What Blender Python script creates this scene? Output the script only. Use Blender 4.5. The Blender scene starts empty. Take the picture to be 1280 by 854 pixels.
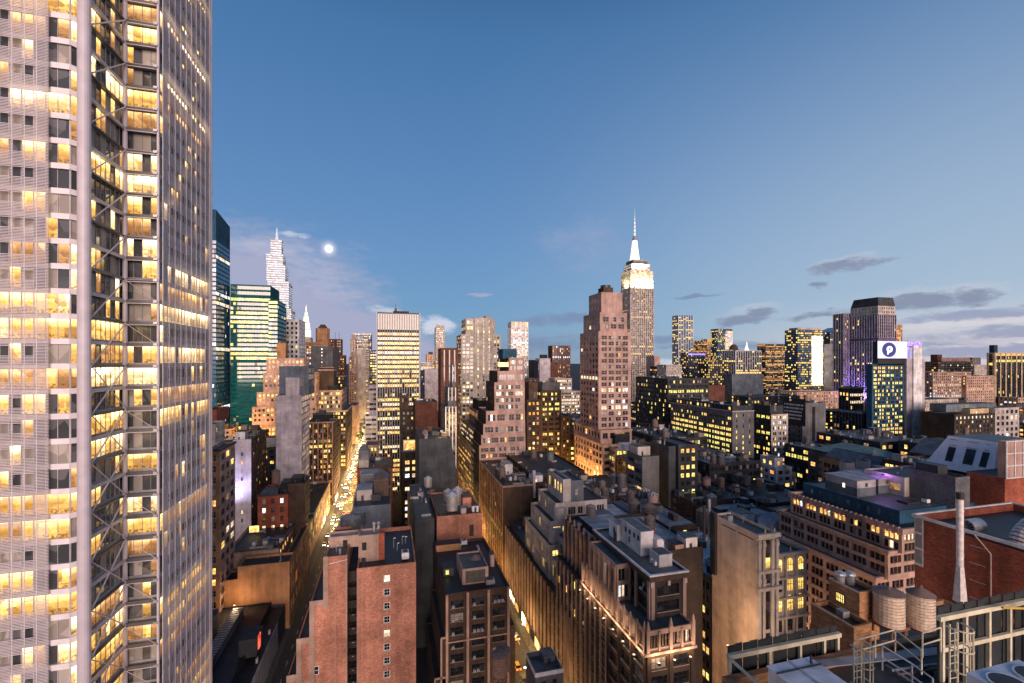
import bpy, math, random
from mathutils import Vector
random.seed(7)
SC = bpy.context.scene
COL = SC.collection
R = math.radians

# ------------------------------------------------------------------ camera
F, PX0, PY0, HZ, CAMZ = 569.0, 640.0, 427.0, 452.0, 110.0
PHI = math.atan(153.0 / 569.0)                    # the view is turned this far from the street axis (+Y)
CP, SP = math.cos(PHI), math.sin(PHI)
cam = bpy.data.objects.new('camera', bpy.data.cameras.new('camera'))
COL.objects.link(cam)
cam.location = (0, 0, CAMZ)
cam.rotation_euler = (R(90), 0, -PHI)
cam.data.sensor_width = 36.0
cam.data.lens = 36.0 * F / 1280.0
cam.data.shift_y = (HZ - PY0) / 1280.0
cam.data.clip_start = 0.5
cam.data.clip_end = 60000
SC.camera = cam

# ------------------------------------------------------------------ world, sun, exposure
SKY_STRENGTH, SUN_STRENGTH, EXPOSURE = 0.10, 4.1, 0.22
SUN_EL, SUN_DIR = 7.0, (0.02, -1.0)               # low behind the camera
SC.view_settings.view_transform = 'Standard'
SC.view_settings.look = 'None'
SC.view_settings.gamma = 1
SC.view_settings.use_curve_mapping = False
SC.view_settings.exposure = EXPOSURE
SC.cycles.max_bounces = 5
SC.cycles.diffuse_bounces = 3
SC.cycles.glossy_bounces = 2
SC.cycles.use_denoising = True
SC.cycles.sample_clamp_indirect = 4.0
SC.cycles.use_light_tree = True

def ns(nt, kind, **kw):
    n = nt.nodes.new(kind)
    for k, v in kw.items():
        setattr(n, k, v)
    return n

def ratio(px):                                     # v / u of a picture column
    dx = (px - PX0) / F
    return (SP + dx * CP) / (CP - dx * SP)
def Zc(u, v):
    return u * CP + v * SP
def zat(py, u, v):
    return CAMZ - (py - HZ) / F * Zc(u, v)
def direction(px, py):
    dx, dz = (px - PX0) / F, (HZ - py) / F
    d = Vector((SP + dx * CP, CP - dx * SP, dz))
    return d.normalized()

def make_world():
    w = bpy.data.worlds.new('World'); SC.world = w
    w.use_nodes = True
    nt = w.node_tree; nt.nodes.clear(); L = nt.links
    out = ns(nt, 'ShaderNodeOutputWorld'); bg = ns(nt, 'ShaderNodeBackground')
    bg.inputs['Strength'].default_value = SKY_STRENGTH
    L.new(bg.outputs[0], out.inputs[0])
    sky = ns(nt, 'ShaderNodeTexSky', sky_type='NISHITA')
    sky.sun_disc = False
    sky.sun_elevation = R(SUN_EL)
    sky.sun_rotation = math.atan2(SUN_DIR[0], SUN_DIR[1])
    sky.altitude = 50; sky.air_density = 1.0; sky.dust_density = 0.6; sky.ozone_density = 3.0
    co = ns(nt, 'ShaderNodeTexCoord')
    sep = ns(nt, 'ShaderNodeSeparateXYZ'); L.new(co.outputs['Generated'], sep.inputs[0])
    def M(op, a, b=None, c=None, clamp=False):
        n = ns(nt, 'ShaderNodeMath', operation=op); n.use_clamp = clamp
        for i, x in enumerate((a, b, c)):
            if x is None: continue
            if isinstance(x, (int, float)): n.inputs[i].default_value = x
            else: L.new(x, n.inputs[i])
        return n.outputs[0]
    X, Y, Z = sep.outputs
    az = M('ARCTAN2', X, Y)                        # 0 along the streets, + to the right
    el = M('ARCSINE', Z)
    def mixc(fac, a, b, mode='MIX'):
        n = ns(nt, 'ShaderNodeMix', data_type='RGBA', blend_type=mode)
        for i, x in ((0, fac), (6, a), (7, b)):
            if isinstance(x, (int, float)): n.inputs[i].default_value = x
            elif isinstance(x, tuple): n.inputs[i].default_value = (*x, 1)
            else: L.new(x, n.inputs[i])
        return n.outputs[2]
    def smooth(x, lo, hi):
        n = ns(nt, 'ShaderNodeMapRange', interpolation_type='SMOOTHSTEP')
        n.inputs[1].default_value = lo; n.inputs[2].default_value = hi
        L.new(x, n.inputs[0]); return n.outputs[0]
    # dusk colouring of the clear sky: deep blue overhead, pale and rosy towards the south-western horizon
    grad = ns(nt, 'ShaderNodeValToRGB')
    cr = grad.color_ramp
    stops = [(0.0, (1.9, 2.8, 4.1)), (0.10, (1.5, 2.95, 4.9)), (0.3, (1.25, 2.6, 4.9)), (0.55, (0.9, 2.1, 4.35)), (0.82, (0.58, 1.65, 3.6)), (1.0, (0.3, 1.0, 2.5))]
    cr.elements[0].position, cr.elements[0].color = stops[0][0], (*[c / 8 for c in stops[0][1]], 1)
    cr.elements[1].position, cr.elements[1].color = stops[-1][0], (*[c / 8 for c in stops[-1][1]], 1)
    for p, c in stops[1:-1]:
        e = cr.elements.new(p); e.color = (*[q / 8 for q in c], 1)
    L.new(M('DIVIDE', M('MAXIMUM', el, 0.0), 0.75), grad.inputs[0])
    gsc = mixc(1.0, grad.outputs[0], (8, 8, 8), 'MULTIPLY')
    right = smooth(az, 0.1, 1.15)
    low = M('SUBTRACT', 1.0, smooth(el, 0.0, 0.75))
    warm = mixc(M('MULTIPLY', M('MULTIPLY', right, low), .85), gsc, (4.3, 5.3, 6.4))
    low2 = M('SUBTRACT', 1.0, smooth(el, 0.0, 0.13))
    warm2 = mixc(M('MULTIPLY', M('MULTIPLY', smooth(az, 0.55, 1.1), low2), 0.8), warm, (6.9, 6.1, 6.5))
    base = mixc(0.86, sky.outputs[0], warm2)
    # night is further on overhead and to the north
    dark = M('MULTIPLY', M('SUBTRACT', 1.0, smooth(az, -2.2, -.75)), smooth(M('MULTIPLY', X, -1.0), .25, .8))
    base = mixc(M('MULTIPLY', dark, .75), base, (.15, .5, 1.3))
    base = mixc(M('MULTIPLY', smooth(Z, .68, .88), .65), base, (.1, .4, 1.1))
    # the after-glow of the sun behind the viewer
    back = M('MULTIPLY', smooth(M('MULTIPLY', Y, -1.0), 0.1, 1.0), M('SUBTRACT', 1.0, smooth(el, 0.0, 0.7)))
    base = mixc(M('MULTIPLY', back, 0.55), base, (9.5, 6.4, 5.6))
    # clouds: soft elliptical banks broken up by noise
    comb = ns(nt, 'ShaderNodeCombineXYZ')
    L.new(az, comb.inputs[0]); L.new(M('MULTIPLY', el, 2.6), comb.inputs[1])
    def noise(scale, detail, rough=0.55):
        n = ns(nt, 'ShaderNodeTexNoise'); n.inputs['Scale'].default_value = scale
        n.inputs['Detail'].default_value = detail; n.inputs['Roughness'].default_value = rough
        L.new(comb.outputs[0], n.inputs['Vector']); return n.outputs[0]
    n1, n2, n3, n4 = noise(11, 7, 0.62), noise(48, 6, 0.65), noise(7.3, 6, 0.6), noise(19, 6, 0.6)
    azw = M('ADD', az, M('MULTIPLY', M('SUBTRACT', n3, .5), .07)); elw = M('ADD', el, M('MULTIPLY', M('SUBTRACT', n4, .5), .022))
    nn = M('ADD', M('MULTIPLY', M('SUBTRACT', n1, 0.5), 2.6), M('MULTIPLY', M('SUBTRACT', n2, 0.5), 1.1))
    def bank(px, py, rx, ry, tilt=0.0, soft=0.5, wob=0.5):
        d = direction(px, py); a0, e0 = math.atan2(d.x, d.y), math.asin(d.z)
        dx = M('SUBTRACT', azw, a0); de = M('SUBTRACT', elw, e0)
        c, s = math.cos(tilt), math.sin(tilt)
        p = M('DIVIDE', M('ADD', M('MULTIPLY', dx, c), M('MULTIPLY', de, s)), rx / F)
        q = M('DIVIDE', M('SUBTRACT', M('MULTIPLY', de, c), M('MULTIPLY', dx, s)), ry / F)
        r2 = M('ADD', M('MULTIPLY', p, p), M('MULTIPLY', q, q))
        val = M('ADD', M('SUBTRACT', 1.0, r2), M('MULTIPLY', nn, wob))
        return smooth(val, 0.0, soft)
    def layer(cur, colr, banks, amount):
        m = None
        for b in banks:
            k = bank(*b); m = k if m is None else M('MAXIMUM', m, k)
        return mixc(M('MULTIPLY', m, amount), cur, colr)
    c = base
    c = layer(c, (3.35, 3.55, 5.0), [(330, 400, 165, 118, 0.0, 1.0, .45), (450, 432, 140, 60, -.25, .8, .5), (310, 350, 105, 66, 0, 1.0, .5)], 1.0)
    c = layer(c, (5.2, 5.3, 6.4), [(400, 345, 60, 20, -.6, 1.5, 1.0), (340, 310, 60, 12, 0, 1.5, 1.0)], .3)
    c = layer(c, (3.0, 3.4, 4.9), [(728, 305, 62, 38, 0, 1.7, 1.1)], .5)
    c = layer(c, (6.4, 6.5, 7.4), [(545, 408, 24, 15, -.2, .9, .9), (500, 394, 60, 6, -.2, 1.4, 1.0), (365, 293, 24, 4, 0, 1.4, 1.0), (840, 452, 30, 7, 0, 1, .9)], .75)
    c = layer(c, (1.7, 2.3, 3.7), [(700, 400, 66, 10, .03, 1.0, .9), (690, 430, 80, 13, 0, 1.2, 1.0), (900, 432, 85, 6, 0, 1.2, 1.0), (820, 425, 70, 6, 0, 1.2, 1.0), (870, 370, 36, 3, 0, .9, 1.0)], .8)
    c = layer(c, (4.3, 3.9, 5.1), [(602, 368, 18, 4, 0, .9, .9)], .6)
    c = layer(c, (5.4, 5.3, 6.0), [(932, 391, 40, 10, .14, 1.0, .9), (1060, 328, 36, 8, .08, 1.0, 1.1), (1150, 371, 40, 10, .05, 1.0, 1.0), (1213, 366, 28, 10, 0, 1.0, 1.0)], .35)
    c = layer(c, (1.9, 2.25, 3.3), [(928, 399, 34, 9, .14, .8, .9), (950, 391, 20, 7, .1, .8, .9), (1022, 392, 40, 5, .14, .9, 1.1), (1022, 355, 12, 3.5, 0, .9, .9),
                                     (1060, 332, 38, 8, .08, 1.0, 1.3), (1150, 379, 40, 11, .05, .8, 1.0), (1213, 374, 26, 10, 0, .8, 1.0), (1105, 386, 66, 4.5, .05, .9, 1.0)], .85)
    c = layer(c, (2.5, 2.85, 4.2), [(1240, 391, 90, 6, .03, .9, 1.0), (1290, 415, 90, 8, .04, .9, 1.0), (1200, 428, 85, 4, .05, .9, 1.1), (1270, 440, 105, 8, 0, .9, 1.0), (980, 440, 120, 5, 0, 1, 1.1)], .8)
    c = layer(c, (6.4, 5.9, 6.3), [(1205, 404, 60, 4, .05, .9, 1.1), (1260, 426, 60, 3, 0, .9, 1.1)], .55)
    # moonlight spread by the thin cloud round the moon
    dm = direction(411, 311); am, em_ = math.atan2(dm.x, dm.y), math.asin(dm.z)
    q1, q2 = M('SUBTRACT', az, am), M('SUBTRACT', el, em_)
    rm = M('SQRT', M('ADD', M('MULTIPLY', q1, q1), M('MULTIPLY', q2, q2)))
    halo = M('POWER', M('SUBTRACT', 1.0, smooth(rm, 0.0, .03)), 3.0)
    c = mixc(M('MULTIPLY', halo, .8), c, (10, 9.6, 9.6))
    L.new(c, bg.inputs['Color'])
make_world()

sun = bpy.data.objects.new('sun', bpy.data.lights.new('sun', 'SUN'))
COL.objects.link(sun)
sun.data.energy = SUN_STRENGTH; sun.data.angle = R(40); sun.data.color = (1.0, 0.74, 0.63)
e = R(7)
sd = Vector((SUN_DIR[0], SUN_DIR[1], 0)).normalized() * math.cos(e) + Vector((0, 0, math.sin(e)))
sun.rotation_euler = sd.to_track_quat('Z', 'Y').to_euler()

# ------------------------------------------------------------------ materials
MATS = {}
def newmat(name):
    m = bpy.data.materials.new(name); m.use_nodes = True
    nt = m.node_tree
    return m, nt, nt.nodes['Principled BSDF']
def col4(c): return (*c, 1)
COLOURS = dict(tan=(.36, .25, .20), pinktan=(.42, .28, .24), brown=(.085, .056, .043), darkbrown=(.048, .036, .030), redbrick=(.33, .095, .055), pinkbrick=(.44, .20, .135),
    orangebrick=(.42, .22, .11), cream=(.46, .39, .32), grey=(.135, .135, .145), darkgrey=(.042, .046, .053), white=(.66, .65, .66), lilac=(.44, .40, .43), slate=(.06, .067, .076),
    coolwhite=(.28, .34, .44), beige=(.54, .42, .32), teal=(.006, .085, .095), black=(.02, .022, .025), rust=(.125, .05, .036), steel=(.30, .31, .33), bluegrey=(.13, .155, .19), stone=(.40, .36, .31), screen=(.50, .46, .49),
    pale=(.46, .41, .38), olive=(.10, .10, .085), navy=(.03, .045, .08), purple=(.12, .10, .16), goldstone=(.55, .42, .26), peach=(.48, .32, .25), tileblue=(.02, .075, .13))
def wallmat(colour, kind='stone'):
    key = 'wall_%s_%s' % (colour, kind)
    if key in MATS: return MATS[key]
    c = COLOURS[colour]
    m, nt, p = newmat(key); L = nt.links
    g = ns(nt, 'ShaderNodeNewGeometry')
    sep = ns(nt, 'ShaderNodeSeparateXYZ'); L.new(g.outputs['Position'], sep.inputs[0])
    add = ns(nt, 'ShaderNodeMath', operation='ADD'); L.new(sep.outputs[0], add.inputs[0]); L.new(sep.outputs[1], add.inputs[1])
    cb = ns(nt, 'ShaderNodeCombineXYZ'); L.new(add.outputs[0], cb.inputs[0]); L.new(sep.outputs[2], cb.inputs[1])
    # blotchy weathering and vertical streaks
    n1 = ns(nt, 'ShaderNodeTexNoise'); n1.inputs['Scale'].default_value = .13; n1.inputs['Detail'].default_value = 6; n1.inputs['Roughness'].default_value = .62
    L.new(g.outputs['Position'], n1.inputs['Vector'])
    mp = ns(nt, 'ShaderNodeMapping'); mp.inputs['Scale'].default_value = (.55, .05, 1); L.new(cb.outputs[0], mp.inputs[0])
    n2 = ns(nt, 'ShaderNodeTexNoise'); n2.inputs['Scale'].default_value = 1.0; n2.inputs['Detail'].default_value = 6; L.new(mp.outputs[0], n2.inputs['Vector'])
    r1 = ns(nt, 'ShaderNodeMapRange'); r1.inputs[1].default_value = .3; r1.inputs[2].default_value = .7; r1.inputs[3].default_value = .58; r1.inputs[4].default_value = 1.32
    L.new(n1.outputs[0], r1.inputs[0])
    r2 = ns(nt, 'ShaderNodeMapRange'); r2.inputs[1].default_value = .35; r2.inputs[2].default_value = .7; r2.inputs[3].default_value = 1.08; r2.inputs[4].default_value = .76
    L.new(n2.outputs[0], r2.inputs[0])
    mul = ns(nt, 'ShaderNodeMath', operation='MULTIPLY'); L.new(r1.outputs[0], mul.inputs[0]); L.new(r2.outputs[0], mul.inputs[1])
    if kind in ('brick', 'block', 'panel', 'rib'):
        if kind == 'rib':
            b = ns(nt, 'ShaderNodeTexWave', wave_type='BANDS', bands_direction='X'); b.inputs['Scale'].default_value = 1.1
            L.new(cb.outputs[0], b.inputs['Vector'])
            base = ns(nt, 'ShaderNodeMix', data_type='RGBA'); L.new(b.outputs[1], base.inputs[0])
            base.inputs[6].default_value = col4([q * .6 for q in c]); base.inputs[7].default_value = col4(c); src = base.outputs[2]
        else:
            b = ns(nt, 'ShaderNodeTexBrick'); L.new(cb.outputs[0], b.inputs['Vector'])
            sc = {'brick': (.46, .17, .014), 'block': (1.6, .8, .02), 'panel': (3.2, 1.9, .03)}[kind]
            b.inputs['Scale'].default_value = 1; b.inputs['Brick Width'].default_value = sc[0]; b.inputs['Row Height'].default_value = sc[1]; b.inputs['Mortar Size'].default_value = sc[2]
            lo, hi = (.68, 1.25) if kind == 'brick' else (.92, 1.08)
            b.inputs['Color1'].default_value = col4([q * lo for q in c]); b.inputs['Color2'].default_value = col4([min(1, q * hi) for q in c]); b.inputs['Mortar'].default_value = col4([q * .72 for q in c])
            if kind == 'panel': b.offset = 0
            src = b.outputs[0]
    else:
        rgb = ns(nt, 'ShaderNodeRGB'); rgb.outputs[0].default_value = col4(c); src = rgb.outputs[0]
    mx = ns(nt, 'ShaderNodeMix', data_type='RGBA', blend_type='MULTIPLY'); mx.inputs[0].default_value = 1
    L.new(src, mx.inputs[6]); L.new(mul.outputs[0], mx.inputs[7]); L.new(mx.outputs[2], p.inputs['Base Color'])
    p.inputs['Roughness'].default_value = .85; p.inputs['Specular IOR Level'].default_value = .25
    MATS[key] = m; return m
def plain(name, c, rough=.6, metal=0, noise=.25, scale=1.5, spec=.4):
    if name in MATS: return MATS[name]
    m, nt, p = newmat(name); L = nt.links
    g = ns(nt, 'ShaderNodeNewGeometry'); n = ns(nt, 'ShaderNodeTexNoise'); n.inputs['Scale'].default_value = scale; n.inputs['Detail'].default_value = 5
    L.new(g.outputs['Position'], n.inputs['Vector'])
    r = ns(nt, 'ShaderNodeMapRange'); r.inputs[1].default_value = .3; r.inputs[2].default_value = .7; r.inputs[3].default_value = 1 - noise; r.inputs[4].default_value = 1 + noise
    L.new(n.outputs[0], r.inputs[0])
    mx = ns(nt, 'ShaderNodeMix', data_type='RGBA', blend_type='MULTIPLY'); mx.inputs[0].default_value = 1; mx.inputs[6].default_value = col4(c)
    L.new(r.outputs[0], mx.inputs[7]); L.new(mx.outputs[2], p.inputs['Base Color'])
    p.inputs['Roughness'].default_value = rough; p.inputs['Metallic'].default_value = metal; p.inputs['Specular IOR Level'].default_value = spec
    MATS[name] = m; return m
ROOFC = dict(tar=(.018, .02, .023), silver=(.24, .26, .28), bluegrey=(.075, .095, .115), white=(.5, .52, .55), gravel=(.045, .045, .048), teal=(.032, .055, .068), tan=(.2, .15, .12), copper=(.12, .2, .18))
def roofmat(k):
    key = 'roof_' + k
    if key in MATS: return MATS[key]
    c = ROOFC[k]
    m, nt, p = newmat(key); L = nt.links
    g = ns(nt, 'ShaderNodeNewGeometry')
    n = ns(nt, 'ShaderNodeTexNoise'); n.inputs['Scale'].default_value = .45; n.inputs['Detail'].default_value = 7; n.inputs['Roughness'].default_value = .7; L.new(g.outputs['Position'], n.inputs['Vector'])
    v = ns(nt, 'ShaderNodeTexVoronoi', feature='F1'); v.inputs['Scale'].default_value = .33; v.distance = 'CHEBYCHEV'; L.new(g.outputs['Position'], v.inputs['Vector'])
    r = ns(nt, 'ShaderNodeMapRange'); r.inputs[1].default_value = .3; r.inputs[2].default_value = .72; r.inputs[3].default_value = .55; r.inputs[4].default_value = 1.35; L.new(n.outputs[0], r.inputs[0])
    hs = ns(nt, 'ShaderNodeSeparateColor'); L.new(v.outputs['Color'], hs.inputs[0])
    r2 = ns(nt, 'ShaderNodeMapRange'); r2.inputs[3].default_value = .75; r2.inputs[4].default_value = 1.2; L.new(hs.outputs[0], r2.inputs[0])
    mu = ns(nt, 'ShaderNodeMath', operation='MULTIPLY'); L.new(r.outputs[0], mu.inputs[0]); L.new(r2.outputs[0], mu.inputs[1])
    mx = ns(nt, 'ShaderNodeMix', data_type='RGBA', blend_type='MULTIPLY'); mx.inputs[0].default_value = 1; mx.inputs[6].default_value = col4(c)
    L.new(mu.outputs[0], mx.inputs[7]); L.new(mx.outputs[2], p.inputs['Base Color'])
    p.inputs['Roughness'].default_value = .55; p.inputs['Specular IOR Level'].default_value = .5
    MATS[key] = m; return m
WIN_GAIN = 1.0
def litmat(key, c1, c2, strength, scale=.55):
    m, nt, p = newmat(key); L = nt.links
    g = ns(nt, 'ShaderNodeNewGeometry')
    n = ns(nt, 'ShaderNodeTexNoise'); n.inputs['Scale'].default_value = scale * 2.5; n.inputs['Detail'].default_value = 4; n.inputs['Roughness'].default_value = .7; L.new(g.outputs['Position'], n.inputs['Vector'])
    v = ns(nt, 'ShaderNodeTexVoronoi'); v.inputs['Scale'].default_value = .75; v.distance = 'CHEBYCHEV'; L.new(g.outputs['Position'], v.inputs['Vector'])
    vs = ns(nt, 'ShaderNodeSeparateColor'); L.new(v.outputs['Color'], vs.inputs[0])
    ad = ns(nt, 'ShaderNodeMath', operation='MULTIPLY_ADD'); L.new(vs.outputs[0], ad.inputs[0]); ad.inputs[1].default_value = .55; L.new(n.outputs[0], ad.inputs[2])
    r = ns(nt, 'ShaderNodeMapRange'); r.inputs[1].default_value = .45; r.inputs[2].default_value = 1.05; L.new(ad.outputs[0], r.inputs[0])
    mx = ns(nt, 'ShaderNodeMix', data_type='RGBA'); L.new(r.outputs[0], mx.inputs[0]); mx.inputs[6].default_value = col4(c1); mx.inputs[7].default_value = col4(c2)
    s = ns(nt, 'ShaderNodeMapRange'); s.inputs[3].default_value = strength * .5 * WIN_GAIN; s.inputs[4].default_value = strength * 1.6 * WIN_GAIN; L.new(r.outputs[0], s.inputs[0])
    p.inputs['Base Color'].default_value = (.05, .045, .04, 1); p.inputs['Roughness'].default_value = .12
    L.new(mx.outputs[2], p.inputs['Emission Color']); L.new(s.outputs[0], p.inputs['Emission Strength'])
    MATS[key] = m; return m
def glassmat(key, c, c2=None, rough=.07, spec=.9):
    m, nt, p = newmat(key); L = nt.links
    g = ns(nt, 'ShaderNodeNewGeometry')
    v = ns(nt, 'ShaderNodeTexVoronoi'); v.inputs['Scale'].default_value = .5; L.new(g.outputs['Position'], v.inputs['Vector'])
    vs = ns(nt, 'ShaderNodeSeparateColor'); L.new(v.outputs['Color'], vs.inputs[0])
    r = ns(nt, 'ShaderNodeMapRange'); r.inputs[1].default_value = .55; r.inputs[2].default_value = .95; L.new(vs.outputs[0], r.inputs[0])
    mx = ns(nt, 'ShaderNodeMix', data_type='RGBA'); L.new(r.outputs[0], mx.inputs[0]); mx.inputs[6].default_value = col4(c); mx.inputs[7].default_value = col4(c2 or [min(1, q * 2.2) for q in c])
    L.new(mx.outputs[2], p.inputs['Base Color']); p.inputs['Roughness'].default_value = rough; p.inputs['Specular IOR Level'].default_value = spec
    MATS[key] = m; return m
glassmat('glass_dark', (.012, .014, .018), (.05, .05, .055))
glassmat('glass_blue', (.012, .09, .20), (.03, .16, .30), .06, 1.0)
glassmat('glass_teal', (.0, .06, .07), (.0, .11, .115), .06, 1.0)
glassmat('glass_grey', (.05, .055, .06), (.14, .14, .15), .1)
glassmat('blind', (.26, .235, .21), (.42, .38, .34), .5, .4)
litmat('lit_warm', (1.0, .40, .07), (1.0, .64, .22), 1.05)
litmat('lit_yellow', (1.0, .55, .07), (1.0, .74, .24), 1.2)
litmat('lit_amber', (.9, .24, .03), (1.0, .48, .12), 1.0)
litmat('lit_white', (1.0, .66, .38), (1.0, .84, .60), 1.0)
litmat('lit_dim', (.55, .25, .10), (.9, .5, .22), .35)
litmat('lit_lime', (.85, .70, .08), (1.0, .88, .28), 1.05)
litmat('lit_cool', (.70, .80, .95), (.95, .97, 1.0), 1.2)
litmat('lit_floor', (1.0, .56, .18), (1.0, .82, .50), 2.3, .4)
litmat('lit_gold', (1.0, .46, .06), (1.0, .74, .26), 2.0, .5)
litmat('lit_shop', (1.0, .55, .16), (1.0, .86, .50), 4.5, .3)
litmat('lamp_glow', (1.0, .62, .25), (1.0, .86, .55), 12.0, .3)
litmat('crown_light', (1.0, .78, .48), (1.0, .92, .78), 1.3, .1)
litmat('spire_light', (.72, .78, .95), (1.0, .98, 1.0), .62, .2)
litmat('violet_light', (.30, .14, 1.0), (.50, .34, 1.0), 1.1, .3)
litmat('lit_red', (.8, .05, .03), (1.0, .14, .07), .9)
WHITE_FR = plain('paint_white', (.62, .62, .63), .5)
PIER_FR = plain('pier_stone', (.46, .44, .42), .6)
DARK_FR = plain('paint_dark', (.035, .035, .04), .45)
GREY_FR = plain('paint_grey', (.22, .22, .24), .5)
STEEL = plain('galvanised_steel', (.42, .43, .45), .38, .6)
RUSTY = plain('rusty_steel', (.17, .085, .055), .7)
CREAMST = plain('cream_steel', (.62, .56, .40), .5)
WOOD = plain('weathered_wood', (.19, .13, .10), .85, 0, .45, 2.5)
PALEWOOD = plain('pale_wood', (.47, .36, .28), .8, 0, .3, 2.5)
CONE = plain('cone_roofing', (.17, .12, .10), .8)
BLACKMET = plain('black_metal', (.02, .021, .024), .5)
plain('sill_stone', (.30, .27, .25), .8)
FRAMES = {'w': WHITE_FR, 'd': DARK_FR, 'g': GREY_FR}

# ------------------------------------------------------------------ mesh helpers
class MB:
    def __init__(s): s.v, s.f, s.m, s.mats = [], [], [], []
    def mi(s, mat):
        if isinstance(mat, str): mat = MATS[mat]
        for i, x in enumerate(s.mats):
            if x is mat: return i
        s.mats.append(mat); return len(s.mats) - 1
    def quad(s, a, b, c, d, mat):
        i = len(s.v); s.v += [a, b, c, d]; s.f.append((i, i + 1, i + 2, i + 3)); s.m.append(s.mi(mat))
    def poly(s, pts, mat):
        i = len(s.v); s.v += list(pts); s.f.append(tuple(range(i, i + len(pts)))); s.m.append(s.mi(mat))
    def box(s, x0, x1, y0, y1, z0, z1, mat, top=None, bottom=True):
        i = len(s.v); k = s.mi(mat); kt = s.mi(top) if top is not None else k
        s.v += [(x0, y0, z0), (x1, y0, z0), (x1, y1, z0), (x0, y1, z0), (x0, y0, z1), (x1, y0, z1), (x1, y1, z1), (x0, y1, z1)]
        fs = [(0, 1, 5, 4), (1, 2, 6, 5), (2, 3, 7, 6), (3, 0, 4, 7)]
        for f in fs: s.f.append(tuple(i + q for q in f)); s.m.append(k)
        s.f.append((i + 4, i + 5, i + 6, i + 7)); s.m.append(kt)
        if bottom: s.f.append((i + 3, i + 2, i + 1, i)); s.m.append(k)
    def frustum(s, cx, cy, z0, z1, r0, r1, mat, n=16, cap=True, sx=1, sy=1, a0=0, capmat=None):
        i = len(s.v); k = s.mi(mat)
        for j in range(n):
            a = a0 + 2 * math.pi * j / n; s.v.append((cx + r0 * sx * math.cos(a), cy + r0 * sy * math.sin(a), z0))
        for j in range(n):
            a = a0 + 2 * math.pi * j / n; s.v.append((cx + r1 * sx * math.cos(a), cy + r1 * sy * math.sin(a), z1))
        for j in range(n):
            q = (j + 1) % n; s.f.append((i + j, i + q, i + n + q, i + n + j)); s.m.append(k)
        if cap:
            kc = s.mi(capmat) if capmat is not None else k
            s.f.append(tuple(i + n + j for j in range(n))); s.m.append(kc); s.f.append(tuple(i + j for j in reversed(range(n)))); s.m.append(kc)
    def tube(s, a, b, r, mat, n=8):
        a, b = Vector(a), Vector(b); d = (b - a)
        if d.length < 1e-6: return
        d.normalize(); x = d.orthogonal().normalized(); y = d.cross(x); i = len(s.v); k = s.mi(mat)
        for p in (a, b):
            for j in range(n):
                t = 2 * math.pi * j / n; s.v.append(tuple(p + x * (r * math.cos(t)) + y * (r * math.sin(t))))
        for j in range(n):
            q = (j + 1) % n; s.f.append((i + j, i + q, i + n + q, i + n + j)); s.m.append(k)
        s.f.append(tuple(i + j for j in reversed(range(n)))); s.m.append(k); s.f.append(tuple(i + n + j for j in range(n))); s.m.append(k)
    def bar(s, a, b, w, h, mat):
        # rectangular bar from a to b, w wide sideways, h high
        a, b = Vector(a), Vector(b); d = (b - a).normalized()
        up = Vector((0, 0, 1)) if abs(d.z) < .98 else Vector((0, 1, 0))
        x = d.cross(up).normalized() * (w / 2); y = x.cross(d).normalized() * (h / 2)
        i = len(s.v); k = s.mi(mat)
        for p in (a, b):
            for q in (-x - y, x - y, x + y, -x + y): s.v.append(tuple(p + q))
        for f in ((0, 1, 5, 4), (1, 2, 6, 5), (2, 3, 7, 6), (3, 0, 4, 7), (3, 2, 1, 0), (4, 5, 6, 7)):
            s.f.append(tuple(i + q for q in f)); s.m.append(k)
    def sphere(s, c, r, mat, n=10, m=6, sz=1):
        i = len(s.v); k = s.mi(mat)
        for a in range(m + 1):
            t = math.pi * a / m
            for j in range(n):
                q = 2 * math.pi * j / n
                s.v.append((c[0] + r * math.sin(t) * math.cos(q), c[1] + r * math.sin(t) * math.sin(q), c[2] + r * sz * math.cos(t)))
        for a in range(m):
            for j in range(n):
                q = (j + 1) % n; s.f.append((i + a * n + j, i + (a + 1) * n + j, i + (a + 1) * n + q, i + a * n + q)); s.m.append(k)
    def mesh(s, name, off=(0, 0, 0)):
        me = bpy.data.meshes.new(name)
        ox, oy, oz = off
        me.from_pydata([(x - ox, y - oy, z - oz) for x, y, z in s.v], [], s.f)
        for m in s.mats: me.materials.append(m)
        if s.f: me.polygons.foreach_set('material_index', s.m)
        me.update(); return me
def tag(o, label=None, cat=None, group=None, kind=None):
    for k, v in (('label', label), ('category', cat), ('group', group), ('kind', kind)):
        if v: o[k] = v
    return o
def empty(name, loc, label, cat, group=None):
    o = bpy.data.objects.new(name, None); COL.objects.link(o); o.location = loc
    o.empty_display_size = 1
    return tag(o, label, cat, group)
def link(name, mb, parent=None, org=None, smooth=False):
    # org: the world position of the parent's origin, so that children keep local coordinates
    if org is None: org = tuple(parent.location) if parent is not None and parent.parent is None else (0, 0, 0)
    o = bpy.data.objects.new(name, mb.mesh(name, org)); COL.objects.link(o)
    if parent is not None: o.parent = parent
    if smooth:
        for p in o.data.polygons: p.use_smooth = True
    return o
def solo(name, mb, loc, label, cat, group=None, kind=None):
    o = bpy.data.objects.new(name, mb.mesh(name, loc)); COL.objects.link(o); o.location = loc
    return tag(o, label, cat, group, kind)

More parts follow.
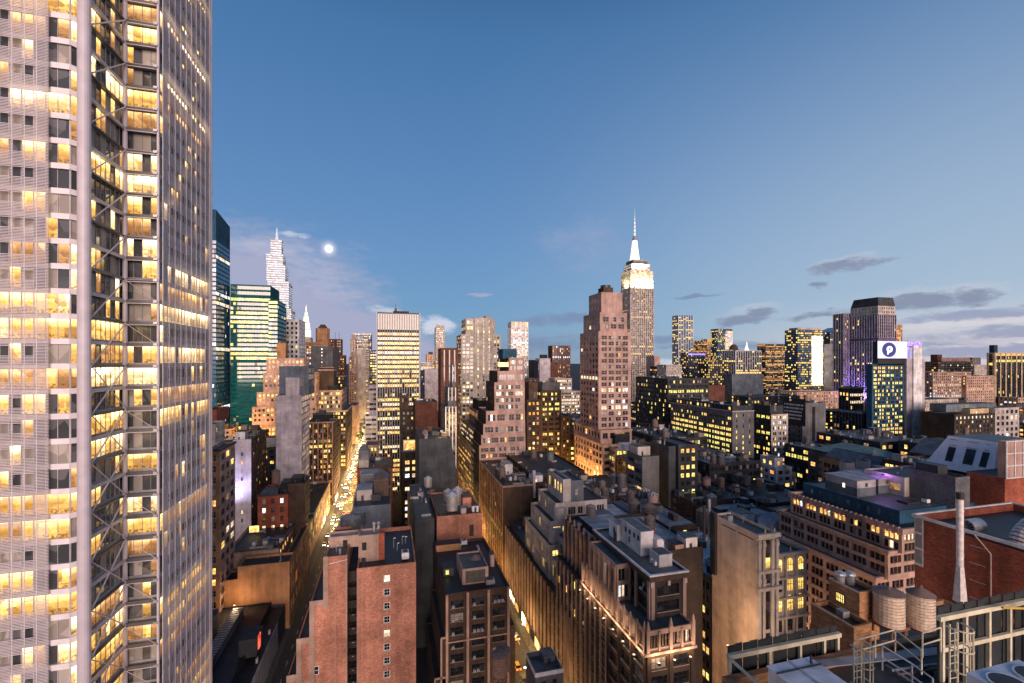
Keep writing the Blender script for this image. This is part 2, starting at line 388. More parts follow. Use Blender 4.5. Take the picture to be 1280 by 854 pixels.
# ------------------------------------------------------------------ buildings
DEF = dict(fh=3.7, bw=3.2, g=1, ww=.55, wh=.55, sill=.25, rec=.25, lit=.2, rows=.12, kinds='warm', blind=.25, em=.8, top=1.2, base=4.5, fr='d', glass='glass_dark',
           pier=None, band=None, mv=1, mh=1, gap=.12, mb_=True)
def st(**k):
    d = dict(DEF); d.update(k); return d
KIND = dict(warm=['lit_warm', 'lit_yellow', 'lit_white', 'lit_dim'], yellow=['lit_yellow', 'lit_yellow', 'lit_warm', 'lit_lime'], white=['lit_white', 'lit_white', 'lit_cool', 'lit_warm'],
            amber=['lit_amber', 'lit_warm', 'lit_dim'], lime=['lit_lime', 'lit_yellow', 'lit_lime', 'lit_white'], floor=['lit_floor', 'lit_floor', 'lit_yellow', 'lit_warm'], mixed=['lit_warm', 'lit_white', 'lit_amber', 'lit_yellow', 'lit_dim'],
            tower=['tower_bright', 'tower_gold', 'tower_gold', 'tower_amber'], pier=['lit_white', 'lit_yellow', 'lit_yellow', 'lit_warm'], spire=['spire_light'], crown=['crown_light'])
N_WIN = [0]
class Building:
    def __init__(s, name, label, cat='building', at=None, short=None, seed=None):
        s.name, s.label, s.cat, s.short = name, label, cat, short or label
        s.walls, s.roofs, s.wins, s.parts = MB(), [], [], []
        s.root = None; s.prev = None; s.rnd = random.Random(seed if seed is not None else hash(label) % 1000 if False else sum(map(ord, label)))
        s.tiers = []
    def facade(s, p, d, n, w, z0, z1, wm, S, wallmb=None):
        mb = wallmb or s.walls; rn = s.rnd
        px, py = p; dx, dy = d; nx, ny = n
        def P(a, z, o=0.0): return (px + dx * a + nx * o, py + dy * a + ny * o, z)
        if S is None:
            mb.quad(P(0, z0), P(w, z0), P(w, z1), P(0, z1), wm); return
        em = S['em']; nb = max(1, round((w - 2 * em) / S['bw'])); cell = (w - 2 * em) / nb
        zb = z0 + S['base']; nf = int((z1 - S['top'] - zb) / S['fh'] + 1e-3)
        if nf < 1 or w < 2: mb.quad(P(0, z0), P(w, z0), P(w, z1), P(0, z1), wm); return
        fh = (z1 - S['top'] - zb) / nf; g = S['g']; rec = S['rec']
        cur = z0; kinds = KIND[S['kinds']]
        ws = cell * S['ww'] / g; gp = S['gap'] * cell / max(1, g)
        xs = []
        for b in range(nb):
            c0 = em + cell * (b + .5); tot = g * ws + (g - 1) * gp
            for k in range(g):
                a = c0 - tot / 2 + k * (ws + gp); xs.append((a, a + ws, b))
        for f in range(nf):
            t0 = zb + fh * (f + S['sill']); t1 = t0 + fh * S['wh']
            mb.quad(P(0, cur), P(w, cur), P(w, t0), P(0, t0), wm)
            rowlit = (rn.random() < S['rows']) if 'litrows' not in S else (f in S['litrows'] or f - nf in S['litrows']); rowlit = rowlit or (nf - f <= S.get('littop', 0)); rk = rn.choice(kinds)
            lp = S['lit'] * rn.choice((.4, .8, 1.0, 1.6)); a0 = 0
            run = None
            for (a, b, bay) in xs:
                mb.quad(P(a0, t0), P(a, t0), P(a, t1), P(a0, t1), wm)
                for q in ((P(a, t0), P(a, t0, -rec), P(a, t1, -rec), P(a, t1)), (P(b, t0, -rec), P(b, t0), P(b, t1), P(b, t1, -rec)),
                          (P(a, t0), P(b, t0), P(b, t0, -rec), P(a, t0, -rec)), (P(a, t1, -rec), P(b, t1, -rec), P(b, t1), P(a, t1))):
                    mb.quad(*q, wm)
                x = rn.random()
                if rowlit and x < .88: pm = rk if rn.random() < .85 else rn.choice(kinds)
                elif x < lp: pm = rn.choice(kinds)
                elif x < lp + S['blind'] * (1 - lp): pm = 'blind'
                else: pm = S['glass']
                s.wins.append((P, a, b, t0, t1, rec, pm, S)); a0 = b
            mb.quad(P(a0, t0), P(w, t0), P(w, t1), P(a0, t1), wm); cur = t1
        mb.quad(P(0, cur), P(w, cur), P(w, z1), P(0, z1), wm)
        if S['pier']:
            pw, pd, pm = S['pier']; pm = wm if pm is None else pm
            for b in range(nb + 1):
                c = em + cell * b
                c = min(max(c, pw / 2 + .02), w - pw / 2 - .02)
                s.slab(mb, P, c - pw / 2, c + pw / 2, zb - .5, z1 - .3, pd, pm)
        if S['band']:
            bh, bd, bm, every = S['band']; bm = wm if bm is None else bm
            for f in range(0, nf + 1, every):
                zz = zb + fh * f - bh / 2 + .1; s.slab(mb, P, .05, w - .05, zz, zz + bh, bd, bm)
    def slab(s, mb, P, a, b, z0, z1, d, m):
        mb.quad(P(a, z0, d), P(b, z0, d), P(b, z1, d), P(a, z1, d), m)
        mb.quad(P(a, z0, 0), P(a, z0, d), P(a, z1, d), P(a, z1, 0), m); mb.quad(P(b, z0, d), P(b, z0, 0), P(b, z1, 0), P(b, z1, d), m)
        mb.quad(P(a, z1, d), P(b, z1, d), P(b, z1, 0), P(a, z1, 0), m); mb.quad(P(a, z0, 0), P(b, z0, 0), P(b, z0, d), P(a, z0, d), m)
    def tier(s, T, wall, f=None, l=None, r=None, roof='tar', par=.9, cornice=None, kind='stone', fw=None, z0=None, lw=None):
        zz0 = z0; v0, v1, u0, u1, z0, z1 = T
        if zz0 is not None: z0 = zz0
        if z0 is None: z0 = (s.prev[5] - .95) if s.prev else 0.0
        T = (v0, v1, u0, u1, z0, z1); s.prev = T; s.tiers.append(T)
        if s.root is None:
            s.root = empty(s.name, ((v0 + v1) / 2, (u0 + u1) / 2, 0), s.label, s.cat)
        wm = wallmat(wall, kind) if isinstance(wall, str) else wall
        fwm = wm if fw is None else wallmat(*fw)
        s.facade((v0, u0), (1, 0), (0, -1), v1 - v0, z0, z1, fwm, f)
        s.facade((v0, u1), (0, -1), (-1, 0), u1 - u0, z0, z1, wm if lw is None else wallmat(*lw), l)
        s.facade((v1, u0), (0, 1), (1, 0), u1 - u0, z0, z1, wm, r)
        s.facade((v1, u1), (-1, 0), (0, 1), v1 - v0, z0, z1, wm, None)
        t = min(.35, (v1 - v0) * .1); mb = s.walls
        if par > 0:
            for a, b, c, d in ((v0, v1, u0, u0 + t), (v0, v1, u1 - t, u1), (v0, v0 + t, u0 + t, u1 - t), (v1 - t, v1, u0 + t, u1 - t)):
                mb.quad((a, c, z1), (b, c, z1), (b, d, z1), (a, d, z1), wm)
            zz = z1 - par
            mb.quad((v0 + t, u1 - t, zz), (v1 - t, u1 - t, zz), (v1 - t, u1 - t, z1), (v0 + t, u1 - t, z1), wm)
            mb.quad((v1 - t, u0 + t, zz), (v0 + t, u0 + t, zz), (v0 + t, u0 + t, z1), (v1 - t, u0 + t, z1), wm)
            mb.quad((v0 + t, u0 + t, zz), (v0 + t, u1 - t, zz), (v0 + t, u1 - t, z1), (v0 + t, u0 + t, z1), wm)
            mb.quad((v1 - t, u1 - t, zz), (v1 - t, u0 + t, zz), (v1 - t, u0 + t, z1), (v1 - t, u1 - t, z1), wm)
        else: zz = z1; t = 0
        rm = roofmat(roof) if isinstance(roof, str) else roof
        rb = MB(); s.roofs.append(rb); rb.quad((v0 + t, u0 + t, zz), (v1 - t, u0 + t, zz), (v1 - t, u1 - t, zz), (v0 + t, u1 - t, zz), rm)
        if cornice:
            ch, cd, cm = cornice; cm = wm if cm is None else (wallmat(cm) if isinstance(cm, str) else cm)
            a, b = z1 - ch, z1 + .06; q = cd; k = .01
            s.ring(mb, v0, v1, u0, u1, a, b, q, cm)
        return T
    def ring(s, mb, v0, v1, u0, u1, a, b, q, cm):
        mb.box(v0 - q, v1 + q, u0 - q, u0 - .004, a, b, cm); mb.box(v0 - q, v1 + q, u1 + .004, u1 + q, a, b, cm)
        mb.box(v0 - q, v0 - .004, u0 - .003, u1 + .003, a, b, cm); mb.box(v1 + .004, v1 + q, u0 - .003, u1 + .003, a, b, cm)
    def part(s, name, mb, label=None, smooth=False):
        o = link(name, mb, s.root, tuple(s.root.location), smooth)
        if label: o['label'] = label
        s.parts.append(o); return o
    def bulkhead(s, v0, v1, u0, u1, h, wall='grey', roof='tar', kind='stone', name='bulkhead', z=None, door=True, lit=None):
        z = s.prev[5] - .9 if z is None else z
        mb = MB(); m = wallmat(wall, kind) if isinstance(wall, str) else wall
        mb.box(v0, v1, u0, u1, z, z + h, m, bottom=False)
        mb.box(v0 - .12, v1 + .12, u0 - .12, u1 + .12, z + h, z + h + .18, roofmat(roof))
        if door and v1 - v0 > 2:
            c = v0 + (v1 - v0) * .3; mb.box(c, c + .9, u0 - .05, u0 - .003, z + .02, z + min(2.1, h - .3), DARK_FR if not lit else MATS[lit])
        return s.part(name, mb)
    def clutter(s, n, T=None, seed=1, z=None, kinds=('unit', 'vent', 'box', 'pipe', 'duct')):
        rn = random.Random(seed + len(s.label)); T = T or s.prev; v0, v1, u0, u1, z0, z1 = T; z = z1 - .9 if z is None else z
        for _ in range(n):
            k = rn.choice(kinds); x, y = rn.uniform(v0 + 1.2, v1 - 1.2), rn.uniform(u0 + 1.2, u1 - 1.2); mb = MB()
            if k == 'unit':
                w, d, h = rn.uniform(1.2, 2.8), rn.uniform(1.2, 3), rn.uniform(1, 2); m = rn.choice((STEEL, GREY_FR, WHITE_FR))
                mb.box(x - w / 2, x + w / 2, y - d / 2, y + d / 2, z + .25, z + .25 + h, m); mb.box(x - w / 2 + .1, x + w / 2 - .1, y - d / 2 + .1, y + d / 2 - .1, z, z + .25, BLACKMET)
                mb.frustum(x, y, z + .25 + h, z + .45 + h, w * .36, w * .36, BLACKMET, 12); s.part('air_conditioner', mb)
            elif k == 'vent':
                r = rn.uniform(.2, .45); h = rn.uniform(.8, 1.8); mb.frustum(x, y, z, z + h, r, r, STEEL, 10); mb.frustum(x, y, z + h, z + h + r, r * 1.6, r * .4, STEEL, 10); s.part('vent', mb)
            elif k == 'box':
                w, d, h = rn.uniform(1.8, 4.5), rn.uniform(2, 4.5), rn.uniform(1.8, 3.2); w = min(w, (v1 - v0) * .4); d = min(d, (u1 - u0) * .4)
                m = wallmat(rn.choice(('grey', 'brown', 'pale', 'slate', 'tan')), 'stone'); mb.box(x - w / 2, x + w / 2, y - d / 2, y + d / 2, z, z + h, m)
                mb.box(x - w / 2 - .1, x + w / 2 + .1, y - d / 2 - .1, y + d / 2 + .1, z + h, z + h + .15, roofmat(rn.choice(('tar', 'bluegrey', 'silver')))); s.part('bulkhead', mb)
            elif k == 'pipe':
                h = rn.uniform(1.5, 3.5); mb.tube((x, y, z), (x, y, z + h), .1, STEEL); mb.tube((x, y, z + h), (x + .5, y, z + h), .1, STEEL); s.part('pipe', mb)
            else:
                l = rn.uniform(2, min(7, (u1 - u0) * .5)); w = rn.uniform(.5, .9)
                if rn.random() < .5: mb.box(x - w / 2, x + w / 2, y - l / 2, y + l / 2, z + .4, z + .4 + w, STEEL)
                else: l = min(l, (v1 - v0) * .5); mb.box(x - l / 2, x + l / 2, y - w / 2, y + w / 2, z + .4, z + .4 + w, STEEL)
                for q in (-.35, .35): mb.box(x - .15, x + .15, y - .15, y + .15, z, z + .4, BLACKMET)
                s.part('duct', mb)
    def shops(s, v, u0, u1, side, seed=1):
        # ground floor shop windows along a street wall at v, facing +side
        rn = random.Random(seed); y = u0
        while y < u1 - 2:
            w = rn.uniform(2.2, 5.5); h = rn.uniform(2.4, 4.2); m = MB(); mt = MATS[rn.choice(('lit_shop', 'lit_shop', 'lit_gold', 'lit_white', 'lit_amber', 'glass_dark'))]
            a, b = (v + .03, v + .18) if side > 0 else (v - .18, v - .03)
            m.box(a, b, y, y + w, .5, .5 + h, mt); m.box(a - .1, b + .1, y - .15, y + w + .15, .5 + h, .9 + h, DARK_FR); s.part('shopfront', m); y += w + rn.uniform(.6, 2.2)
    def window_mesh(s, W, mb, fine):
        P, a, b, t0, t1, rec, pm, S = W
        mb.quad(P(a, t0, -rec), P(b, t0, -rec), P(b, t1, -rec), P(a, t1, -rec), pm)
        fm = FRAMES[S['fr']]; e = S.get('fe', .05); o0 = -rec + .01
        o1 = -rec + .07
        bars = [(a, a + e, t0, t1), (b - e, b, t0, t1), (a + e, b - e, t0, t0 + e), (a + e, b - e, t1 - e, t1)]
        if not fine: bars = []
        for k in range(1, S['mv'] + 1):
            c = a + (b - a) * k / (S['mv'] + 1); bars.append((c - .03, c + .03, t0 + (e if fine else 0), t1 - (e if fine else 0)))
        if S['mh']:
            c = t0 + (t1 - t0) * .52; bars.append((a + e, b - e, c - .03, c + .03))
        if fine:
            s.slab(mb, P, a - .12, b + .12, t0 - .16, t0 - .01, .09, 'sill_stone')
        for (p, q, y0, y1) in bars:
            mb.quad(P(p, y0, o1), P(q, y0, o1), P(q, y1, o1), P(p, y1, o1), fm)
            if fine:
                mb.quad(P(p, y0, o0), P(p, y0, o1), P(p, y1, o1), P(p, y1, o0), fm); mb.quad(P(q, y0, o1), P(q, y0, o0), P(q, y1, o0), P(q, y1, o1), fm)
                mb.quad(P(p, y0, o0), P(q, y0, o0), P(q, y0, o1), P(p, y0, o1), fm); mb.quad(P(p, y1, o1), P(q, y1, o1), P(q, y1, o0), P(p, y1, o0), fm)
    def done(s, limit=100, minpx=2.6):
        items = []
        for W in s.wins:
            P, a, b, t0, t1 = W[:5]; x, y, z = P((a + b) / 2, (t0 + t1) / 2)
            zc = max(1.0, Zc(y, x)); pxs = (t1 - t0) * F / zc; pxx = PX0 + F * (x * CP - y * SP) / zc; pyy = HZ - (z - CAMZ) * F / zc
            vis = -10 < pxx < 1290 and -10 < pyy < 860
            items.append((pxs if vis else pxs * .01, W))
        items.sort(key=lambda t: -t[0])
        rest = MB()
        if items and items[0][0] >= minpx:
            fine = items[0][0] > 7
            for k, (q, W) in enumerate(items):
                if k < limit and q > 1.0:
                    mb = MB(); s.window_mesh(W, mb, fine); o = link('window', mb, s.root, tuple(s.root.location)); N_WIN[0] += 1
                else: s.window_mesh(W, rest, False)
            if rest.f:
                o = link('window', rest, s.root, tuple(s.root.location)); o['kind'] = 'stuff'
        else:
            for q, W in items: s.window_mesh(W, s.walls, False)
        link('wall', s.walls, s.root, tuple(s.root.location)); [link('roof', q, s.root, tuple(s.root.location)) for q in s.roofs]
        return s.root

def pb(xl, xr, yt, u, dep=None, side=None, z0=None, top=None):
    v0, v1 = ratio(xl) * u, ratio(xr) * u
    if side is not None:
        vc = v0 if v0 > 0 and side < xl else v1
        dep = vc / ratio(side) - u
    vc = v0 if v0 > 0 else (v1 if v1 < 0 else (v0 + v1) / 2)
    z1 = zat(yt, u, vc) if top is None else top
    return (v0, v1, u, u + dep, z0, z1)
def roofpt(px, py, z):                                 # a point at height z under the picture point, in the world
    d = direction(px, py); k = (z - CAMZ) / d.z
    return d.x * k, d.y * k
def tank(px, py, dpx, hpx, label, z=None, u=None, mat=WOOD, cone=CONE, leg=2.0, coneh=.32, hoops=9, group=None, flat=False):
    # px, py: centre of the tank's foot in the picture; u: its distance along the streets
    v = ratio(px) * u; zc = Zc(u, v); z = zat(py, u, v); r = dpx * zc / F / 2 / math.sqrt(1 + ((px - PX0) / F) ** 2); h = hpx * zc / F
    root = empty('water_tank', (v, u, z - leg), label, 'water tank', group)
    b = MB(); b.frustum(v, u, z, z + h, r, r * .97, mat, 22)
    for k in range(hoops):
        zz = z + h * (k + .5) / hoops; b.frustum(v, u, zz, zz + .06, r * 1.012, r * 1.012, RUSTY if mat is WOOD else STEEL, 22, cap=True)
    link('tank', b, root, tuple(root.location))
    c = MB(); c.frustum(v, u, z + h + .01, z + h + (r * 2 * coneh if not flat else .15), r * 1.06, .06, cone, 22); c.sphere((v, u, z + h + r * 2 * coneh), .16, cone, 6, 4)
    link('cone_roof', c, root, tuple(root.location))
    g = MB(); q = r * .68
    g.box(v - r * .9, v + r * .9, u - r * .9, u + r * .9, z - .3, z - .02, RUSTY)
    link('platform', g, root, tuple(root.location))
    for sx in (-1, 1):
        for sy in (-1, 1):
            m = MB(); m.tube((v + sx * q, u + sy * q, z - leg), (v + sx * q, u + sy * q, z - .3), .12, RUSTY, 6); link('leg', m, root, tuple(root.location))
    return root
# ------------------------------------------------------------------ ground and streets
def structure(name, mb, **k):
    return solo(name, mb, (0, 0, 0), None, None, kind='structure')
asphalt = plain('asphalt', (.032, .032, .034), .75, 0, .3, .6)
pave = plain('pavement', (.09, .088, .085), .85, 0, .25, .8)
mb = MB(); mb.quad((-9000, -2000, 0), (9000, -2000, 0), (9000, 22000, 0), (-9000, 22000, 0), plain('city_ground', (.035, .035, .038), .9, 0, .3, .02)); structure('ground', mb)
STREETS = [(-43, -24), (38, 55), (117, 130), (197, 215)]
road, kerb, mark = MB(), MB(), MB()
paint = plain('road_paint', (.6, .6, .58), .6, 0, .3, 3)
for a, b in STREETS:
    road.quad((a, -60, .004), (b, -60, .004), (b, 1500, .004), (a, 1500, .004), asphalt)
    kerb.box(a, a + 3.6, -60, 1500, .008, .15, pave); kerb.box(b - 3.6, b, -60, 1500, .008, .15, pave)
    for k in range(-5, 140):
        for f in (.36, .64): mark.quad((a + (b - a) * f - .07, k * 10, .009), (a + (b - a) * f + .07, k * 10, .009), (a + (b - a) * f + .07, k * 10 + 3, .009), (a + (b - a) * f - .07, k * 10 + 3, .009), paint)
structure('road', road); structure('pavement', kerb); structure('road_markings', mark)

# ------------------------------------------------------------------ styles of facade
S_PIERS = st(fh=3.85, bw=1.95, ww=.70, wh=.60, sill=.2, rec=.5, lit=.12, rows=.58, littop=7, kinds='pier', blind=.10, em=.5, base=3, top=1, pier=(.42, .45, PIER_FR), mh=0, mv=0, fr='g')
S_LOFT = st(fh=3.8, bw=4.2, g=2, ww=.74, wh=.56, lit=.12, rows=.12, kinds='yellow', blind=.15)
S_LOFT3 = st(fh=3.7, bw=5.2, g=3, ww=.76, wh=.58, lit=.1, rows=.2, kinds='yellow', blind=.2, gap=.06)
S_PUNCH = st(fh=3.5, bw=3.0, ww=.42, wh=.5, lit=.14, rows=.06, kinds='mixed')
S_PAIR = st(fh=3.55, bw=4.4, g=2, ww=.62, wh=.52, lit=.12, rows=.12, kinds='white', blind=.3, gap=.12)
S_BANDS = st(fh=3.6, bw=3.0, ww=.94, wh=.5, lit=.12, rows=.15, kinds='warm', rec=.3, em=.4)
S_CURT = st(fh=3.9, bw=1.8, ww=.95, wh=.78, sill=.12, rec=.12, lit=.2, rows=.25, kinds='warm', blind=.06, em=.15, top=.3, base=1, mv=0, mh=0)

# ================================================================== the big glass tower with rod screens
def screen_tower():
    b = Building('office_tower', 'tall glass office tower with pale rod screens, exposed steel columns and glowing floors', 'office tower')
    TOP = 222; FH = 4.22
    z0 = 110 + (HZ - 57.0) / F * 89.9                # a floor beam of the notch is seen at this height
    base = (z0 % FH); TOP = base + .2 + FH * 51
    def tower_light(key, c1, c2, strength):
        m, nt, p = newmat(key); L = nt.links
        g = ns(nt, 'ShaderNodeNewGeometry'); sp = ns(nt, 'ShaderNodeSeparateXYZ'); L.new(g.outputs['Position'], sp.inputs[0])
        def MM(op, a, b):
            n = ns(nt, 'ShaderNodeMath', operation=op)
            for i, x in enumerate((a, b)):
                if isinstance(x, (int, float)): n.inputs[i].default_value = x
                else: L.new(x, n.inputs[i])
            return n.outputs[0]
        fr = MM('FRACT', MM('DIVIDE', MM('SUBTRACT', sp.outputs[2], base), FH), 0)
        along = MM('ADD', sp.outputs[0], sp.outputs[1])
        def ramp(x, a, b, c, d):
            n = ns(nt, 'ShaderNodeMapRange'); n.inputs[1].default_value = a; n.inputs[2].default_value = b; n.inputs[3].default_value = c; n.inputs[4].default_value = d; L.new(x, n.inputs[0]); return n.outputs[0]
        v = ns(nt, 'ShaderNodeTexVoronoi'); v.distance = 'CHEBYCHEV'; v.inputs['Scale'].default_value = .42; L.new(g.outputs['Position'], v.inputs['Vector']); vc = ns(nt, 'ShaderNodeSeparateColor'); L.new(v.outputs['Color'], vc.inputs[0])
        n = ns(nt, 'ShaderNodeTexNoise'); n.inputs['Scale'].default_value = 2.2; n.inputs['Detail'].default_value = 4; L.new(g.outputs['Position'], n.inputs['Vector'])
        ceil = ramp(fr, .55, .9, .55, 1.5)                      # the ceiling lights are brightest
        desk = MM('SUBTRACT', 1.0, MM('MULTIPLY', ramp(fr, .36, .30, 0, 1), ramp(n.outputs[0], .45, .6, 0, .75)))   # dark furniture along the floor
        room = ramp(vc.outputs[0], 0, 1, .45, 1.25); tex = ramp(n.outputs[0], .3, .7, .8, 1.15)
        f = MM('MULTIPLY', MM('MULTIPLY', ceil, desk), MM('MULTIPLY', room, tex))
        mx = ns(nt, 'ShaderNodeMix', data_type='RGBA'); L.new(ramp(f, .3, 1.4, 0, 1), mx.inputs[0]); mx.inputs[6].default_value = col4(c1); mx.inputs[7].default_value = col4(c2)
        p.inputs['Base Color'].default_value = (.05, .045, .04, 1); p.inputs['Roughness'].default_value = .12
        L.new(mx.outputs[2], p.inputs['Emission Color']); L.new(MM('MULTIPLY', f, strength), p.inputs['Emission Strength']); MATS[key] = m
    tower_light('tower_bright', (1.0, .58, .20), (1.0, .86, .58), 2.9); tower_light('tower_gold', (1.0, .46, .07), (1.0, .76, .30), 2.1); tower_light('tower_amber', (.9, .36, .08), (1.0, .62, .26), 1.1)
    SG = st(fh=FH, bw=1.62, ww=.95, wh=.80, sill=.13, rec=.12, lit=.14, rows=.50, kinds='tower', blind=.4, em=.1, top=.2, base=base, mv=0, mh=0, glass='glass_grey', fr='g')
    SN = st(fh=FH, bw=1.5, ww=.95, wh=.80, sill=.15, rec=.12, lit=.16, rows=.42, kinds='tower', blind=.3, em=.1, top=.2, base=base, mv=0, mh=0, glass='glass_grey', fr='d')
    dk = wallmat('steel', 'stone'); lt = wallmat('screen', 'stone')
    T = (-92, -52.3, 94, 131, 0, TOP)
    b.prev = T; b.root = empty(b.name, (-60, 112, 0), b.label, b.cat)
    g = b.walls
    b.facade((-92, 94), (1, 0), (0, -1), 39.7, 0, TOP, lt, SG)
    q = math.hypot(1.8, 2.0); b.facade((-52.3, 94), (1.8 / q, 2.0 / q), (2.0 / q, -1.8 / q), q, 0, TOP, lt, SG)
    b.facade((-50.5, 96), (0, 1), (1, 0), 10.5, 0, TOP, dk, SN)
    b.facade((-50.5, 106.5), (1, 0), (0, -1), 6.0, 0, TOP, dk, SN)
    b.facade((-44.5, 106.5), (0, 1), (1, 0), 25, 0, TOP, lt, SG)
    g.quad((-44.5, 131.5, 0), (-92, 131.5, 0), (-92, 131.5, TOP), (-44.5, 131.5, TOP), lt)
    rb = MB(); b.roofs.append(rb); rb.poly([(-92, 94, TOP), (-52.3, 94, TOP), (-50.5, 96, TOP), (-50.5, 106.5, TOP), (-44.5, 106.5, TOP), (-44.5, 131.5, TOP), (-92, 131.5, TOP)], roofmat('tar'))
    # screens of horizontal ceramic rods, left open in front of the windows
    ROD = plain('ceramic_rod', (.62, .57, .61), .45, 0, .1, .5)
    POST = plain('white_steel', (.70, .67, .71), .45, 0, .1, .5)
    def screen(P, w, openings, post_step, edge):
        mb = MB(); z = 6.0; k = mb.mi(ROD)
        while z < TOP + 4:
            fz = ((z - base) / FH) % 1.0
            segs = [(0, w)]
            if .42 < fz < .78:
                segs = []; a = 0
                for (o0, o1) in openings: segs.append((a, o0)); a = o1
                segs.append((a, w))
            th = .10
            for (s0, s1) in segs:
                if s1 - s0 < .02: continue
                mb.quad(P(s0, z, .06), P(s1, z, .06), P(s1, z + th, .06), P(s0, z + th, .06), ROD)
                mb.quad(P(s0, z + th, .06), P(s1, z + th, .06), P(s1, z + th, -.06), P(s0, z + th, -.06), ROD)
                mb.quad(P(s0, z, -.06), P(s1, z, -.06), P(s1, z, .06), P(s0, z, .06), ROD)
                mb.quad(P(s1, z, -.06), P(s0, z, -.06), P(s0, z + th, -.06), P(s1, z + th, -.06), ROD)
            z += .245
        b.part('rod_screen', mb)
        n = int(w / post_step)
        for i in range(n + 1):
            m = MB(); x = min(w - .05, i * post_step); a, c = P(x, 6, .1), P(x, TOP + 4, .1); m.bar(a, c, .07 if x < w - .1 else .16, .1, POST); b.part('screen_post', m)
    P1 = lambda a, z, o=0.0: (-92 + a, 93.2 - o, z)
    ops = []
    x = 37.2 - .2
    mods = [x - 1.62 * i for i in range(22)]
    for i, m in enumerate(mods):
        if i % 6 in (1, 2, 3, 4): ops.append((m - 1.45, m - .1))
    ops.sort(); screen(P1, 37.2, ops, 1.62, True)
    P2 = lambda a, z, o=0.0: (-43.7 + o, 105.6 + a, z)
    ops = [(2.3 + 1.35 * i, 2.3 + 1.35 * i + .85) for i in range(15)]
    screen(P2, 24.8, ops, 2.7, True)
    # white spandrel covers on the open glass corner
    for k in range(1, int((TOP - base) / FH)):
        z = base + FH * k
        m = MB(); m.bar((-54.85, 93.86, z + .08), (-52.25, 93.86, z + .08), .25, .95, POST); m.bar((-52.25, 93.86, z + .1), (-50.3, 96.0, z + .1), .25, .95, POST); b.part('spandrel_band', m)
    # exposed steelwork in the notch
    COLM = plain('lilac_steel', (.50, .46, .51), .42, 0, .1, .5)
    BEAM = plain('dark_steel', (.11, .105, .11), .45, .2, .15, .5)
    for x, y, r in ((-50.3, 93.9, .93), (-50.0, 105.7, .42), (-44.25, 105.2, .22)):
        m = MB(); m.frustum(x, y, 0, TOP, r, r, COLM, 18); b.part('column', m, smooth=False)
    m = MB(); m.frustum(-44.1, 131.6, 0, TOP, .55, .55, COLM, 14); b.part('column', m)
    for k in range(1, int((TOP - base) / FH)):
        z = base + FH * k
        m = MB(); m.bar((-50.1, 105.6, z), (-44.2, 105.6, z), .5, .62, BEAM); m.bar((-50.1, 105.3, z - .36), (-44.2, 105.3, z - .36), .12, .14, COLM); b.part('beam', m)
        m = MB(); m.bar((-50.05, 95, z), (-50.05, 105.6, z), .42, .34 if k % 2 else .62, BEAM if k % 2 else COLM); b.part('beam', m)
        m = MB(); m.box(-44.9, -44.2, 104.7, 105.1, z - .2, z + .25, STEEL); b.part('bracket', m)
    for k in range(1, int((TOP - base) / FH) - 2, 2):
        z = base + FH * k; up = (k // 2) % 2
        m = MB()
        a, c = ((-49.75, 94.7, z), (-49.75, 105.4, z + 2 * FH))
        if z > 108:
            m.tube(a, c, .13 if k % 6 else .26, COLM)
        else:
            m.tube(a, c, .13, COLM); m.tube((-49.6, 94.7, z + 2 * FH), (-49.6, 105.4, z), .1, COLM)
        b.part('brace', m)
        m = MB(); m.tube((-49.7, 104.9, z + 2 * FH), (-44.3, 104.9, z + FH), .05, COLM, 6) if z < 120 else m.tube((-49.7, 104.9, z), (-44.3, 104.9, z + .01), .05, COLM, 6)
        b.part('brace', m)
    b.done(100)
screen_tower()

def B(*a, **k): return Building(*a, **k)

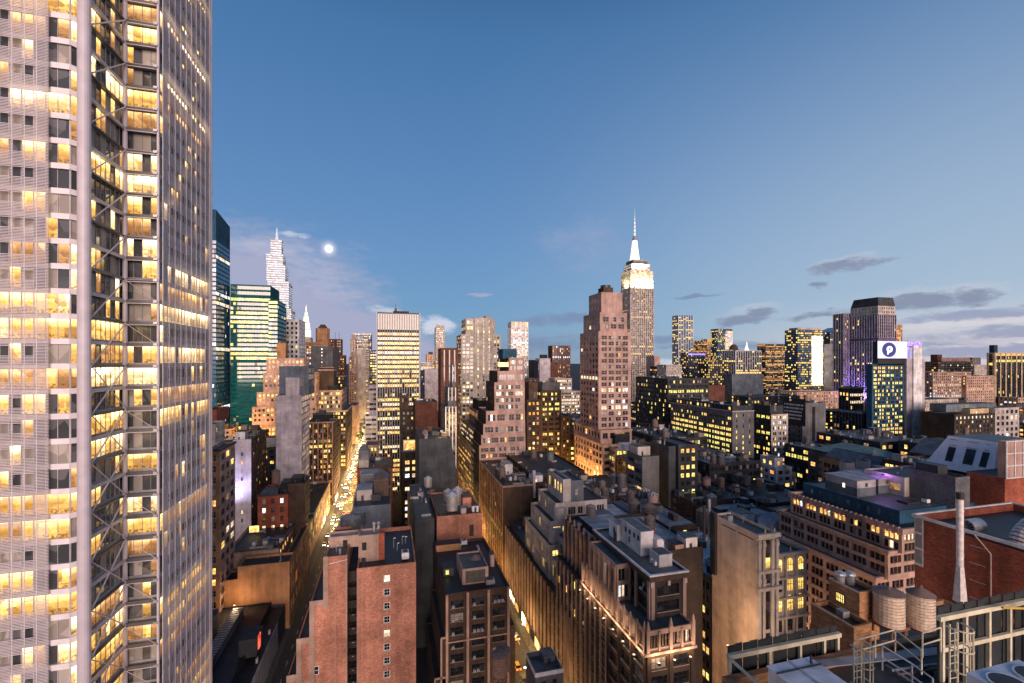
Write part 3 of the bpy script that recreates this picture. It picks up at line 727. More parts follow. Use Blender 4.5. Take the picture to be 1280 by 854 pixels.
# ================================================================== left of the long street
def left_side():
    # low podium under the tower
    b = B('podium_building', 'low black-roofed building with a ribbed roof duct and a gold-lit metal wall along the street')
    b.tier((-100, -41.2, 60, 203, 0, 11), 'slate', par=.6, roof='tar', kind='panel')
    met = wallmat('steel', 'panel'); b.walls.box(-41.15, -40.9, 60, 190, 1, 11.1, met)
    b.tier((-96, -46, 62, 202.5, 10.2, 13), 'black', roof='tar', par=.5)
    m = MB(); x0, x1 = -57.5, -54.2
    m.box(x0, x1, 96, 196, 12.2, 15.6, wallmat('grey'))
    for k in range(66): m.box(x0 - .05, x1 + .05, 97 + k * 1.5, 97.7 + k * 1.5, 15.61, 15.75, STEEL)
    b.part('roof_duct', m)
    for y0, y1, v0, v1, z in ((150, 172, -74, -63, 24), (173, 188, -70, -60, 20)):
        m = MB(); m.box(v0, v1, y0, y1, 12, z, wallmat('grey', 'rib')); b.part('bulkhead', m)
    m = MB(); m.box(-48, -42.5, 168, 176, 12, 18, wallmat('darkgrey')); b.part('bulkhead', m)
    m = MB(); m.box(-42.4, -42.1, 168.5, 171, 14, 18.5, MATS['lit_red']); b.part('lit_sign', m)
    for k in range(6):
        m = MB(); m.box(-41.9 - .02, -41.3, 100 + k * 16, 101 + k * 16, 12.1, 13.6, STEEL); b.part('vent', m)
    m = MB(); m.box(-40.85, -40.6, 120, 150, .6, 2.4, MATS['lit_amber']); b.part('shopfront', m)
    b.done()
    # orange plastered building
    b = B('plaster_building', 'low orange plastered building with a stepped party wall and framed street front')
    T = b.tier(pb(297, 362, 702, 205, dep=10), 'orangebrick', r=st(fh=7, bw=5.5, ww=.7, wh=.62, lit=.05, rows=0, base=4, rec=.8, blind=.1, mh=1, mv=2), roof='tar', par=1.0)
    S_FRAME = st(fh=7, bw=5.5, ww=.7, wh=.62, lit=.05, rows=0, base=4, rec=.8, blind=.1, mh=1, mv=2)
    b.tier((T[1] - 3, T[1], 215.05, 252, 0, T[5] - .2), 'orangebrick', r=S_FRAME, par=1.2); b.tier((T[0] - 8, T[0] - .05, 205.2, 214, 0, T[5] - 5), 'orangebrick', par=.6); b.clutter(4, T, 3); b.prev = T
    b.done()
    b = B('plaster_annex', 'tan plaster block with crowded roof machinery behind the stepped orange wall')
    T = b.tier(pb(284, 349, 684, 217, dep=30), 'tan', r=st(fh=4, bw=5, lit=.1, base=4), roof='tar', cornice=(.5, .25, 'brown'))
    b.clutter(16, T, 5)
    m = MB(); m.box(-63.5, -59.5, 238, 238.4, T[5] + .3, T[5] + 3.2, MATS['lit_yellow']); b.part('lit_sign', m)
    b.done()
    b = B('apartment_house', 'orange brick apartment house with arched-top windows and a pale side grid beside the tower')
    T = b.tier(pb(258, 275, 562, 200, side=294), 'pinktan', f=st(fh=4.3, bw=3.2, ww=.55, wh=.55, lit=.22, kinds='warm', fr='w'), r=st(fh=4.3, bw=6.2, ww=.72, wh=.56, lit=.1, mv=2, blind=.15), fw=('orangebrick', 'brick'), cornice=(.7, .4, 'brown'))
    b.done()
    b = B('apartment_house', 'pale pink apartment house topped by a red brick side with a white panel')
    T = b.tier(pb(252, 269, 530, 236, side=281), 'pale', f=S_PUNCH, r=S_PUNCH)
    T = b.tier(pb(254, 271, 512, 250, side=286), 'redbrick', f=None, r=st(fh=5, bw=5, ww=.4, wh=.6, lit=.0, blind=.9, base=2), kind='brick')
    b.done()
    b = B('apartment_slab', 'dark narrow apartment slab with one window column and violet light washing its foot')
    T = b.tier(pb(291, 314, 549, 300, side=333), 'brown', f=st(fh=4.6, bw=13, ww=.13, wh=.42, lit=.55, kinds='mixed', fr='w'), r=st(fh=3.4, bw=3.4, ww=.4, lit=.08, rows=0, kinds='mixed'), fw=('lilac', 'stone'))
    b.bulkhead(T[0] + .8, T[0] + 6, 301.5, 308, 5.2, 'white'); b.bulkhead(T[0] + 1.5, T[0] + 5, 309, 313, 8, 'tan'); b.clutter(8, T, 2); b.clutter(3, T, 8, kinds=('duct', 'pipe'))
    b.done()
    l = bpy.data.lights.new('wall_washer', 'AREA'); l.energy = 7000; l.color = (.62, .58, 1.0); l.size = 9
    m = MB(); m.box(-93, -84, 291, 292, 37.5, 38.1, WHITE_FR); s = solo('wall_washer', m, (-88, 291, 38), 'pale violet floodlight at the foot of the dark narrow slab', 'floodlight')
    lo = bpy.data.objects.new('lamp', l); COL.objects.link(lo); lo.parent = s; lo.location = (0, -1, -6); lo.rotation_euler = (R(150), 0, 0)
    # stepped tower washed in yellow light
    b = B('stepped_tower', 'setback stone tower washed in golden light behind the blank lilac slab', 'tower')
    k = dict(f=st(fh=3.7, bw=3.6, ww=.5, wh=.5, lit=.3, kinds='yellow', pier=(.7, .35, None)), r=S_PUNCH)
    u = 470
    for xl, xr, yt, du in ((327, 396, 531, 0), (315, 396, 507, 2), (321, 395, 489, 5), (329, 394, 466, 8), (333, 380, 448, 11)):
        T = pb(xl, xr, yt, u + du, dep=40 - du); b.tier(T, 'peach', **k)
    b.tier(pb(346, 357, 429, u + 16, dep=10), 'orangebrick')
    b.clutter(3); b.done()
    FLOOD.append((-130, 452, 62, 26000, (1.0, .5, .1), 16)); FLOOD.append((-112, 452, 40, 20000, (1.0, .5, .1), 14)); FLOOD.append((-118, 468, 112, 9000, (1.0, .55, .15), 10))
    # blank lilac slab
    b = B('blank_tower', 'blank lilac concrete tower with a notched top and a glass street side', 'tower')
    gl = st(fh=3.6, bw=2.0, ww=.9, wh=.75, lit=.3, rows=.2, kinds='warm', glass='glass_grey', blind=.3, mv=0)
    T = b.tier(pb(345, 377, 494, 292, side=387), 'lilac', r=gl, kind='panel')
    T2 = b.tier(pb(357, 374, 472, 292.4, dep=22), 'lilac', r=gl, z0=T[5] - .9, kind='panel')
    T3 = pb(349, 386, 458, 306, dep=22, z0=T[5] - .9); b.tier(T3, 'bluegrey', f=None, r=gl)
    b.done()
    b = B('brick_walkup', 'dark red brick corner building with tall lit top-floor windows below the lilac slab')
    w = st(fh=4.0, bw=4.4, ww=.36, wh=.55, lit=.38, rows=.1, kinds='white', fr='w', blind=.4)
    T = b.tier(pb(322, 360, 617, 246, dep=20), 'redbrick', f=w, r=S_PUNCH, kind='brick', cornice=(.6, .3, 'brown'))
    m = MB(); x = T[0] + 2; m.poly([(T[0] + .5, 246.5, T[5] - .6), (T[0] + 9, 246.5, T[5] - .6), (T[0] + 7.5, 252, T[5] + 2.2), (T[0] + 2, 252, T[5] + 2.2)], roofmat('bluegrey')); m.poly([(T[0] + .5, 258, T[5] - .6), (T[0] + 2, 252, T[5] + 2.2), (T[0] + 7.5, 252, T[5] + 2.2), (T[0] + 9, 258, T[5] - .6)], roofmat('bluegrey')); m.poly([(T[0] + .5, 246.5, T[5] - .6), (T[0] + 2, 252, T[5] + 2.2), (T[0] + .5, 258, T[5] - .6)], roofmat('tar')); b.part('hipped_skylight', m)
    b.bulkhead(T[0] + 9.5, T[0] + 15, 250, 258, 5.5, 'black')
    T = b.tier(pb(360.3, 381, 604, 249, dep=15, z0=0), 'brown', r=S_PUNCH, kind='brick', cornice=(.6, .3, 'brown'))
    b.bulkhead(T[0] + .6, T[1] - 2, 252, 260, 3.0, 'black'); b.clutter(3, T, 3)
    b.done()
    tank(345, 603, 11, 14, 'dark water tank with pink-lit drum on the red brick corner building', u=252, leg=3)
    b = B('lit_building', 'low gold-lit walled building between the orange plaster wall and the brown pier loft')
    T = b.tier((-66, -43.1, 272, 366, 0, 20), 'tan', r=st(fh=5, bw=6, ww=.6, wh=.6, lit=.5, rows=.3, kinds='yellow'), f=S_PUNCH, roof='tar'); b.clutter(8, T, 2); b.shops(-43.1, 320, 364, 1, 4); b.done(40)
    # row along the street
    b = B('loft_building', 'brown loft tower with slim piers and a white-lit top row on the glowing long street')
    pi = st(fh=3.7, bw=3.4, g=2, ww=.62, wh=.55, lit=.28, rows=.15, kinds='warm', pier=(.7, .4, wallmat('orangebrick')))
    T = b.tier(pb(384, 417, 527, 372, dep=30), 'brown', f=pi, r=S_LOFT, cornice=(.8, .5, 'tan'))
    b.bulkhead(T[0] + 3, T[0] + 16, 378, 396, 5.5, 'black'); b.shops(T[1] + .4, 373, 401, 1, 5); b.bulkhead(T[0] + 7, T[0] + 11, 381, 390, 8, 'slate'); b.clutter(5, T, 3); b.done()
    b = B('loft_building', 'broad setback loft block with golden cornices and a dark gridded flank on the long street')
    T = b.tier(pb(375, 433.5, 513, 484, dep=68), 'brown', f=st(fh=3.8, bw=5, g=2, ww=.66, wh=.6, lit=.3, kinds='yellow'), r=st(fh=3.8, bw=4.2, g=2, ww=.7, wh=.6, lit=.06, rows=.02), cornice=(1.2, .9, 'goldstone'))
    T = b.tier(pb(375, 427, 488, 492, dep=56), 'tan', f=st(fh=4, bw=5, g=2, ww=.66, wh=.6, lit=.3, rows=.2, kinds='yellow', base=2), r=S_LOFT, cornice=(1, .6, 'peach'))
    b.tier(pb(398, 417, 462, 506, dep=24), 'brown', cornice=(1, .5, 'peach')); b.bulkhead(*[T[1] - 14, T[1] - 5, 500, 515], 5, 'black', z=T[5] - .9); b.clutter(8, T, 4); b.done()
    FLOOD.append((-58, 198, 16, 2600, (1, .6, .3), 1))
    for y in (100, 116, 132, 148): FLOOD.append((-37.5, y, 3, 1500, (1, .5, .12), 1))  # added lights standing in for shop glow along the podium wall
    FLOOD.append((-41, 486, 88, 9000, (1, .58, .2), 6)); FLOOD.append((-55, 480, 94, 6000, (1, .58, .2), 6))
    b = B('slim_tower', 'thin orange-lit pier building at the far bend of the long street')
    b.tier(pb(436, 445.5, 507, 640, dep=60), 'peach', r=S_PUNCH); b.done()
    b = B('slim_tower', 'slender beige apartment tower with a stepped crown before the black slab', 'tower')
    b.tier(pb(436, 446, 446, 760, dep=16), 'tan', f=S_PUNCH, r=S_PUNCH); b.tier(pb(438, 445, 424, 762, dep=12), 'tan', f=S_PUNCH); b.tier(pb(439.5, 443.5, 418, 764, dep=6), 'tan'); b.done()
    b = B('office_slab', 'black glass office slab with pale roof edge in the gap over the long street', 'office tower')
    b.tier(pb(440, 464.5, 417, 1100, dep=30), 'black', f=st(fh=3.9, bw=2.6, ww=.9, wh=.6, lit=.1, rows=.08, kinds='white'), cornice=(2.2, .3, 'white')); b.done()
    b = B('office_block', 'pale blank-fronted office block with banded right edge below the black slab')
    b.tier(pb(445, 457, 436, 860, dep=30), 'pale', r=S_BANDS); b.tier(pb(457.2, 461.5, 436.5, 860, dep=30, z0=0), 'pale', f=S_BANDS, r=S_BANDS); b.done()
    b = B('office_block', 'dark glass block with lime-lit windows beside the white pier tower')
    b.tier(pb(461.7, 472, 438, 700, dep=30), 'black', f=st(fh=3.9, bw=3, ww=.8, wh=.6, lit=.22, kinds='lime')); b.done()
    b = B('crowned_tower', 'ornate cream tower with bright floors and a green pyramid roof closing the long street', 'tower')
    u = 905
    cr = st(fh=4.1, bw=3.2, ww=.55, wh=.62, lit=.45, rows=.35, kinds='white')
    b.tier(pb(437, 461, 499, u, dep=30), 'cream', f=st(fh=4.1, bw=3.2, ww=.5, lit=.15, kinds='warm'), cornice=(1.5, .8, 'white'))
    b.tier(pb(441, 459.5, 461, u + 3, dep=22), 'cream', f=cr, r=S_PUNCH, cornice=(1, .5, 'cream')); T = b.tier(pb(444, 457, 457, u + 6, dep=14), 'cream', f=None)
    m = MB(); m.frustum((T[0] + T[1]) / 2, T[2] + 7, T[5] - .9, T[5] + 11, 7.2, .8, plain('copper_roof', (.05, .12, .12), .5), 4, a0=math.pi / 4); b.part('pyramid_roof', m); b.done()
    FLOOD.append((-38, 892, 56, 26000, (1, .72, .4), 10))
    b = B('banded_block', 'white office block in two steps with dark ribbon windows left of the white pier tower')
    k = st(fh=3.9, bw=4, ww=.95, wh=.48, lit=.08, rows=.05, em=.3, rec=.4)
    b.tier(pb(456.5, 472.5, 520, 396, dep=22), 'white', f=k); b.tier(pb(461, 472.5, 482, 398, dep=18), 'lilac', f=k); b.done()
    # glass towers far left
    b = B('glass_tower', 'blue glass tower with a slanted dark crown behind the rod-screened tower', 'office tower')
    cu = st(fh=4.2, bw=1.6, ww=.97, wh=.7, sill=.2, rec=.06, lit=.02, rows=.06, kinds='white', blind=.05, em=.05, top=.1, base=1, glass='glass_blue', mv=0, mh=0)
    T = b.tier(pb(250, 270, 300, 470, side=287.5), 'tileblue', f=cu, r=cu, par=0, roof='tar')
    m = MB(); v0, v1, u0, u1, _, z = T; a = zat(262, u0, v1); c = zat(284, u1, v1)
    m.poly([(v1, u0, z + .01), (v1, u1, z + .01), (v1, u1, c), (v1, u0, a)], wallmat('tileblue')); m.poly([(v0, u0, z + .01), (v1, u0, z + .01), (v1, u0, a), (v0, u0, a)], wallmat('tileblue'))
    m.poly([(v0, u0, a), (v1, u0, a), (v1, u1, c), (v0, u1, c)], BLACKMET); m.poly([(v0, u1, z), (v0, u0, z), (v0, u0, a), (v0, u1, c)], wallmat('tileblue')); m.poly([(v1, u1, z), (v0, u1, z), (v0, u1, c), (v1, u1, c)], wallmat('tileblue')); b.part('crown', m); b.done(60)
    b = B('glass_tower', 'green glass tower with bright lime-lit floors over a dark teal base', 'office tower')
    tg = dict(fh=4.15, bw=2.3, ww=.96, wh=.62, sill=.2, rec=.08, em=.1, base=1, top=.5, mv=0, mh=0, glass='glass_teal', blind=.03)
    on, off = st(lit=.35, rows=.5, kinds='lime', **tg), st(lit=.03, rows=.02, kinds='lime', **tg)
    u = 500; T = pb(288, 338, 357, u, dep=38)
    zc = zat(452, u, T[1]); b.tier((T[0], T[1], u, u + 38, 0, zc), 'teal', f=off, r=off, par=0); b.tier((T[0], T[1], u, u + 38, zc, zat(372, u, T[1])), 'teal', f=on, r=on, par=0)
    b.tier((T[0], T[1], u + .3, u + 37.7, zat(372, u, T[1]) , T[5]), 'teal', f=off, r=None)
    T2 = pb(337, 347, 375, u - 8, side=358); b.tier((T[1] + .1, T2[1], u - 8, T2[3], 0, T2[5]), 'teal', f=on, r=off); b.done(100)
    b = B('supertall_tower', 'tapering white-lit supertall tower with a needle spire beneath the cloud', 'skyscraper')
    sp = st(fh=4.6, bw=3.0, ww=.96, wh=.66, lit=.5, rows=.6, kinds='spire', blind=.0, em=.1, base=1, top=.2, mv=0, mh=0, glass='glass_grey', rec=.3)
    u = 1060
    for xl, xr, yt, du, z0 in ((334, 364, 386, 0, 0), (334, 361, 352, 3, None), (333, 356.5, 332, 6, None), (332.5, 354, 318, 9, None), (338, 352, 300, 14, None)):
        b.tier(pb(xl, xr, yt, u + du, dep=44 - 2 * du, z0=z0), 'coolwhite', f=sp, r=sp, par=0)
    T = b.prev; m = MB(); cx, cy = (T[0] + T[1]) / 2, (T[2] + T[3]) / 2; z1 = zat(281, u, cx); m.frustum(cx, cy, T[5], z1, 3.4, .6, MATS['spire_light'], 6); b.part('spire', m); b.done()
    b = B('spired_tower', 'cream tower with a glowing stepped needle crown seen past the white office block', 'skyscraper')
    u = 1330; b.tier(pb(374, 389, 422, u, dep=28), 'cream', f=S_PUNCH); T = b.prev; m = MB(); cx, cy = (T[0] + T[1]) / 2, u + 14
    zs = [zat(y, u, cx) for y in (422, 412, 403, 395, 389, 380)]; rs = [12.5, 10.5, 8, 5, 2.2, .2]
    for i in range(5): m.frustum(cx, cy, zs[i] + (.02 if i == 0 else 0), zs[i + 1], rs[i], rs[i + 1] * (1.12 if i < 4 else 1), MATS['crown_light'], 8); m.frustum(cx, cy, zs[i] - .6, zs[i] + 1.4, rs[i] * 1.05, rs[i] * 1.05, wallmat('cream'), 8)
    b.part('crown', m); b.done()
    b = B('office_block', 'white stone office block with deep square windows beside the needle-crowned tower')
    dq = st(fh=5.2, bw=5, ww=.5, wh=.55, lit=.05, rows=0, rec=.8, base=2, top=2.5, mv=0, mh=0)
    b.tier(pb(356, 374, 399, 560, side=381.5), 'white', f=dq, r=st(fh=4.5, bw=4, ww=.4, lit=.02)); b.clutter(2); b.done()
    b = B('brick_tower', 'orange brick tower with a small octagonal top left of the grey box', 'tower')
    u = 690; T = b.tier(pb(382, 410, 428, u, dep=30), 'peach', f=st(fh=3.8, bw=3.6, lit=.2, rows=.2, kinds='white'), cornice=(4, .5, 'orangebrick')); m = MB(); cx = ratio(403.5) * (u + 12)
    m.frustum(cx, u + 12, T[5] - .9, zat(410, u, cx), 9.5, 9.5, wallmat('orangebrick'), 8); m.frustum(cx, u + 12, zat(410, u, cx), zat(405, u, cx), 7, 3, wallmat('brown'), 8); b.part('octagon_top', m); b.done()
    b = B('brick_tower', 'brown setback tower with roof masts behind the grey windowless box', 'tower')
    u = 740; T = b.tier(pb(406, 431, 444, u, dep=26), 'rust', f=S_PUNCH, r=S_PUNCH); b.tier(pb(404, 427, 424, u + 4, dep=18), 'rust', f=S_PUNCH)
    for px in (419, 424): m = MB(); x = ratio(px) * (u + 10); m.tube((x, u + 10, b.prev[5] - 1), (x, u + 10, b.prev[5] + 11), .25, RUSTY); b.part('mast', m)
    b.done()
    b = B('mechanical_block', 'grey windowless box tower with one lit window column', 'building')
    T = b.tier(pb(388.5, 416, 433, 590, side=424), 'grey', f=st(fh=3.9, bw=26, ww=.06, wh=.4, lit=.8, kinds='white'), r=st(fh=3.9, bw=2.5, ww=.5, wh=.9, lit=0), kind='rib'); b.done()
    b = B('setback_block', 'low dark setback block with pink edges in front of the grey box', 'building')
    b.tier(pb(386, 431, 470, 545, dep=20), 'darkbrown', f=S_LOFT, cornice=(.8, .4, 'peach')); b.tier(pb(400, 417, 459, 548, dep=12), 'darkbrown', cornice=(.8, .3, 'peach')); b.done()
FLOOD = []  # wall lights, many of them added where no lamp is known
left_side()

# ================================================================== between the two glowing streets
def middle():
    b = B('pier_tower', 'tall office tower of white vertical piers with rows of lit floors, dark louvred top', 'office tower')
    T = pb(471, 524.5, 391, 388, dep=42); zt = zat(413, 388, 0); m = T[5]
    b.tier((T[0], T[1], 388, 430, 0, zt), 'darkgrey', f=S_PIERS, l=S_PIERS, r=S_PIERS, par=0)
    b.tier((T[0] + .05, T[1] - .05, 388.05, 429.95, zt, m), 'darkgrey', f=st(fh=13, bw=1.95, ww=.72, wh=.95, sill=.02, rec=.6, lit=0, blind=0, em=.45, base=.3, top=.5, pier=(.36, .45, PIER_FR), mv=0, mh=0))
    q = MB(); q.box(3, 16, 398, 410, m - .9, m + 2.4, wallmat('darkgrey')); b.part('bulkhead', q); q = MB(); q.box(4, 6, 400, 402, m + 2.4, m + 5, BLACKMET); q.tube((5, 401, m + 5), (5, 401, m + 9), .15, BLACKMET); b.part('mast', q)
    for x in (T[0] - .3, T[1] - .1):
        q = MB(); q.box(x, x + .45, 387.3, 388.4, 0, m + .2, WHITE_FR); b.part('corner_pier', q)
    b.done(100)
    b = B('domed_building', 'red brick building with arched white-lit windows and a small domed roof turret')
    T = b.tier(pb(446.5, 491, 584, 300, dep=30), 'redbrick', f=st(fh=5.6, bw=4.2, ww=.5, wh=.55, lit=.5, kinds='white', fr='w', blind=.3), kind='brick', cornice=(.8, .5, 'brown'))
    q = MB(); cx = ratio(455) * 306; z = T[5] - .9; q.box(cx - 3, cx + 3, 303, 309, z, z + 5, wallmat('pale')); q.frustum(cx, 306, z + 5, z + 11, 3.6, 3.5, wallmat('steel', 'rib'), 12); q.frustum(cx, 306, z + 11, z + 13.5, 3.7, 2.2, wallmat('bluegrey'), 12); q.frustum(cx, 306, z + 13.5, z + 15, 2.2, .2, wallmat('bluegrey'), 12); b.part('turret', q)
    b.clutter(6, T, 2); b.done()
    b = B('loft_building', 'dark loft with cream pier rhythm tucked behind the domed red building')
    b.tier(pb(457, 473, 556, 340, dep=20), 'tan', f=st(fh=4, bw=2.4, ww=.5, lit=.2, kinds='yellow', pier=(.5, .3, None))); b.done()
    b = B('grey_building', 'blank slate-grey walled building with crowded roof sheds above the pink brick house')
    T = b.tier(pb(440.5, 488.5, 632, 176, dep=55), 'bluegrey', kind='block', par=1.0, roof='teal', f=None, r=st(fh=3.6, bw=4, lit=.1, kinds='yellow'))
    T = b.prev; z = T[5] - .9
    for a, c, u0, u1, h, w, rf in ((T[0] + .8, T[0] + 6.5, 186, 196, 4, 'pale', 'silver'), (T[0] + 7, T[1] - .8, 190, 200, 6.5, 'brown', 'bluegrey'), (T[0] + 1, T[0] + 8, 205, 215, 5.5, 'grey', 'silver'), (T[0] + 9, T[1] - 1, 212, 224, 8, 'darkbrown', 'tar')):
        b.bulkhead(a, c, u0, u1, h, w, rf)
    q = MB(); a, c = T[0] + 7, T[1] - .8; q.poly([(a, 189.9, z + 6.7), (c, 189.9, z + 6.7), ((a + c) / 2, 189.9, z + 9)], wallmat('brown', 'brick')); q.poly([(a, 189.9, z + 6.7), ((a + c) / 2, 189.9, z + 9), ((a + c) / 2, 200, z + 9), (a, 200, z + 6.7)], roofmat('bluegrey')); q.poly([((a + c) / 2, 189.9, z + 9), (c, 189.9, z + 6.7), (c, 200, z + 6.7), ((a + c) / 2, 200, z + 9)], roofmat('bluegrey')); b.part('gable', q)
    b.clutter(14, T, 6); b.done()
    # pink brick apartment house, seen from its blank side
    b = B('brick_apartment', 'pink brick apartment house with a stepped pale edge and a single column of white-framed windows', 'apartment house')
    w = st(fh=3.25, bw=9, ww=.125, wh=.52, sill=.25, fe=.15, lit=.0, rows=.0, kinds='white', fr='w', rec=.18, base=2.2, top=1.6, blind=.1, mh=1, mv=0)
    u = 114.8; zr = zat(711, u, ratio(446) * u)
    v446, v520, v434, v405 = ratio(446) * u, ratio(520) * u, ratio(434) * u, ratio(405.5) * u
    wm = wallmat('pinkbrick', 'brick')
    b.root = empty(b.name, (-6, 120, 0), b.label, b.cat)
    # right bay with the window column
    b.tier((v446, v520, u, u + 26, 0, zr), 'pinkbrick', f=w, kind='brick', par=1.1, roof='tar')
    # make some of the column's windows lit
    lits = {1, 4}
    n = 0
    for i, W in enumerate(b.wins):
        W = list(W); W[6] = 'glass_dark'
        x = (v446 + .62 * (v520 - v446)); h = (W[2] - W[1]); W[1], W[2] = W[1], W[2]
        if i % 9 in (3, 7): W[6] = 'lit_white'
        elif i % 5 == 2: W[6] = 'blind'
        b.wins[i] = tuple(W)
    zl = zat(697, u, v405)
    b.tier((v405, v434, u + .05, u + 20, 0, zl), 'pinkbrick', kind='brick', par=.6, roof='teal')
    b.tier((v434 - .05, v446 + .05, u + 4, u + 24, 0, zr - 2.2), 'darkbrown', f=st(fh=3.25, bw=2.4, ww=.6, wh=.5, lit=.06, base=2), par=.3)
    for k in range(9):
        q = MB(); z = zr - 5 - k * 3.25; q.box(v434 + .1, v446 - .1, u + 1.2, u + 3.9, z, z + .1, BLACKMET); q.bar((v434 + .15, u + 1.2, z + 1), (v446 - .15, u + 1.2, z + 1), .05, .05, BLACKMET); q.bar((v434 + .3, u + 1.5, z - 3.1), (v446 - .3, u + 1.5, z), .5, .06, BLACKMET); b.part('fire_escape', q)
    sp = wallmat('tan', 'block'); prev_v = v405
    for px, py in ((388.5, 753), (372.5, 800), (360, 846)):
        v = ratio(px) * (u + .4); z = zat(py, u, v); b.tier((v, prev_v - .02, u + .1, u + 20, 0, z), 'pinkbrick', kind='brick', par=.5)
        q = MB(); q.box(v - .25, v + .9, u - .12, u + .08, 0, z + .25, sp); q.box(v + .9, prev_v - .26, u - .12, u + .08, z - .95, z + .25, sp); b.part('stone_quoin', q); prev_v = v
    q = MB(); q.box(v405 - .25, v405 + .85, u - .12, u + .03, zat(760, u, v405), zl + .2, sp); b.part('stone_quoin', q)
    q = MB(); q.box(v434 - .3, v434, u - .06, u + .04, 0, zl + .15, sp); b.part('stone_quoin', q); q = MB(); q.box(v446, v446 + .2, u - .06, u - .004, 0, zr + .15, sp); b.part('stone_quoin', q)
    q = MB(); q.bar((v405 + 1, u - .1, zl - 1.6), (v434, u - .1, zl - 1.0), .08, .12, WHITE_FR); b.part('pipe', q)
    # two narrow windows of the lower steps
    for px, py in ((395.5, 838),):
        x = ratio(px) * u; z = zat(py, u, x); q = MB(); q.box(x - .55, x + .55, u - .05, u + .09, z - 1.0, z + 1.0, WHITE_FR); q.quad((x - .42, u - .055, z - .88), (x + .42, u - .055, z - .88), (x + .42, u - .055, z + .88), (x - .42, u - .055, z + .88), MATS['glass_dark']); q.box(x - .45, x + .45, u - .075, u - .056, z - .05, z + .05, WHITE_FR); b.part('window', q)
    # penthouse
    up = u + 6; va, vb, vm = ratio(410) * up, ratio(473.5) * up, ratio(448) * up; zt = zat(674, up, va)
    b.prev = (0, 0, 0, 0, 0, zr)
    b.tier((va, vm, up + 1.0, up + 5, zl - .9, zt), 'tan', kind='block', par=.5, roof='silver'); b.tier((vm + .02, vb, up, up + 5, zr - 1.2, zt + .05), 'tan', kind='block', par=.5, roof='silver')
    q = MB(); x = ratio(478) * up; q.box(vb + .02, vb + 1.4, up - .3, up + 2, zr - 1, zt + .3, wallmat('redbrick', 'brick')); b.part('chimney', q)
    for px, y0, y1, du in ((431, 677, 690, .95), (455.3, 678, 688, -.05), (454.5, 697, 711, -.05)):
        x = ratio(px) * up; q = MB(); za, zb_ = zat(y1, up, x), zat(y0, up, x); q.box(x - .55, x + .55, up + du, up + du + .04, za, zb_, DARK_FR); q.quad((x - .45, up + du - .005, za + .1), (x + .45, up + du - .005, za + .1), (x + .45, up + du - .005, zb_ - .1), (x - .45, up + du - .005, zb_ - .1), MATS['glass_dark']); b.part('window' if y0 < 690 else 'door', q)
    for px in (467.5, 473):
        x = ratio(px) * (up + 4); q = MB(); q.frustum(x, up + 4, zt - .5, zt + 1.3, .32, .32, STEEL, 10); q.sphere((x, up + 4, zt + 1.5), .5, STEEL, 8, 6); b.part('vent', q)
    b.clutter(5, (vb + 1.5, v520, u, u + 18, 0, zr), 4, kinds=('unit', 'pipe', 'vent')); b.clutter(2, (v405, v434, u, u + 7, 0, zl), 4, kinds=('vent', 'pipe'))
    for px in (419, 452.5, 484):
        x = ratio(px) * u; q = MB(); q.tube((x, u - .07, 20), (x, u - .07, zr - 1.5), .035, plain('pale_pipe', (.5, .42, .34), .5), 5); b.part('downpipe', q)
    b.done(60)
    for i, (px, py, dx, dy, uu, lb) in enumerate(((433, 659, 16, 14, 148, 'squat dark tank with a wide shallow cone behind the brick penthouse'), (441, 659, 19, 12, 138, 'front squat tank with a pleated grey cone behind the brick penthouse'), (449.5, 653, 17, 14, 150, 'tallest of three squat grey tanks behind the brick penthouse'))):
        tank(px, py, dx, dy, lb, u=uu, mat=plain('dark_tank', (.05, .06, .07), .6), cone=plain('zinc_cone', (.16, .18, .20), .45), coneh=.2, leg=3)
    # beyond the rear yard
    b = B('loft_building', 'dark loft with bright white windows and a glowing roof billboard by the rear yard')
    T = b.tier(pb(503, 524, 564, 300, dep=26), 'darkbrown', f=st(fh=4.2, bw=3.6, ww=.6, wh=.56, lit=.45, rows=.3, kinds='white'), cornice=(.6, .3, 'grey'))
    q = MB(); q.box(T[0] + 1, T[1] - 1.5, 302, 302.4, T[5] + .4, T[5] + 6, MATS['lit_warm']); q.box(T[0] + .6, T[1] - 1.1, 302.5, 303.2, T[5] - .9, T[5] + 6.6, STEEL); b.part('billboard', q); b.clutter(4, T, 4); b.done()
    b = B('slate_building', 'blank charcoal wall with a slanted roof edge above the narrow yard')
    T = b.tier(pb(523.8, 562, 549, 252, dep=40), 'slate', kind='block', par=.5); v0, v1 = T[0], T[1]
    T2 = pb(562.2, 571, 590, 252.1, dep=38, z0=0); b.tier(T2, 'slate', kind='block', par=.4)
    q = MB(); z = T2[5]; q.poly([(v1, 252, z), (T2[1], 252, z), (v1 + .5, 252, T[5]), (v1, 252, T[5])], wallmat('slate', 'block')); q.poly([(v1 + .5, 252, T[5]), (T2[1], 252, z), (T2[1], 290, z), (v1 + .5, 290, T[5])], roofmat('silver')); b.part('sloping_roof', q)
    b.clutter(8, T, 5); b.done()
    tank(531, 548, 8, 9, 'small timber tank above the blank charcoal wall', u=270, leg=2)
    b = B('brown_slab', 'blank dark red-brown slab behind the charcoal wall')
    b.tier(pb(519, 547, 503, 330, dep=30), 'rust', kind='block', f=None); b.clutter(3); b.done()
    b = B('loft_building', 'narrow black-brown building with small dim windows squeezed beside the white pier tower')
    b.tier(pb(501, 519, 512, 345, dep=30), 'darkbrown', f=S_PUNCH); b.tier(pb(500, 511, 494, 352, dep=16), 'brown', f=S_PUNCH); b.clutter(3); b.done()
    b = B('low_loft', 'low loft with a pale blue roof and tan lit front beside the rear yard')
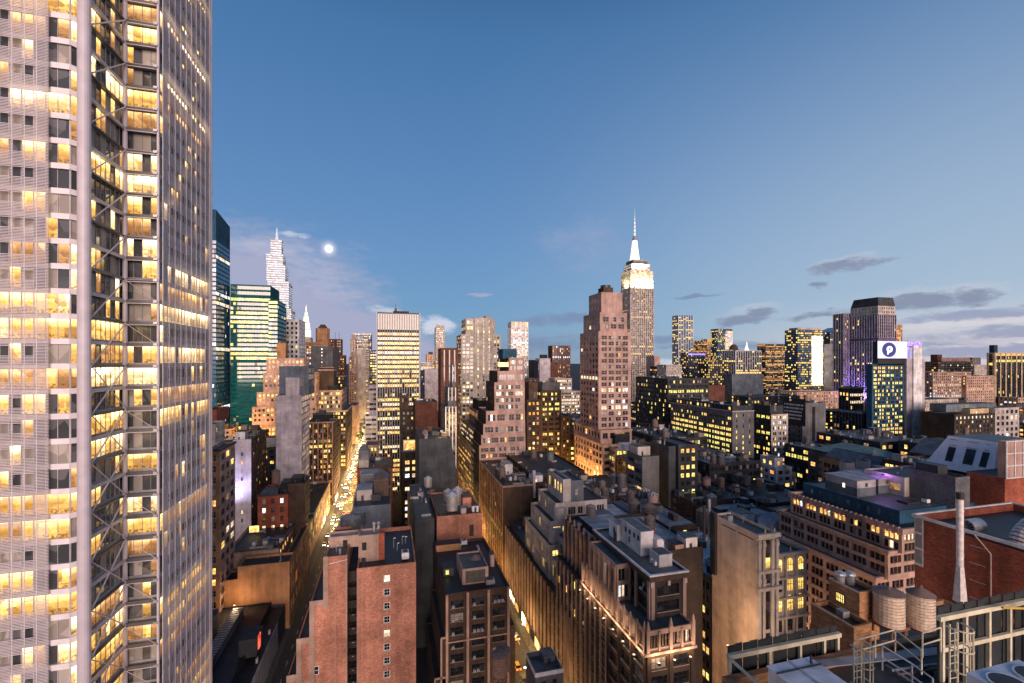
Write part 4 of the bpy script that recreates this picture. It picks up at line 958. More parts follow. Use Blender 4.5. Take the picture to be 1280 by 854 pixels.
    T = b.tier(pb(511, 548, 627, 232, dep=18), 'tan', f=st(fh=3.8, bw=3.2, lit=.4, kinds='yellow'), roof='bluegrey'); b.clutter(8, T, 3); b.done()
    b = B('rear_extension', 'long low rear extension with a patched teal roof stepping down into the yard')
    T = b.tier(pb(519, 543, 650, 178, dep=52), 'slate', l=st(fh=3.6, bw=4, lit=.3, kinds='yellow'), roof='teal', par=.6); b.clutter(7, T, 9, kinds=('duct', 'unit', 'pipe')); b.done()
    b = B('pink_building', 'blank pink brick wall building carrying bright steel tanks and white sheds')
    T = b.tier(pb(546, 603, 646, 182, dep=34), 'pinkbrick', kind='brick', par=.8, roof='tar', r=st(fh=3.7, bw=4, lit=.3, kinds='yellow'))
    b.bulkhead(T[1] - 6.5, T[1] - 2.8, 192, 197, 4.6, 'pinkbrick'); b.bulkhead(T[1] - 3.4, T[1] - .8, 186, 189, 2.6, 'white'); b.bulkhead(T[0] + .4, T[0] + 4.2, 184, 196, 1.6, 'black', name='light_well'); b.clutter(6, T, 5)
    q = MB(); x = T[1] - 4.5; q.box(x - .9, x + .9, 181.9, 181.98, T[5] - 9, T[5] - 4.5, wallmat('brown', 'rib')); b.part('louvre', q)
    b.done()
    zs = plain('bright_zinc', (.46, .44, .43), .35, .5)
    for px, py, dx, dy, uu, lb in ((565, 637, 15, 18, 190, 'bright steel tank on the blank pink brick building'), (571.5, 630, 13, 18, 198, 'steel tank partly hidden behind the bright one on the pink building'), (535, 608, 10, 10, 225, 'grey-white peaked tank under the charcoal wall'), (560, 628, 11, 14, 204, 'third steel tank at the rear of the pink building roof')):
        tank(px, py, dx, dy, lb, u=uu, mat=zs, cone=plain('pale_cone', (.40, .43, .48), .5), leg=2)
    b = B('deco_tower', 'slim cream art deco tower of white piers stepping up beside the canyon street', 'tower')
    dv = st(fh=3.7, bw=2.4, ww=.5, wh=.62, lit=.05, rows=.02, kinds='yellow', pier=(.5, .35, WHITE_FR), em=.3, top=.8)
    b.tier(pb(556.5, 570.5, 508, 272, dep=22), 'grey', f=dv, l=S_PUNCH, par=.6); b.tier(pb(560, 570, 484, 275, dep=14), 'grey', f=dv, par=.6); b.tier(pb(565, 569.5, 456, 278, dep=8), 'grey', f=dv, par=.5); b.done()
    FLOOD.append((37.5, 262, 75, 4500, (1, .62, .22), 4)); FLOOD.append((30, 262, 70, 2500, (1, .62, .22), 4))
    b = B('brown_tower', 'rust brown slab tower with a darker shaft rising behind the slim deco tower', 'tower')
    b.tier(pb(551, 573, 435, 352, dep=20), 'rust', f=st(fh=12, bw=4, ww=.25, wh=.96, sill=.02, lit=0, blind=0, rec=.6), l=None); b.tier(pb(553, 572, 436, 365, dep=20), 'rust'); b.done()
    # brown building in the front of the canyon
    b = B('loft_building', 'brown loft with pink stone trim and air conditioners in its windows by the canyon street')
    lf = st(fh=3.75, bw=7, ww=.60, wh=.58, sill=.22, lit=.10, rows=0, kinds='white', blind=.05, em=.2, rec=.35, top=1.4, base=3, mv=2, mh=1, pier=(.75, .3, wallmat('peach')))
    u = 136; T = b.tier(pb(557, 637, 743, u, dep=40), 'brown', f=lf, r=st(fh=3.75, bw=4, lit=.2, kinds='yellow'), kind='brick', roof='tar', par=.9)
    va, vb = T[0], T[1]; zt = T[5]
    for W in list(b.wins)[:0]: pass
    pe = wallmat('peach')
    q = MB(); q.box(va - .1, vb + .1, u - .42, u - .32, zt - 14.6, zt - 14.2, pe); b.part('string_course', q)
    for (px, py) in ((551, 798), (543, 849)):
        v = ratio(px) * u; z = zat(py, u, v); T3 = (v, va - .03, u + .1, u + 30, 0, z); b.tier(T3, 'brown', f=None, kind='brick', par=.4)
        q = MB(); q.box(v, va, u - .2, u + .08, z - .3, z + .25, pe); q.box(v - .1, v + .4, u - .2, u + .08, 0, z - .31, pe); b.part('string_course', q); 
    T4 = (vb + .03, vb + 2.2, u + 1.5, u + 30, 0, zat(786, u, vb)); b.tier(T4, 'brown', kind='brick', par=.5)
    q = MB(); up = u + 6; xa, xb = ratio(578) * up, ratio(610.5) * up; zp = zat(712, up, xa)
    T5 = (xa, xb, up, up + 13, zt - .9, zp); b.tier(T5, 'pinktan', par=.5, roof='teal'); q.box(xa + 1, xb - 1, up - .05, up - .004, zt - .4, zp - .7, wallmat('olive', 'brick')); b.part('infill_panel', q)
    b.bulkhead(va + .8, va + 4.2, up + 7, up + 12, 2.6, 'slate', z=zt - .9); b.bulkhead(vb - 2.5, vb - 1.2, up + 10, up + 13, 4.2, 'pinktan', z=zt - .9, door=False)
    b.bulkhead(va + .4, vb - 10, u + 33, u + 37, 2.4, 'orangebrick', z=zt - .9, door=False); b.clutter(6, T, 3, z=zt - .9)
    q = MB(); q.quad((va + 1.6, up + 6.9, zt - .2), (va + 2.6, up + 6.9, zt - .2), (va + 2.6, up + 6.9, zt + 1.2), (va + 1.6, up + 6.9, zt + 1.2), MATS['lit_lime']); b.part('door', q)
    rn = random.Random(5)
    for i, W in enumerate(b.wins):
        P, a, c, t0, t1 = W[:5]
        if P(a, t0)[1] < u + .2 and rn.random() < .6:
            for k in range(rn.choice((1, 2, 3))):
                x, y, z = P(a + (c - a) * (.2 + .3 * k), t0 + .2); q = MB(); q.box(x - .38, x + .38, y - .35, y + .3, z, z + .5, WHITE_FR); q.box(x - .3, x + .3, y - .36, y - .352, z + .08, z + .42, GREY_FR); b.part('air_conditioner', q)
    b.done(100)
    tank(594, 728, 15, 30, 'tall timber tank on the penthouse of the brown trimmed loft', u=150, leg=1.2)
    tank(590, 712, 14, 18, 'bluish cone tank hidden behind the tall timber tank', u=158, mat=plain('dark_tank', (.05, .06, .07), .6), cone=plain('zinc_cone', (.16, .18, .20), .45), leg=1.2)
    tank(624, 842, 20, 24, 'round-topped timber tank beside the canyon street', u=101, leg=4, coneh=.12)
    tank(629, 834, 18, 22, 'second timber tank half hidden next to the canyon street tank', u=104, leg=4, coneh=.12)
    b = B('corner_shop_building', 'low corner building with a blue membrane roof and white parapet at the canyon mouth')
    T = b.tier((33.5, 40.5, 103, 111, 0, zat(838, 103, 38)), 'grey', par=1.1, roof='bluegrey', f=S_PUNCH, cornice=(.9, .15, 'white')); b.bulkhead(37, 39.8, 107, 110.4, 1.6, 'bluegrey', 'bluegrey'); b.done()
    # far things seen over this block
    b = B('office_block', 'pale lilac office block with a dark left side low beside the white pier tower')
    b.tier(pb(531, 548, 462, 720, dep=30), 'lilac', f=None); b.tier(pb(526, 531.5, 463, 721, dep=30, z0=0), 'navy', f=S_PUNCH); b.done()
    b = B('office_block', 'low white banded block far down beyond the pier tower')
    b.tier(pb(526, 545, 453, 900, dep=30), 'white', f=S_BANDS); b.done()
    b = B('brick_tower', 'small orange-lit far tower right of the pier tower', 'tower')
    b.tier(pb(533, 544, 443, 1200, dep=20), 'orangebrick', f=st(fh=4, bw=4, lit=.4, kinds='amber')); b.tier(pb(536, 541, 440, 1202, dep=10), 'brown'); b.done()
    b = B('slim_tower', 'slim pale tower with balconies against the white cloud', 'tower')
    b.tier(pb(544.5, 556, 409, 860, dep=20), 'cream', f=st(fh=3.4, bw=2.8, ww=.6, lit=.25, kinds='white'), l=S_PUNCH); b.tier(pb(546, 555, 406, 861, dep=8), 'cream', f=None); b.done()
middle()
# ================================================================== right of the canyon street
def right_side():
    b = B('tan_tower', 'broad tan apartment tower with a blank central strip and setback shoulders', 'tower')
    u = 430
    sl = st(fh=3.55, bw=3.2, g=1, ww=.7, wh=.58, lit=.12, rows=.25, kinds='white', blind=.3, fr='g')
    z = zat(418, u, 66)
    va, vb, vc, vd, ve = (ratio(q) * u for q in (576.5, 593, 600, 616, 625.5))
    b.tier((va, vb, u, u + 30, 0, z), 'stone', f=sl, l=st(fh=3.55, bw=4, ww=.8, wh=.5, lit=.3, kinds='warm', band=(.25, .9, None, 1)))
    b.tier((vb + .02, vd, u - .6, u + 30, 0, zat(397, u, 66)), 'stone', f=st(fh=3.55, bw=5.4, ww=.22, wh=.7, lit=.1, blind=.1, rec=.4)); b.tier((vd + .02, ve, u, u + 30, 0, z), 'stone', f=sl)
    b.tier((va + 4.5, vb, u + 1, u + 28, z - 1, zat(398, u, 66)), 'stone', f=sl, l=sl); b.tier((vd + .02, ve - 5, u + 1, u + 28, z - 1, zat(399, u, 66)), 'stone', f=sl)
    b.bulkhead(vd - 6, vd - 1, u + 6, u + 14, 3.5, 'stone', z=zat(397, u, 66) - .9, door=False); b.clutter(4, (vb, vd, u, u + 26, 0, zat(397, u, 66)), 2); b.done(100)
    b = B('canyon_building', 'long low building with golden ribbon windows along the canyon street wall')
    k = st(fh=4.0, bw=6, ww=.96, wh=.42, lit=.35, rows=.3, kinds='yellow', rec=.5, em=.3, base=3, band=(.8, .3, None, 1))
    b.tier((55, 78, 306, 388, 0, 51), 'goldstone', l=k, f=S_BANDS); b.clutter(8, None, 3); b.done(100)
    b = B('terrace_building', 'setback building with lime-lit planted terraces above the golden canyon wall')
    T = b.tier((58, 84, 322, 380, 0, 62), 'tan', l=st(fh=3.8, bw=4, ww=.9, wh=.5, lit=.4, kinds='lime', rows=.3, band=(.5, .4, None, 1)), f=st(fh=3.8, bw=3.4, lit=.4, kinds='lime')); b.tier((64, 86, 340, 376, None, 73), 'tan', f=S_LOFT, l=S_LOFT); b.tier((66, 78, 345, 370, None, 80), 'black', f=None); b.clutter(8, None, 3); b.done(100)
    # pink stepped tower
    b = B('stepped_tower', 'pink brick stepped tower rising in terraces, its windows in neat grids', 'tower')
    w = st(fh=3.72, bw=6.0, g=3, ww=.72, wh=.6, sill=.2, lit=.16, rows=.13, kinds='white', blind=.22, gap=.09, fr='w', em=.6, base=1.2, top=1.1)
    dk = st(fh=3.72, bw=4, ww=.5, lit=.05, rows=0, kinds='yellow')
    u = 285; vr = ratio(657) * u; last = 0
    for i, (xl, yt, du) in enumerate(((599, 557, 0), (601.5, 544, .4), (604, 530, .8), (607.5, 514, 1.2), (618, 478, 1.6), (622, 464, 2.0), (636, 447, 2.4))):
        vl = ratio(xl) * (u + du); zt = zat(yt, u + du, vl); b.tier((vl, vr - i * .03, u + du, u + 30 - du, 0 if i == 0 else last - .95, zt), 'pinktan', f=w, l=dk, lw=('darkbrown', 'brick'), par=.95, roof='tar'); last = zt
    T = b.prev; b.bulkhead(T[0] - 2.5, T[0] + 7, u + 8, u + 22, 6.5, 'tileblue'); 
    m = MB(); m.box(ratio(622) * 290, ratio(635) * 290, 288, 289, last - 6, last - 3.2, MATS['lit_yellow']); b.part('terrace_light', m)
    b.clutter(4, T, 3); b.done(100)
    # dark loft in front
    b = B('loft_building', 'dark brick loft on the canyon street crowded with roof tanks, sheds and ducts')
    T = b.tier((55, 71, 222, 282, 0, 47.5), 'brown', f=None, l=st(fh=3.8, bw=4.6, g=2, ww=.7, wh=.6, lit=.1, kinds='yellow', pier=(.6, .35, wallmat('orangebrick'))), kind='brick', cornice=(.8, .5, 'tan'))
    b.bulkhead(62, 66.5, 246, 256, 6, 'white', 'silver'); b.bulkhead(57.5, 61, 240, 250, 3.5, 'bluegrey', 'silver'); b.clutter(16, T, 4)
    b.tier((71.1, 79, 226, 270, 0, 47), 'darkbrown', f=st(fh=3.8, bw=4, lit=.06), roof='tar'); b.bulkhead(72, 78, 227.5, 233, 4, 'white', 'silver', lit='lit_white'); b.clutter(7, None, 4)
    m = MB(); m.box(70.9, 72.3, 222.3, 224, 40, 54, wallmat('lilac')); b.part('chimney', m); b.done(80)
    tank(636, 598, 9.5, 15, 'silvery drum tank on the dark brick canyon loft', u=250, leg=2.2, mat=plain('bright_zinc', (.46, .44, .43), .35, .5), cone=plain('pale_cone', (.40, .43, .48), .5), coneh=.05)
    tank(655.5, 600, 8, 16, 'brown timber tank behind the silvery drum tank', u=258, leg=2.2)
    b = B('low_roof_building', 'low flat-roofed building with pale blue roofing in a light court')
    T = b.tier((57, 72, 178, 221, 0, 30), 'brown', l=S_LOFT, roof='bluegrey', f=S_PUNCH); b.bulkhead(59, 63, 182, 188, 3.4, 'white', 'bluegrey'); b.clutter(9, T, 4); b.done()
    b = B('dark_yard_building', 'dark flat-roofed building with a lone blue tank above golden canyon walls')
    T = b.tier((73, 104, 232, 290, 0, 50), 'darkbrown', l=S_PUNCH, f=S_PUNCH, roof='tar'); b.clutter(10, T, 7); b.done(60)
    tank(688, 575, 8.5, 9, 'lone blue-grey tank standing over a dark flat roof', u=256, leg=4, mat=plain('blue_tank', (.09, .13, .17), .6), coneh=.15)
    # dark tower with yellow rows
    b = B('dark_tower', 'dark brick tower with lime-yellow window rows and an orange-lit foot', 'tower')
    u = 350; T = b.tier(pb(676, 701.5, 488, u, dep=30), 'darkbrown', f=st(fh=3.9, bw=4.6, g=2, ww=.6, wh=.5, lit=.2, rows=.3, kinds='lime', base=4), l=st(fh=3.9, bw=5, lit=.06), fw=('brown', 'brick'))
    b.tier(pb(678, 700, 478, u + 3, dep=20), 'grey'); b.clutter(3); b.done(100)
    FLOOD.append((ratio(693) * 340, 338, 22, 14000, (1, .5, .08), 10)); FLOOD.append((ratio(703) * 335, 335, 22, 14000, (1, .5, .08), 10))
    b = B('dark_loft', 'narrow dark building with reddish lit windows between the pink stepped tower and dark tower')
    b.tier(pb(658.5, 676, 500, 330, dep=30), 'darkbrown', f=st(fh=3.7, bw=3.6, ww=.5, lit=.25, kinds='mixed')); b.tier(pb(661, 672, 478, 334, dep=16), 'brown'); b.done(60)
    b = B('cream_office', 'cream office block with bright strip windows behind the dark tower')
    b.tier(pb(693, 727, 489, 520, dep=40), 'cream', f=st(fh=4, bw=4.2, g=2, ww=.75, wh=.5, lit=.35, rows=.4, kinds='white')); b.tier(pb(694, 715, 473, 524, dep=24), 'cream', f=st(fh=4, bw=4.2, g=2, ww=.75, wh=.5, lit=.35, rows=.4, kinds='white', base=2)); b.clutter(4); b.done()
    b = B('narrow_brown', 'thin brown building in the dark slot left of the big pink tower')
    b.tier(pb(701.8, 713, 520, 345, dep=30), 'brown', f=S_PUNCH, l=None); b.done()
    for nm, lb, xl, xr, yt, u, wl, sty in (('rust_tower', 'rust red rounded tower on the skyline between the white lattice tower and pink tower', 690, 713, 432, 800, 'rust', st(fh=3.8, bw=3.4, ww=.5, wh=.8, lit=.08, rows=.08, kinds='white')),
            ('brown_block', 'small mauve brick block at the foot of the rust red tower', 688.5, 697, 453, 780, 'rust', None), ('grey_tower', 'blank white-grey slab with roof tanks on the middle skyline', 674.5, 688, 448, 720, 'lilac', None),
            ('black_box', 'black box building beside the white lattice tower', 660.5, 671, 450, 900, 'black', None), ('brown_block', 'flat brown block below the black box building', 656, 674, 473, 560, 'brown', S_PUNCH)):
        b = B(nm, lb, 'tower'); T = b.tier(pb(xl, xr, yt, u, dep=22), wl, f=sty, l=None)
        if nm == 'grey_tower': b.bulkhead(T[0] + 4, T[1] - 4, u + 4, u + 12, 7, 'black', z=T[5] - .9); b.tier((T[0] - 3, T[0] - .1, u, u + 20, 0, T[5] - 4), 'navy', f=S_PUNCH)
        b.done()
    b = B('lattice_tower', 'slender white lattice tower with a peach-lit crown on the skyline', 'tower')
    lt = st(fh=3.6, bw=3.0, ww=.7, wh=.6, lit=.3, rows=.1, kinds='white', blind=.4, em=.2, top=.5, pier=(.6, .3, WHITE_FR), glass='glass_grey', base=1)
    u = 780; T = pb(639, 660.5, 402, u, dep=24); zc = zat(409, u, T[0]); b.tier((T[0], T[1], u, u + 24, 0, zc), 'white', f=lt, l=lt, par=0); b.tier((T[0] + .1, T[1] - .1, u + .1, u + 24, zc, T[5]), 'white', f=st(fh=8, bw=3, ww=.7, wh=.9, sill=.05, lit=.9, kinds='amber', base=.2, top=.2, em=.1)); b.done()
    # the big pink tower
    b = B('setback_tower', 'massive rose brick setback tower with a dark-windowed shaft before the lit spire', 'tower')
    w = st(fh=3.75, bw=5.1, g=2, ww=.66, wh=.62, sill=.2, lit=.05, rows=.09, kinds='white', blind=.18, gap=.1, fr='w', em=1.5, base=2, top=2.2, rec=.35, mv=0)
    lw = st(fh=3.75, bw=4.4, ww=.7, wh=.55, lit=.05, rows=.07, kinds='white', blind=.2, em=.8, base=2, top=2.2)
    u = 270; vr = ratio(790) * u
    b.tier(pb(748, 788.5, 414, u, side=725), 'pinktan', f=w, l=lw); T0 = b.prev
    b.tier((T0[0] + 1.8, T0[1] - 2.0, u + 1.5, T0[3] - 2, None, zat(390, u, T0[0])), 'pinktan', f=w, l=lw)
    b.tier((T0[0] + 3.6, T0[1] - 4.5, u + 3, T0[3] - 7, None, zat(364, u, T0[0])), 'pinktan', f=st(fh=7.5, bw=4.4, ww=.4, wh=.7, lit=.1, kinds='white', rec=.6, base=4, top=3), l=lw, par=1.4)
    T = b.prev; b.bulkhead(T[0] + 3, T[0] + 10, u + 6, u + 14, 4.5, 'brown', door=False); m = MB(); m.frustum(T[0] + 6.5, u + 10, T[5] + 3.6, T[5] + 5.6, 3.4, 3.4, DARK_FR, 12); b.part('roof_tank', m); b.done(100)
    b = B('base_building', 'orange-lit grid-fronted base of the rose setback tower', 'building')
    gw = st(fh=4, bw=4.6, ww=.68, wh=.62, lit=.1, rows=.08, kinds='amber', blind=.05, rec=.45, base=2, mv=2)
    T = b.tier((126.5, 150, 256, 300, 0, zat(556, 256, 126.5)), 'peach', l=gw, f=st(fh=4, bw=4.4, ww=.8, wh=.55, lit=.3, rows=.3, kinds='yellow'), cornice=(.5, .3, None)); b.tier((128, 150, 262, 305, None, zat(538, 262, 128)), 'peach', l=gw, f=gw); b.bulkhead(136, 146, 257.5, 261, 6, 'black', z=T[5] - .9); b.clutter(5, T, 2); b.done(100)
    for y in (262, 276, 292): FLOOD.append((119, y, 12, 24000, (1, .5, .12), 4))  # added lights, here and below, standing in for light from the street
    for y in (266, 286): FLOOD.append((117.5, y, 34, 16000, (1, .52, .16), 3))
    b = B('dark_office', 'dark office block with gold-lit ribbon floors under the rose tower')
    b.tier((150.5, 190, 262, 292, 0, zat(560, 262, 150.5)), 'darkgrey', f=st(fh=3.8, bw=3.4, ww=.9, wh=.5, lit=.25, rows=.4, kinds='yellow'), l=S_BANDS, roof='tar'); b.bulkhead(158, 175, 268, 284, 5, 'black'); b.clutter(10, None, 3); b.done(80)

    # ---------------- the flood-lit spire
    b = B('spired_skyscraper', 'famous flood-lit setback skyscraper with a white illuminated mast, tallest on the skyline', 'skyscraper')
    u = 834; mpp = Zc(u, 491) / F
    ew = st(fh=3.7, bw=5.0, ww=.46, wh=.66, lit=.06, rows=.03, pier=(2.0, .5, wallmat('pale')), kinds='mixed', blind=.25, em=.8, base=1, top=.4, rec=.3, mv=0, mh=0)
    def et(xl, xr, yt, du, wall='stone', f=ew, z0=None, dep=40, par=0): return b.tier((ratio(xl) * u, ratio(xr) * u, u + du, u + du + dep, z0, zat(yt, u, 491)), wall, f=f, l=f, par=par)
    et(768, 836, 500, -14, z0=0, dep=70); et(774, 829, 462, -8, dep=60); et(788, 817.5, 361, 0, 'stone')
    crown = st(fh=3.7, bw=3.1, ww=.4, wh=.62, lit=.25, rows=.2, kinds='crown', em=.8, base=1, top=.4, rec=.3, mv=0, mh=0, blind=.7)
    b.tier((ratio(788) * u + .3, ratio(816.5) * u, u + .3, u + 39.5, b.prev[5], zat(338, u, 491)), 'cream', f=crown, l=crown, par=0); et(790.5, 813.5, 329, 3, 'cream', crown, dep=33); et(793, 811, 324, 5, 'grey', None, dep=29)
    T = b.prev; cx, cy = (T[0] + T[1]) / 2, u + 19; cx = ratio(799.5) * u
    m = MB(); zz = [zat(y, u, 491) for y in (324, 312, 298, 292)]
    m.frustum(cx, cy, zz[0] + .02, zz[1], 10.5, 7.5, MATS['crown_light'], 12); m.frustum(cx, cy, zz[1], zz[2], 7.5, 5, MATS['crown_light'], 12); m.frustum(cx, cy, zz[2], zz[3], 5.6, 3.5, GREY_FR, 12); b.part('mooring_mast', m)  # cone glows by its own material, floodlighting put into its colour
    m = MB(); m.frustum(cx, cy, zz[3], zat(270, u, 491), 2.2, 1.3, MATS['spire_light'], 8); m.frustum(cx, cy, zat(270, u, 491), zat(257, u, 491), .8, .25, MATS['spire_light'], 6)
    for y in (288, 283, 278, 273): m.frustum(cx, cy, zat(y, u, 491), zat(y, u, 491) + 1, 2.5, 2.5, GREY_FR, 8)
    b.part('antenna', m)
    zl = zat(361, u, 491)
    for x0, x1, y0 in ((ratio(788) * u, ratio(817) * u, u - 5),):
        for k in range(5):
            x = x0 + (x1 - x0) * (k + .5) / 5; m = MB(); m.box(x - 1, x + 1, y0 - 1, y0 + 1, zl - 1, zl - .3, STEEL); m.bar((x, y0, zl - .8), (x, u + .2, zl - .8), .3, .3, STEEL); o = b.part('floodlight', m)
            FLOOD.append((x, y0, zl + .3, 110000, (1, .86, .5), 3, 'up'))
    FLOOD.append((x0 - 6, u + 15, zl + .3, 110000, (1, .86, .5), 3, 'up'))
    for k in range(3): FLOOD.append((cx - 12 + 12 * k, u - 1, zat(338, u, 491) + 2, 80000, (1, .9, .66), 3, 'up'))
    b.done()
    # ---------------- distant skyline
    G = lambda **k: st(**dict(dict(fh=3.8, bw=3.2, ww=.8, wh=.6, lit=.2, rows=.1, kinds='mixed', em=.2, base=1, top=.5, mv=0, mh=0), **k))
    sky = [
        ('pink_block', 'small pink block hugging the right foot of the flood-lit skyscraper', 818, 825, 445, 700, 'pinktan', None, 1),
        ('dark_tower', 'dark mid-rise right of the flood-lit skyscraper', 824, 833, 458, 640, 'darkgrey', G(), 1),
        ('white_block', 'pale stepped block below the slender silver tower', 833, 852, 456, 620, 'pale', S_PUNCH, 1),
        ('glass_tower', 'slender silver glass tower with a flat top, gold light at its edge', 848, 866.5, 394, 1000, 'bluegrey', G(kinds='yellow', lit=.2, glass='glass_blue', pier=(1.2, .4, WHITE_FR), bw=7), 1),
        ('pixel_tower', 'black tower patched with orange and pink cubes', 867, 884, 426, 1100, 'black', G(kinds='amber', lit=.5, rows=.2), 1),
        ('pixel_tower', 'orange cube tower beside the black patched one', 884, 897, 424, 1120, 'orangebrick', G(kinds='amber', lit=.4), 1),
        ('glass_tower', 'dark blue glass tower with a blazing right face on the skyline', 897, 915.5, 411, 1000, 'navy', G(kinds='yellow', lit=.25, glass='glass_blue'), 1),
        ('domed_tower', 'dark brown domed tower in the skyline gap', 916, 926, 437, 900, 'brown', G(kinds='yellow', lit=.35), 1),
        ('black_tower', 'black office block with amber lit floors and flat top', 957, 984, 430, 900, 'black', G(kinds='amber', lit=.1, rows=.5, ww=.96, wh=.5), 1),
        ('grey_block', 'small blank grey block right of the amber lit black office', 984, 996, 446, 950, 'bluegrey', None, 1),
        ('dark_glass_tower', 'dark tower with one blinding white side and yellow specks', 997, 1030, 412, 620, 'darkgrey', G(kinds='yellow', lit=.3, rows=.12, glass='glass_blue'), 1),
        ('orange_tower', 'orange and pink lit tower stuck behind the blinding white sided tower', 1030, 1040, 420, 680, 'peach', G(kinds='amber', lit=.5), 1),
        ('black_block', 'black low block with yellow windows under the piered white cube', 935, 1000, 496, 420, 'darkgrey', G(kinds='yellow', lit=.3, bw=4, ww=.5), 1),
        ('brown_block', 'plain brown block with tan side below the purple-topped hotel', 878, 906, 482, 420, 'rust', None, 1),
        ('stone_block', 'cream stone block with amber-lit cornice below the slender silver tower', 834, 880, 477, 480, 'pinktan', S_PAIR, 1),
        ('pink_block', 'long pinkish block under the blinding white sided tower', 996, 1050, 490, 470, 'peach', G(kinds='amber', lit=.25, bw=4, ww=.4), 1),
        ('spotted_block', 'dark block speckled with yellow windows behind the rusty brown block', 885, 930, 452, 640, 'darkgrey', G(kinds='yellow', lit=.35, bw=4, ww=.5), 1),
        ('cream_block', 'cream corniced block right of the grey slab with a pale stripe', 1152, 1198, 500, 330, 'cream', st(fh=3.5, bw=3.2, ww=.34, wh=.5, lit=.08, kinds='amber'), 1),
        ('hotel_block', 'broad cream hotel with a mansard and speckled windows right of the grey slab', 1166, 1214, 465, 430, 'tan', st(fh=3.6, bw=3.6, ww=.45, lit=.2, kinds='white'), 1),
        ('pink_hotel', 'rosy stone hotel wing with ranks of small windows', 1208, 1243, 470, 425, 'peach', st(fh=3.6, bw=3.6, ww=.4, lit=.12, kinds='amber'), 1),
        ('dark_roof_block', 'dark block with a pink and black penthouse above the cream hotel', 1173, 1216, 452, 520, 'darkbrown', G(lit=.1), 1),
        ('far_tower', 'far brown pair of slabs on the pale right horizon', 1215, 1226, 447, 900, 'grey', S_PUNCH, 1),
        ('far_block', 'far pale block with dim windows on the right horizon', 1218, 1242, 456, 760, 'pale', S_PUNCH, 1),
        ('far_block', 'speckled far block beside the billboard tower', 1153, 1168, 452, 800, 'pale', G(lit=.3, kinds='amber', ww=.4), 1),
    ]
    for nm, lb, xl, xr, yt, u, wl, sty, k in sky:
        b = B(nm, lb, 'building'); b.tier(pb(xl, xr, yt, u, dep=26), wl, f=sty, l=sty)
        if nm == 'glass_tower' and xl == 897: b.tier((b.prev[1] - (b.prev[1] - b.prev[0]) * .5, b.prev[1] + .1, u - 1, u + 26, 0, b.prev[5] - 6), 'white', f=G(kinds='white', lit=.8, rows=.8))
        if nm == 'dark_glass_tower':
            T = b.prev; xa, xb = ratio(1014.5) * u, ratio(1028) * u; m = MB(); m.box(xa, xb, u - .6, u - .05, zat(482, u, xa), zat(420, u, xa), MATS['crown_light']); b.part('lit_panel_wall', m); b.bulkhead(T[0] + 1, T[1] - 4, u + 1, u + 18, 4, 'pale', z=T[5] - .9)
        if nm == 'domed_tower': T = b.prev; m = MB(); m.sphere(((T[0] + T[1]) / 2, u + 10, T[5] - .5), (T[1] - T[0]) * .46, wallmat('brown'), 12, 8, 1.3); b.part('dome', m)
        if nm in ('hotel_block', 'dark_roof_block', 'stone_block', 'black_block'): b.clutter(5, None, 3, kinds=('box', 'unit', 'box')); 
        if nm == 'dark_roof_block': b.bulkhead(b.prev[0] + 12, b.prev[1] - 2, u + 3, u + 16, 7, 'pinktan'); b.bulkhead(b.prev[0] + 8, b.prev[0] + 18, u + 6, u + 16, 11, 'rust', z=b.prev[5])
        b.done(100)
    b = B('hotel_tower', 'dark hotel tower with a violet neon line along its top', 'hotel'); u = 760; T = b.tier(pb(860, 882, 441, u, dep=24), 'navy', f=G(kinds='yellow', lit=.25, ww=.5), l=G(lit=.2)); m = MB(); m.box(T[0] + .5, T[1] - .5, u - .4, u - .05, T[5] - 4.5, T[5] - 1.5, MATS['violet_light']); b.part('neon_band', m); b.done()
    b = B('piered_cube', 'boxy office cube with white vertical piers, standing on a blank grey podium', 'office block'); u = 620
    b.tier(pb(915, 954, 468, u, dep=40), 'bluegrey'); pc = G(lit=.1, rows=.15, kinds='yellow', bw=4.6, ww=.8, pier=(1.0, .5, WHITE_FR)); b.tier(pb(919.5, 951.5, 438, u + 2, dep=30), 'darkgrey', f=pc, l=pc, cornice=(1.4, .5, 'white')); b.done()
    b = B('lit_spire_tower', 'tiny glowing pyramid spire peeking over the piered white cube', 'tower'); u = 1250; T = b.tier(pb(931, 941, 440, u, dep=18), 'cream', f=S_PUNCH); m = MB(); x = (T[0] + T[1]) / 2; m.frustum(x, u + 9, T[5] - .5, T[5] + 20, 8.5, 3, MATS['crown_light'], 4, a0=math.pi / 4); m.frustum(x, u + 9, T[5] + 20, T[5] + 36, 2.6, .3, MATS['crown_light'], 6); b.part('spire', m); b.done()  # spire glows by its own material in place of lamps shining on it
    b = B('slanted_tower', 'dark glass tower with a slanted lit top and a grey slab at its side', 'tower'); u = 640; T = b.tier(pb(1037.5, 1050, 415, u, dep=24), 'navy', f=G(glass='glass_blue', lit=.12, kinds='yellow'), l=G(glass='glass_blue', lit=.1)); m = MB(); v0, v1, z = T[0], T[1], T[5]; m.poly([(v0, u, z), (v1, u, z), (v1, u, z + 9)], wallmat('navy')); m.poly([(v0, u, z), (v1, u, z + 9), (v1, u + 24, z + 9), (v0, u + 24, z)], MATS['glass_blue']); m.poly([(v1, u, z), (v1, u + 24, z), (v1, u + 24, z + 9), (v1, u, z + 9)], MATS['lit_yellow']); b.part('slanted_top', m); b.done()
    b = B('grey_slab', 'plain pale grey slab standing right beside the slanted glass tower', 'tower'); b.tier((ratio(1043) * 600, ratio(1057) * 600, 600, 622, 0, zat(430, 600, ratio(1043) * 600)), 'lilac'); b.done()
    # purple office tower
    b = B('purple_tower', 'huge granite office tower with purple lit piers and a chamfered crown', 'office tower')
    u = 430; vc = ratio(1098) * u
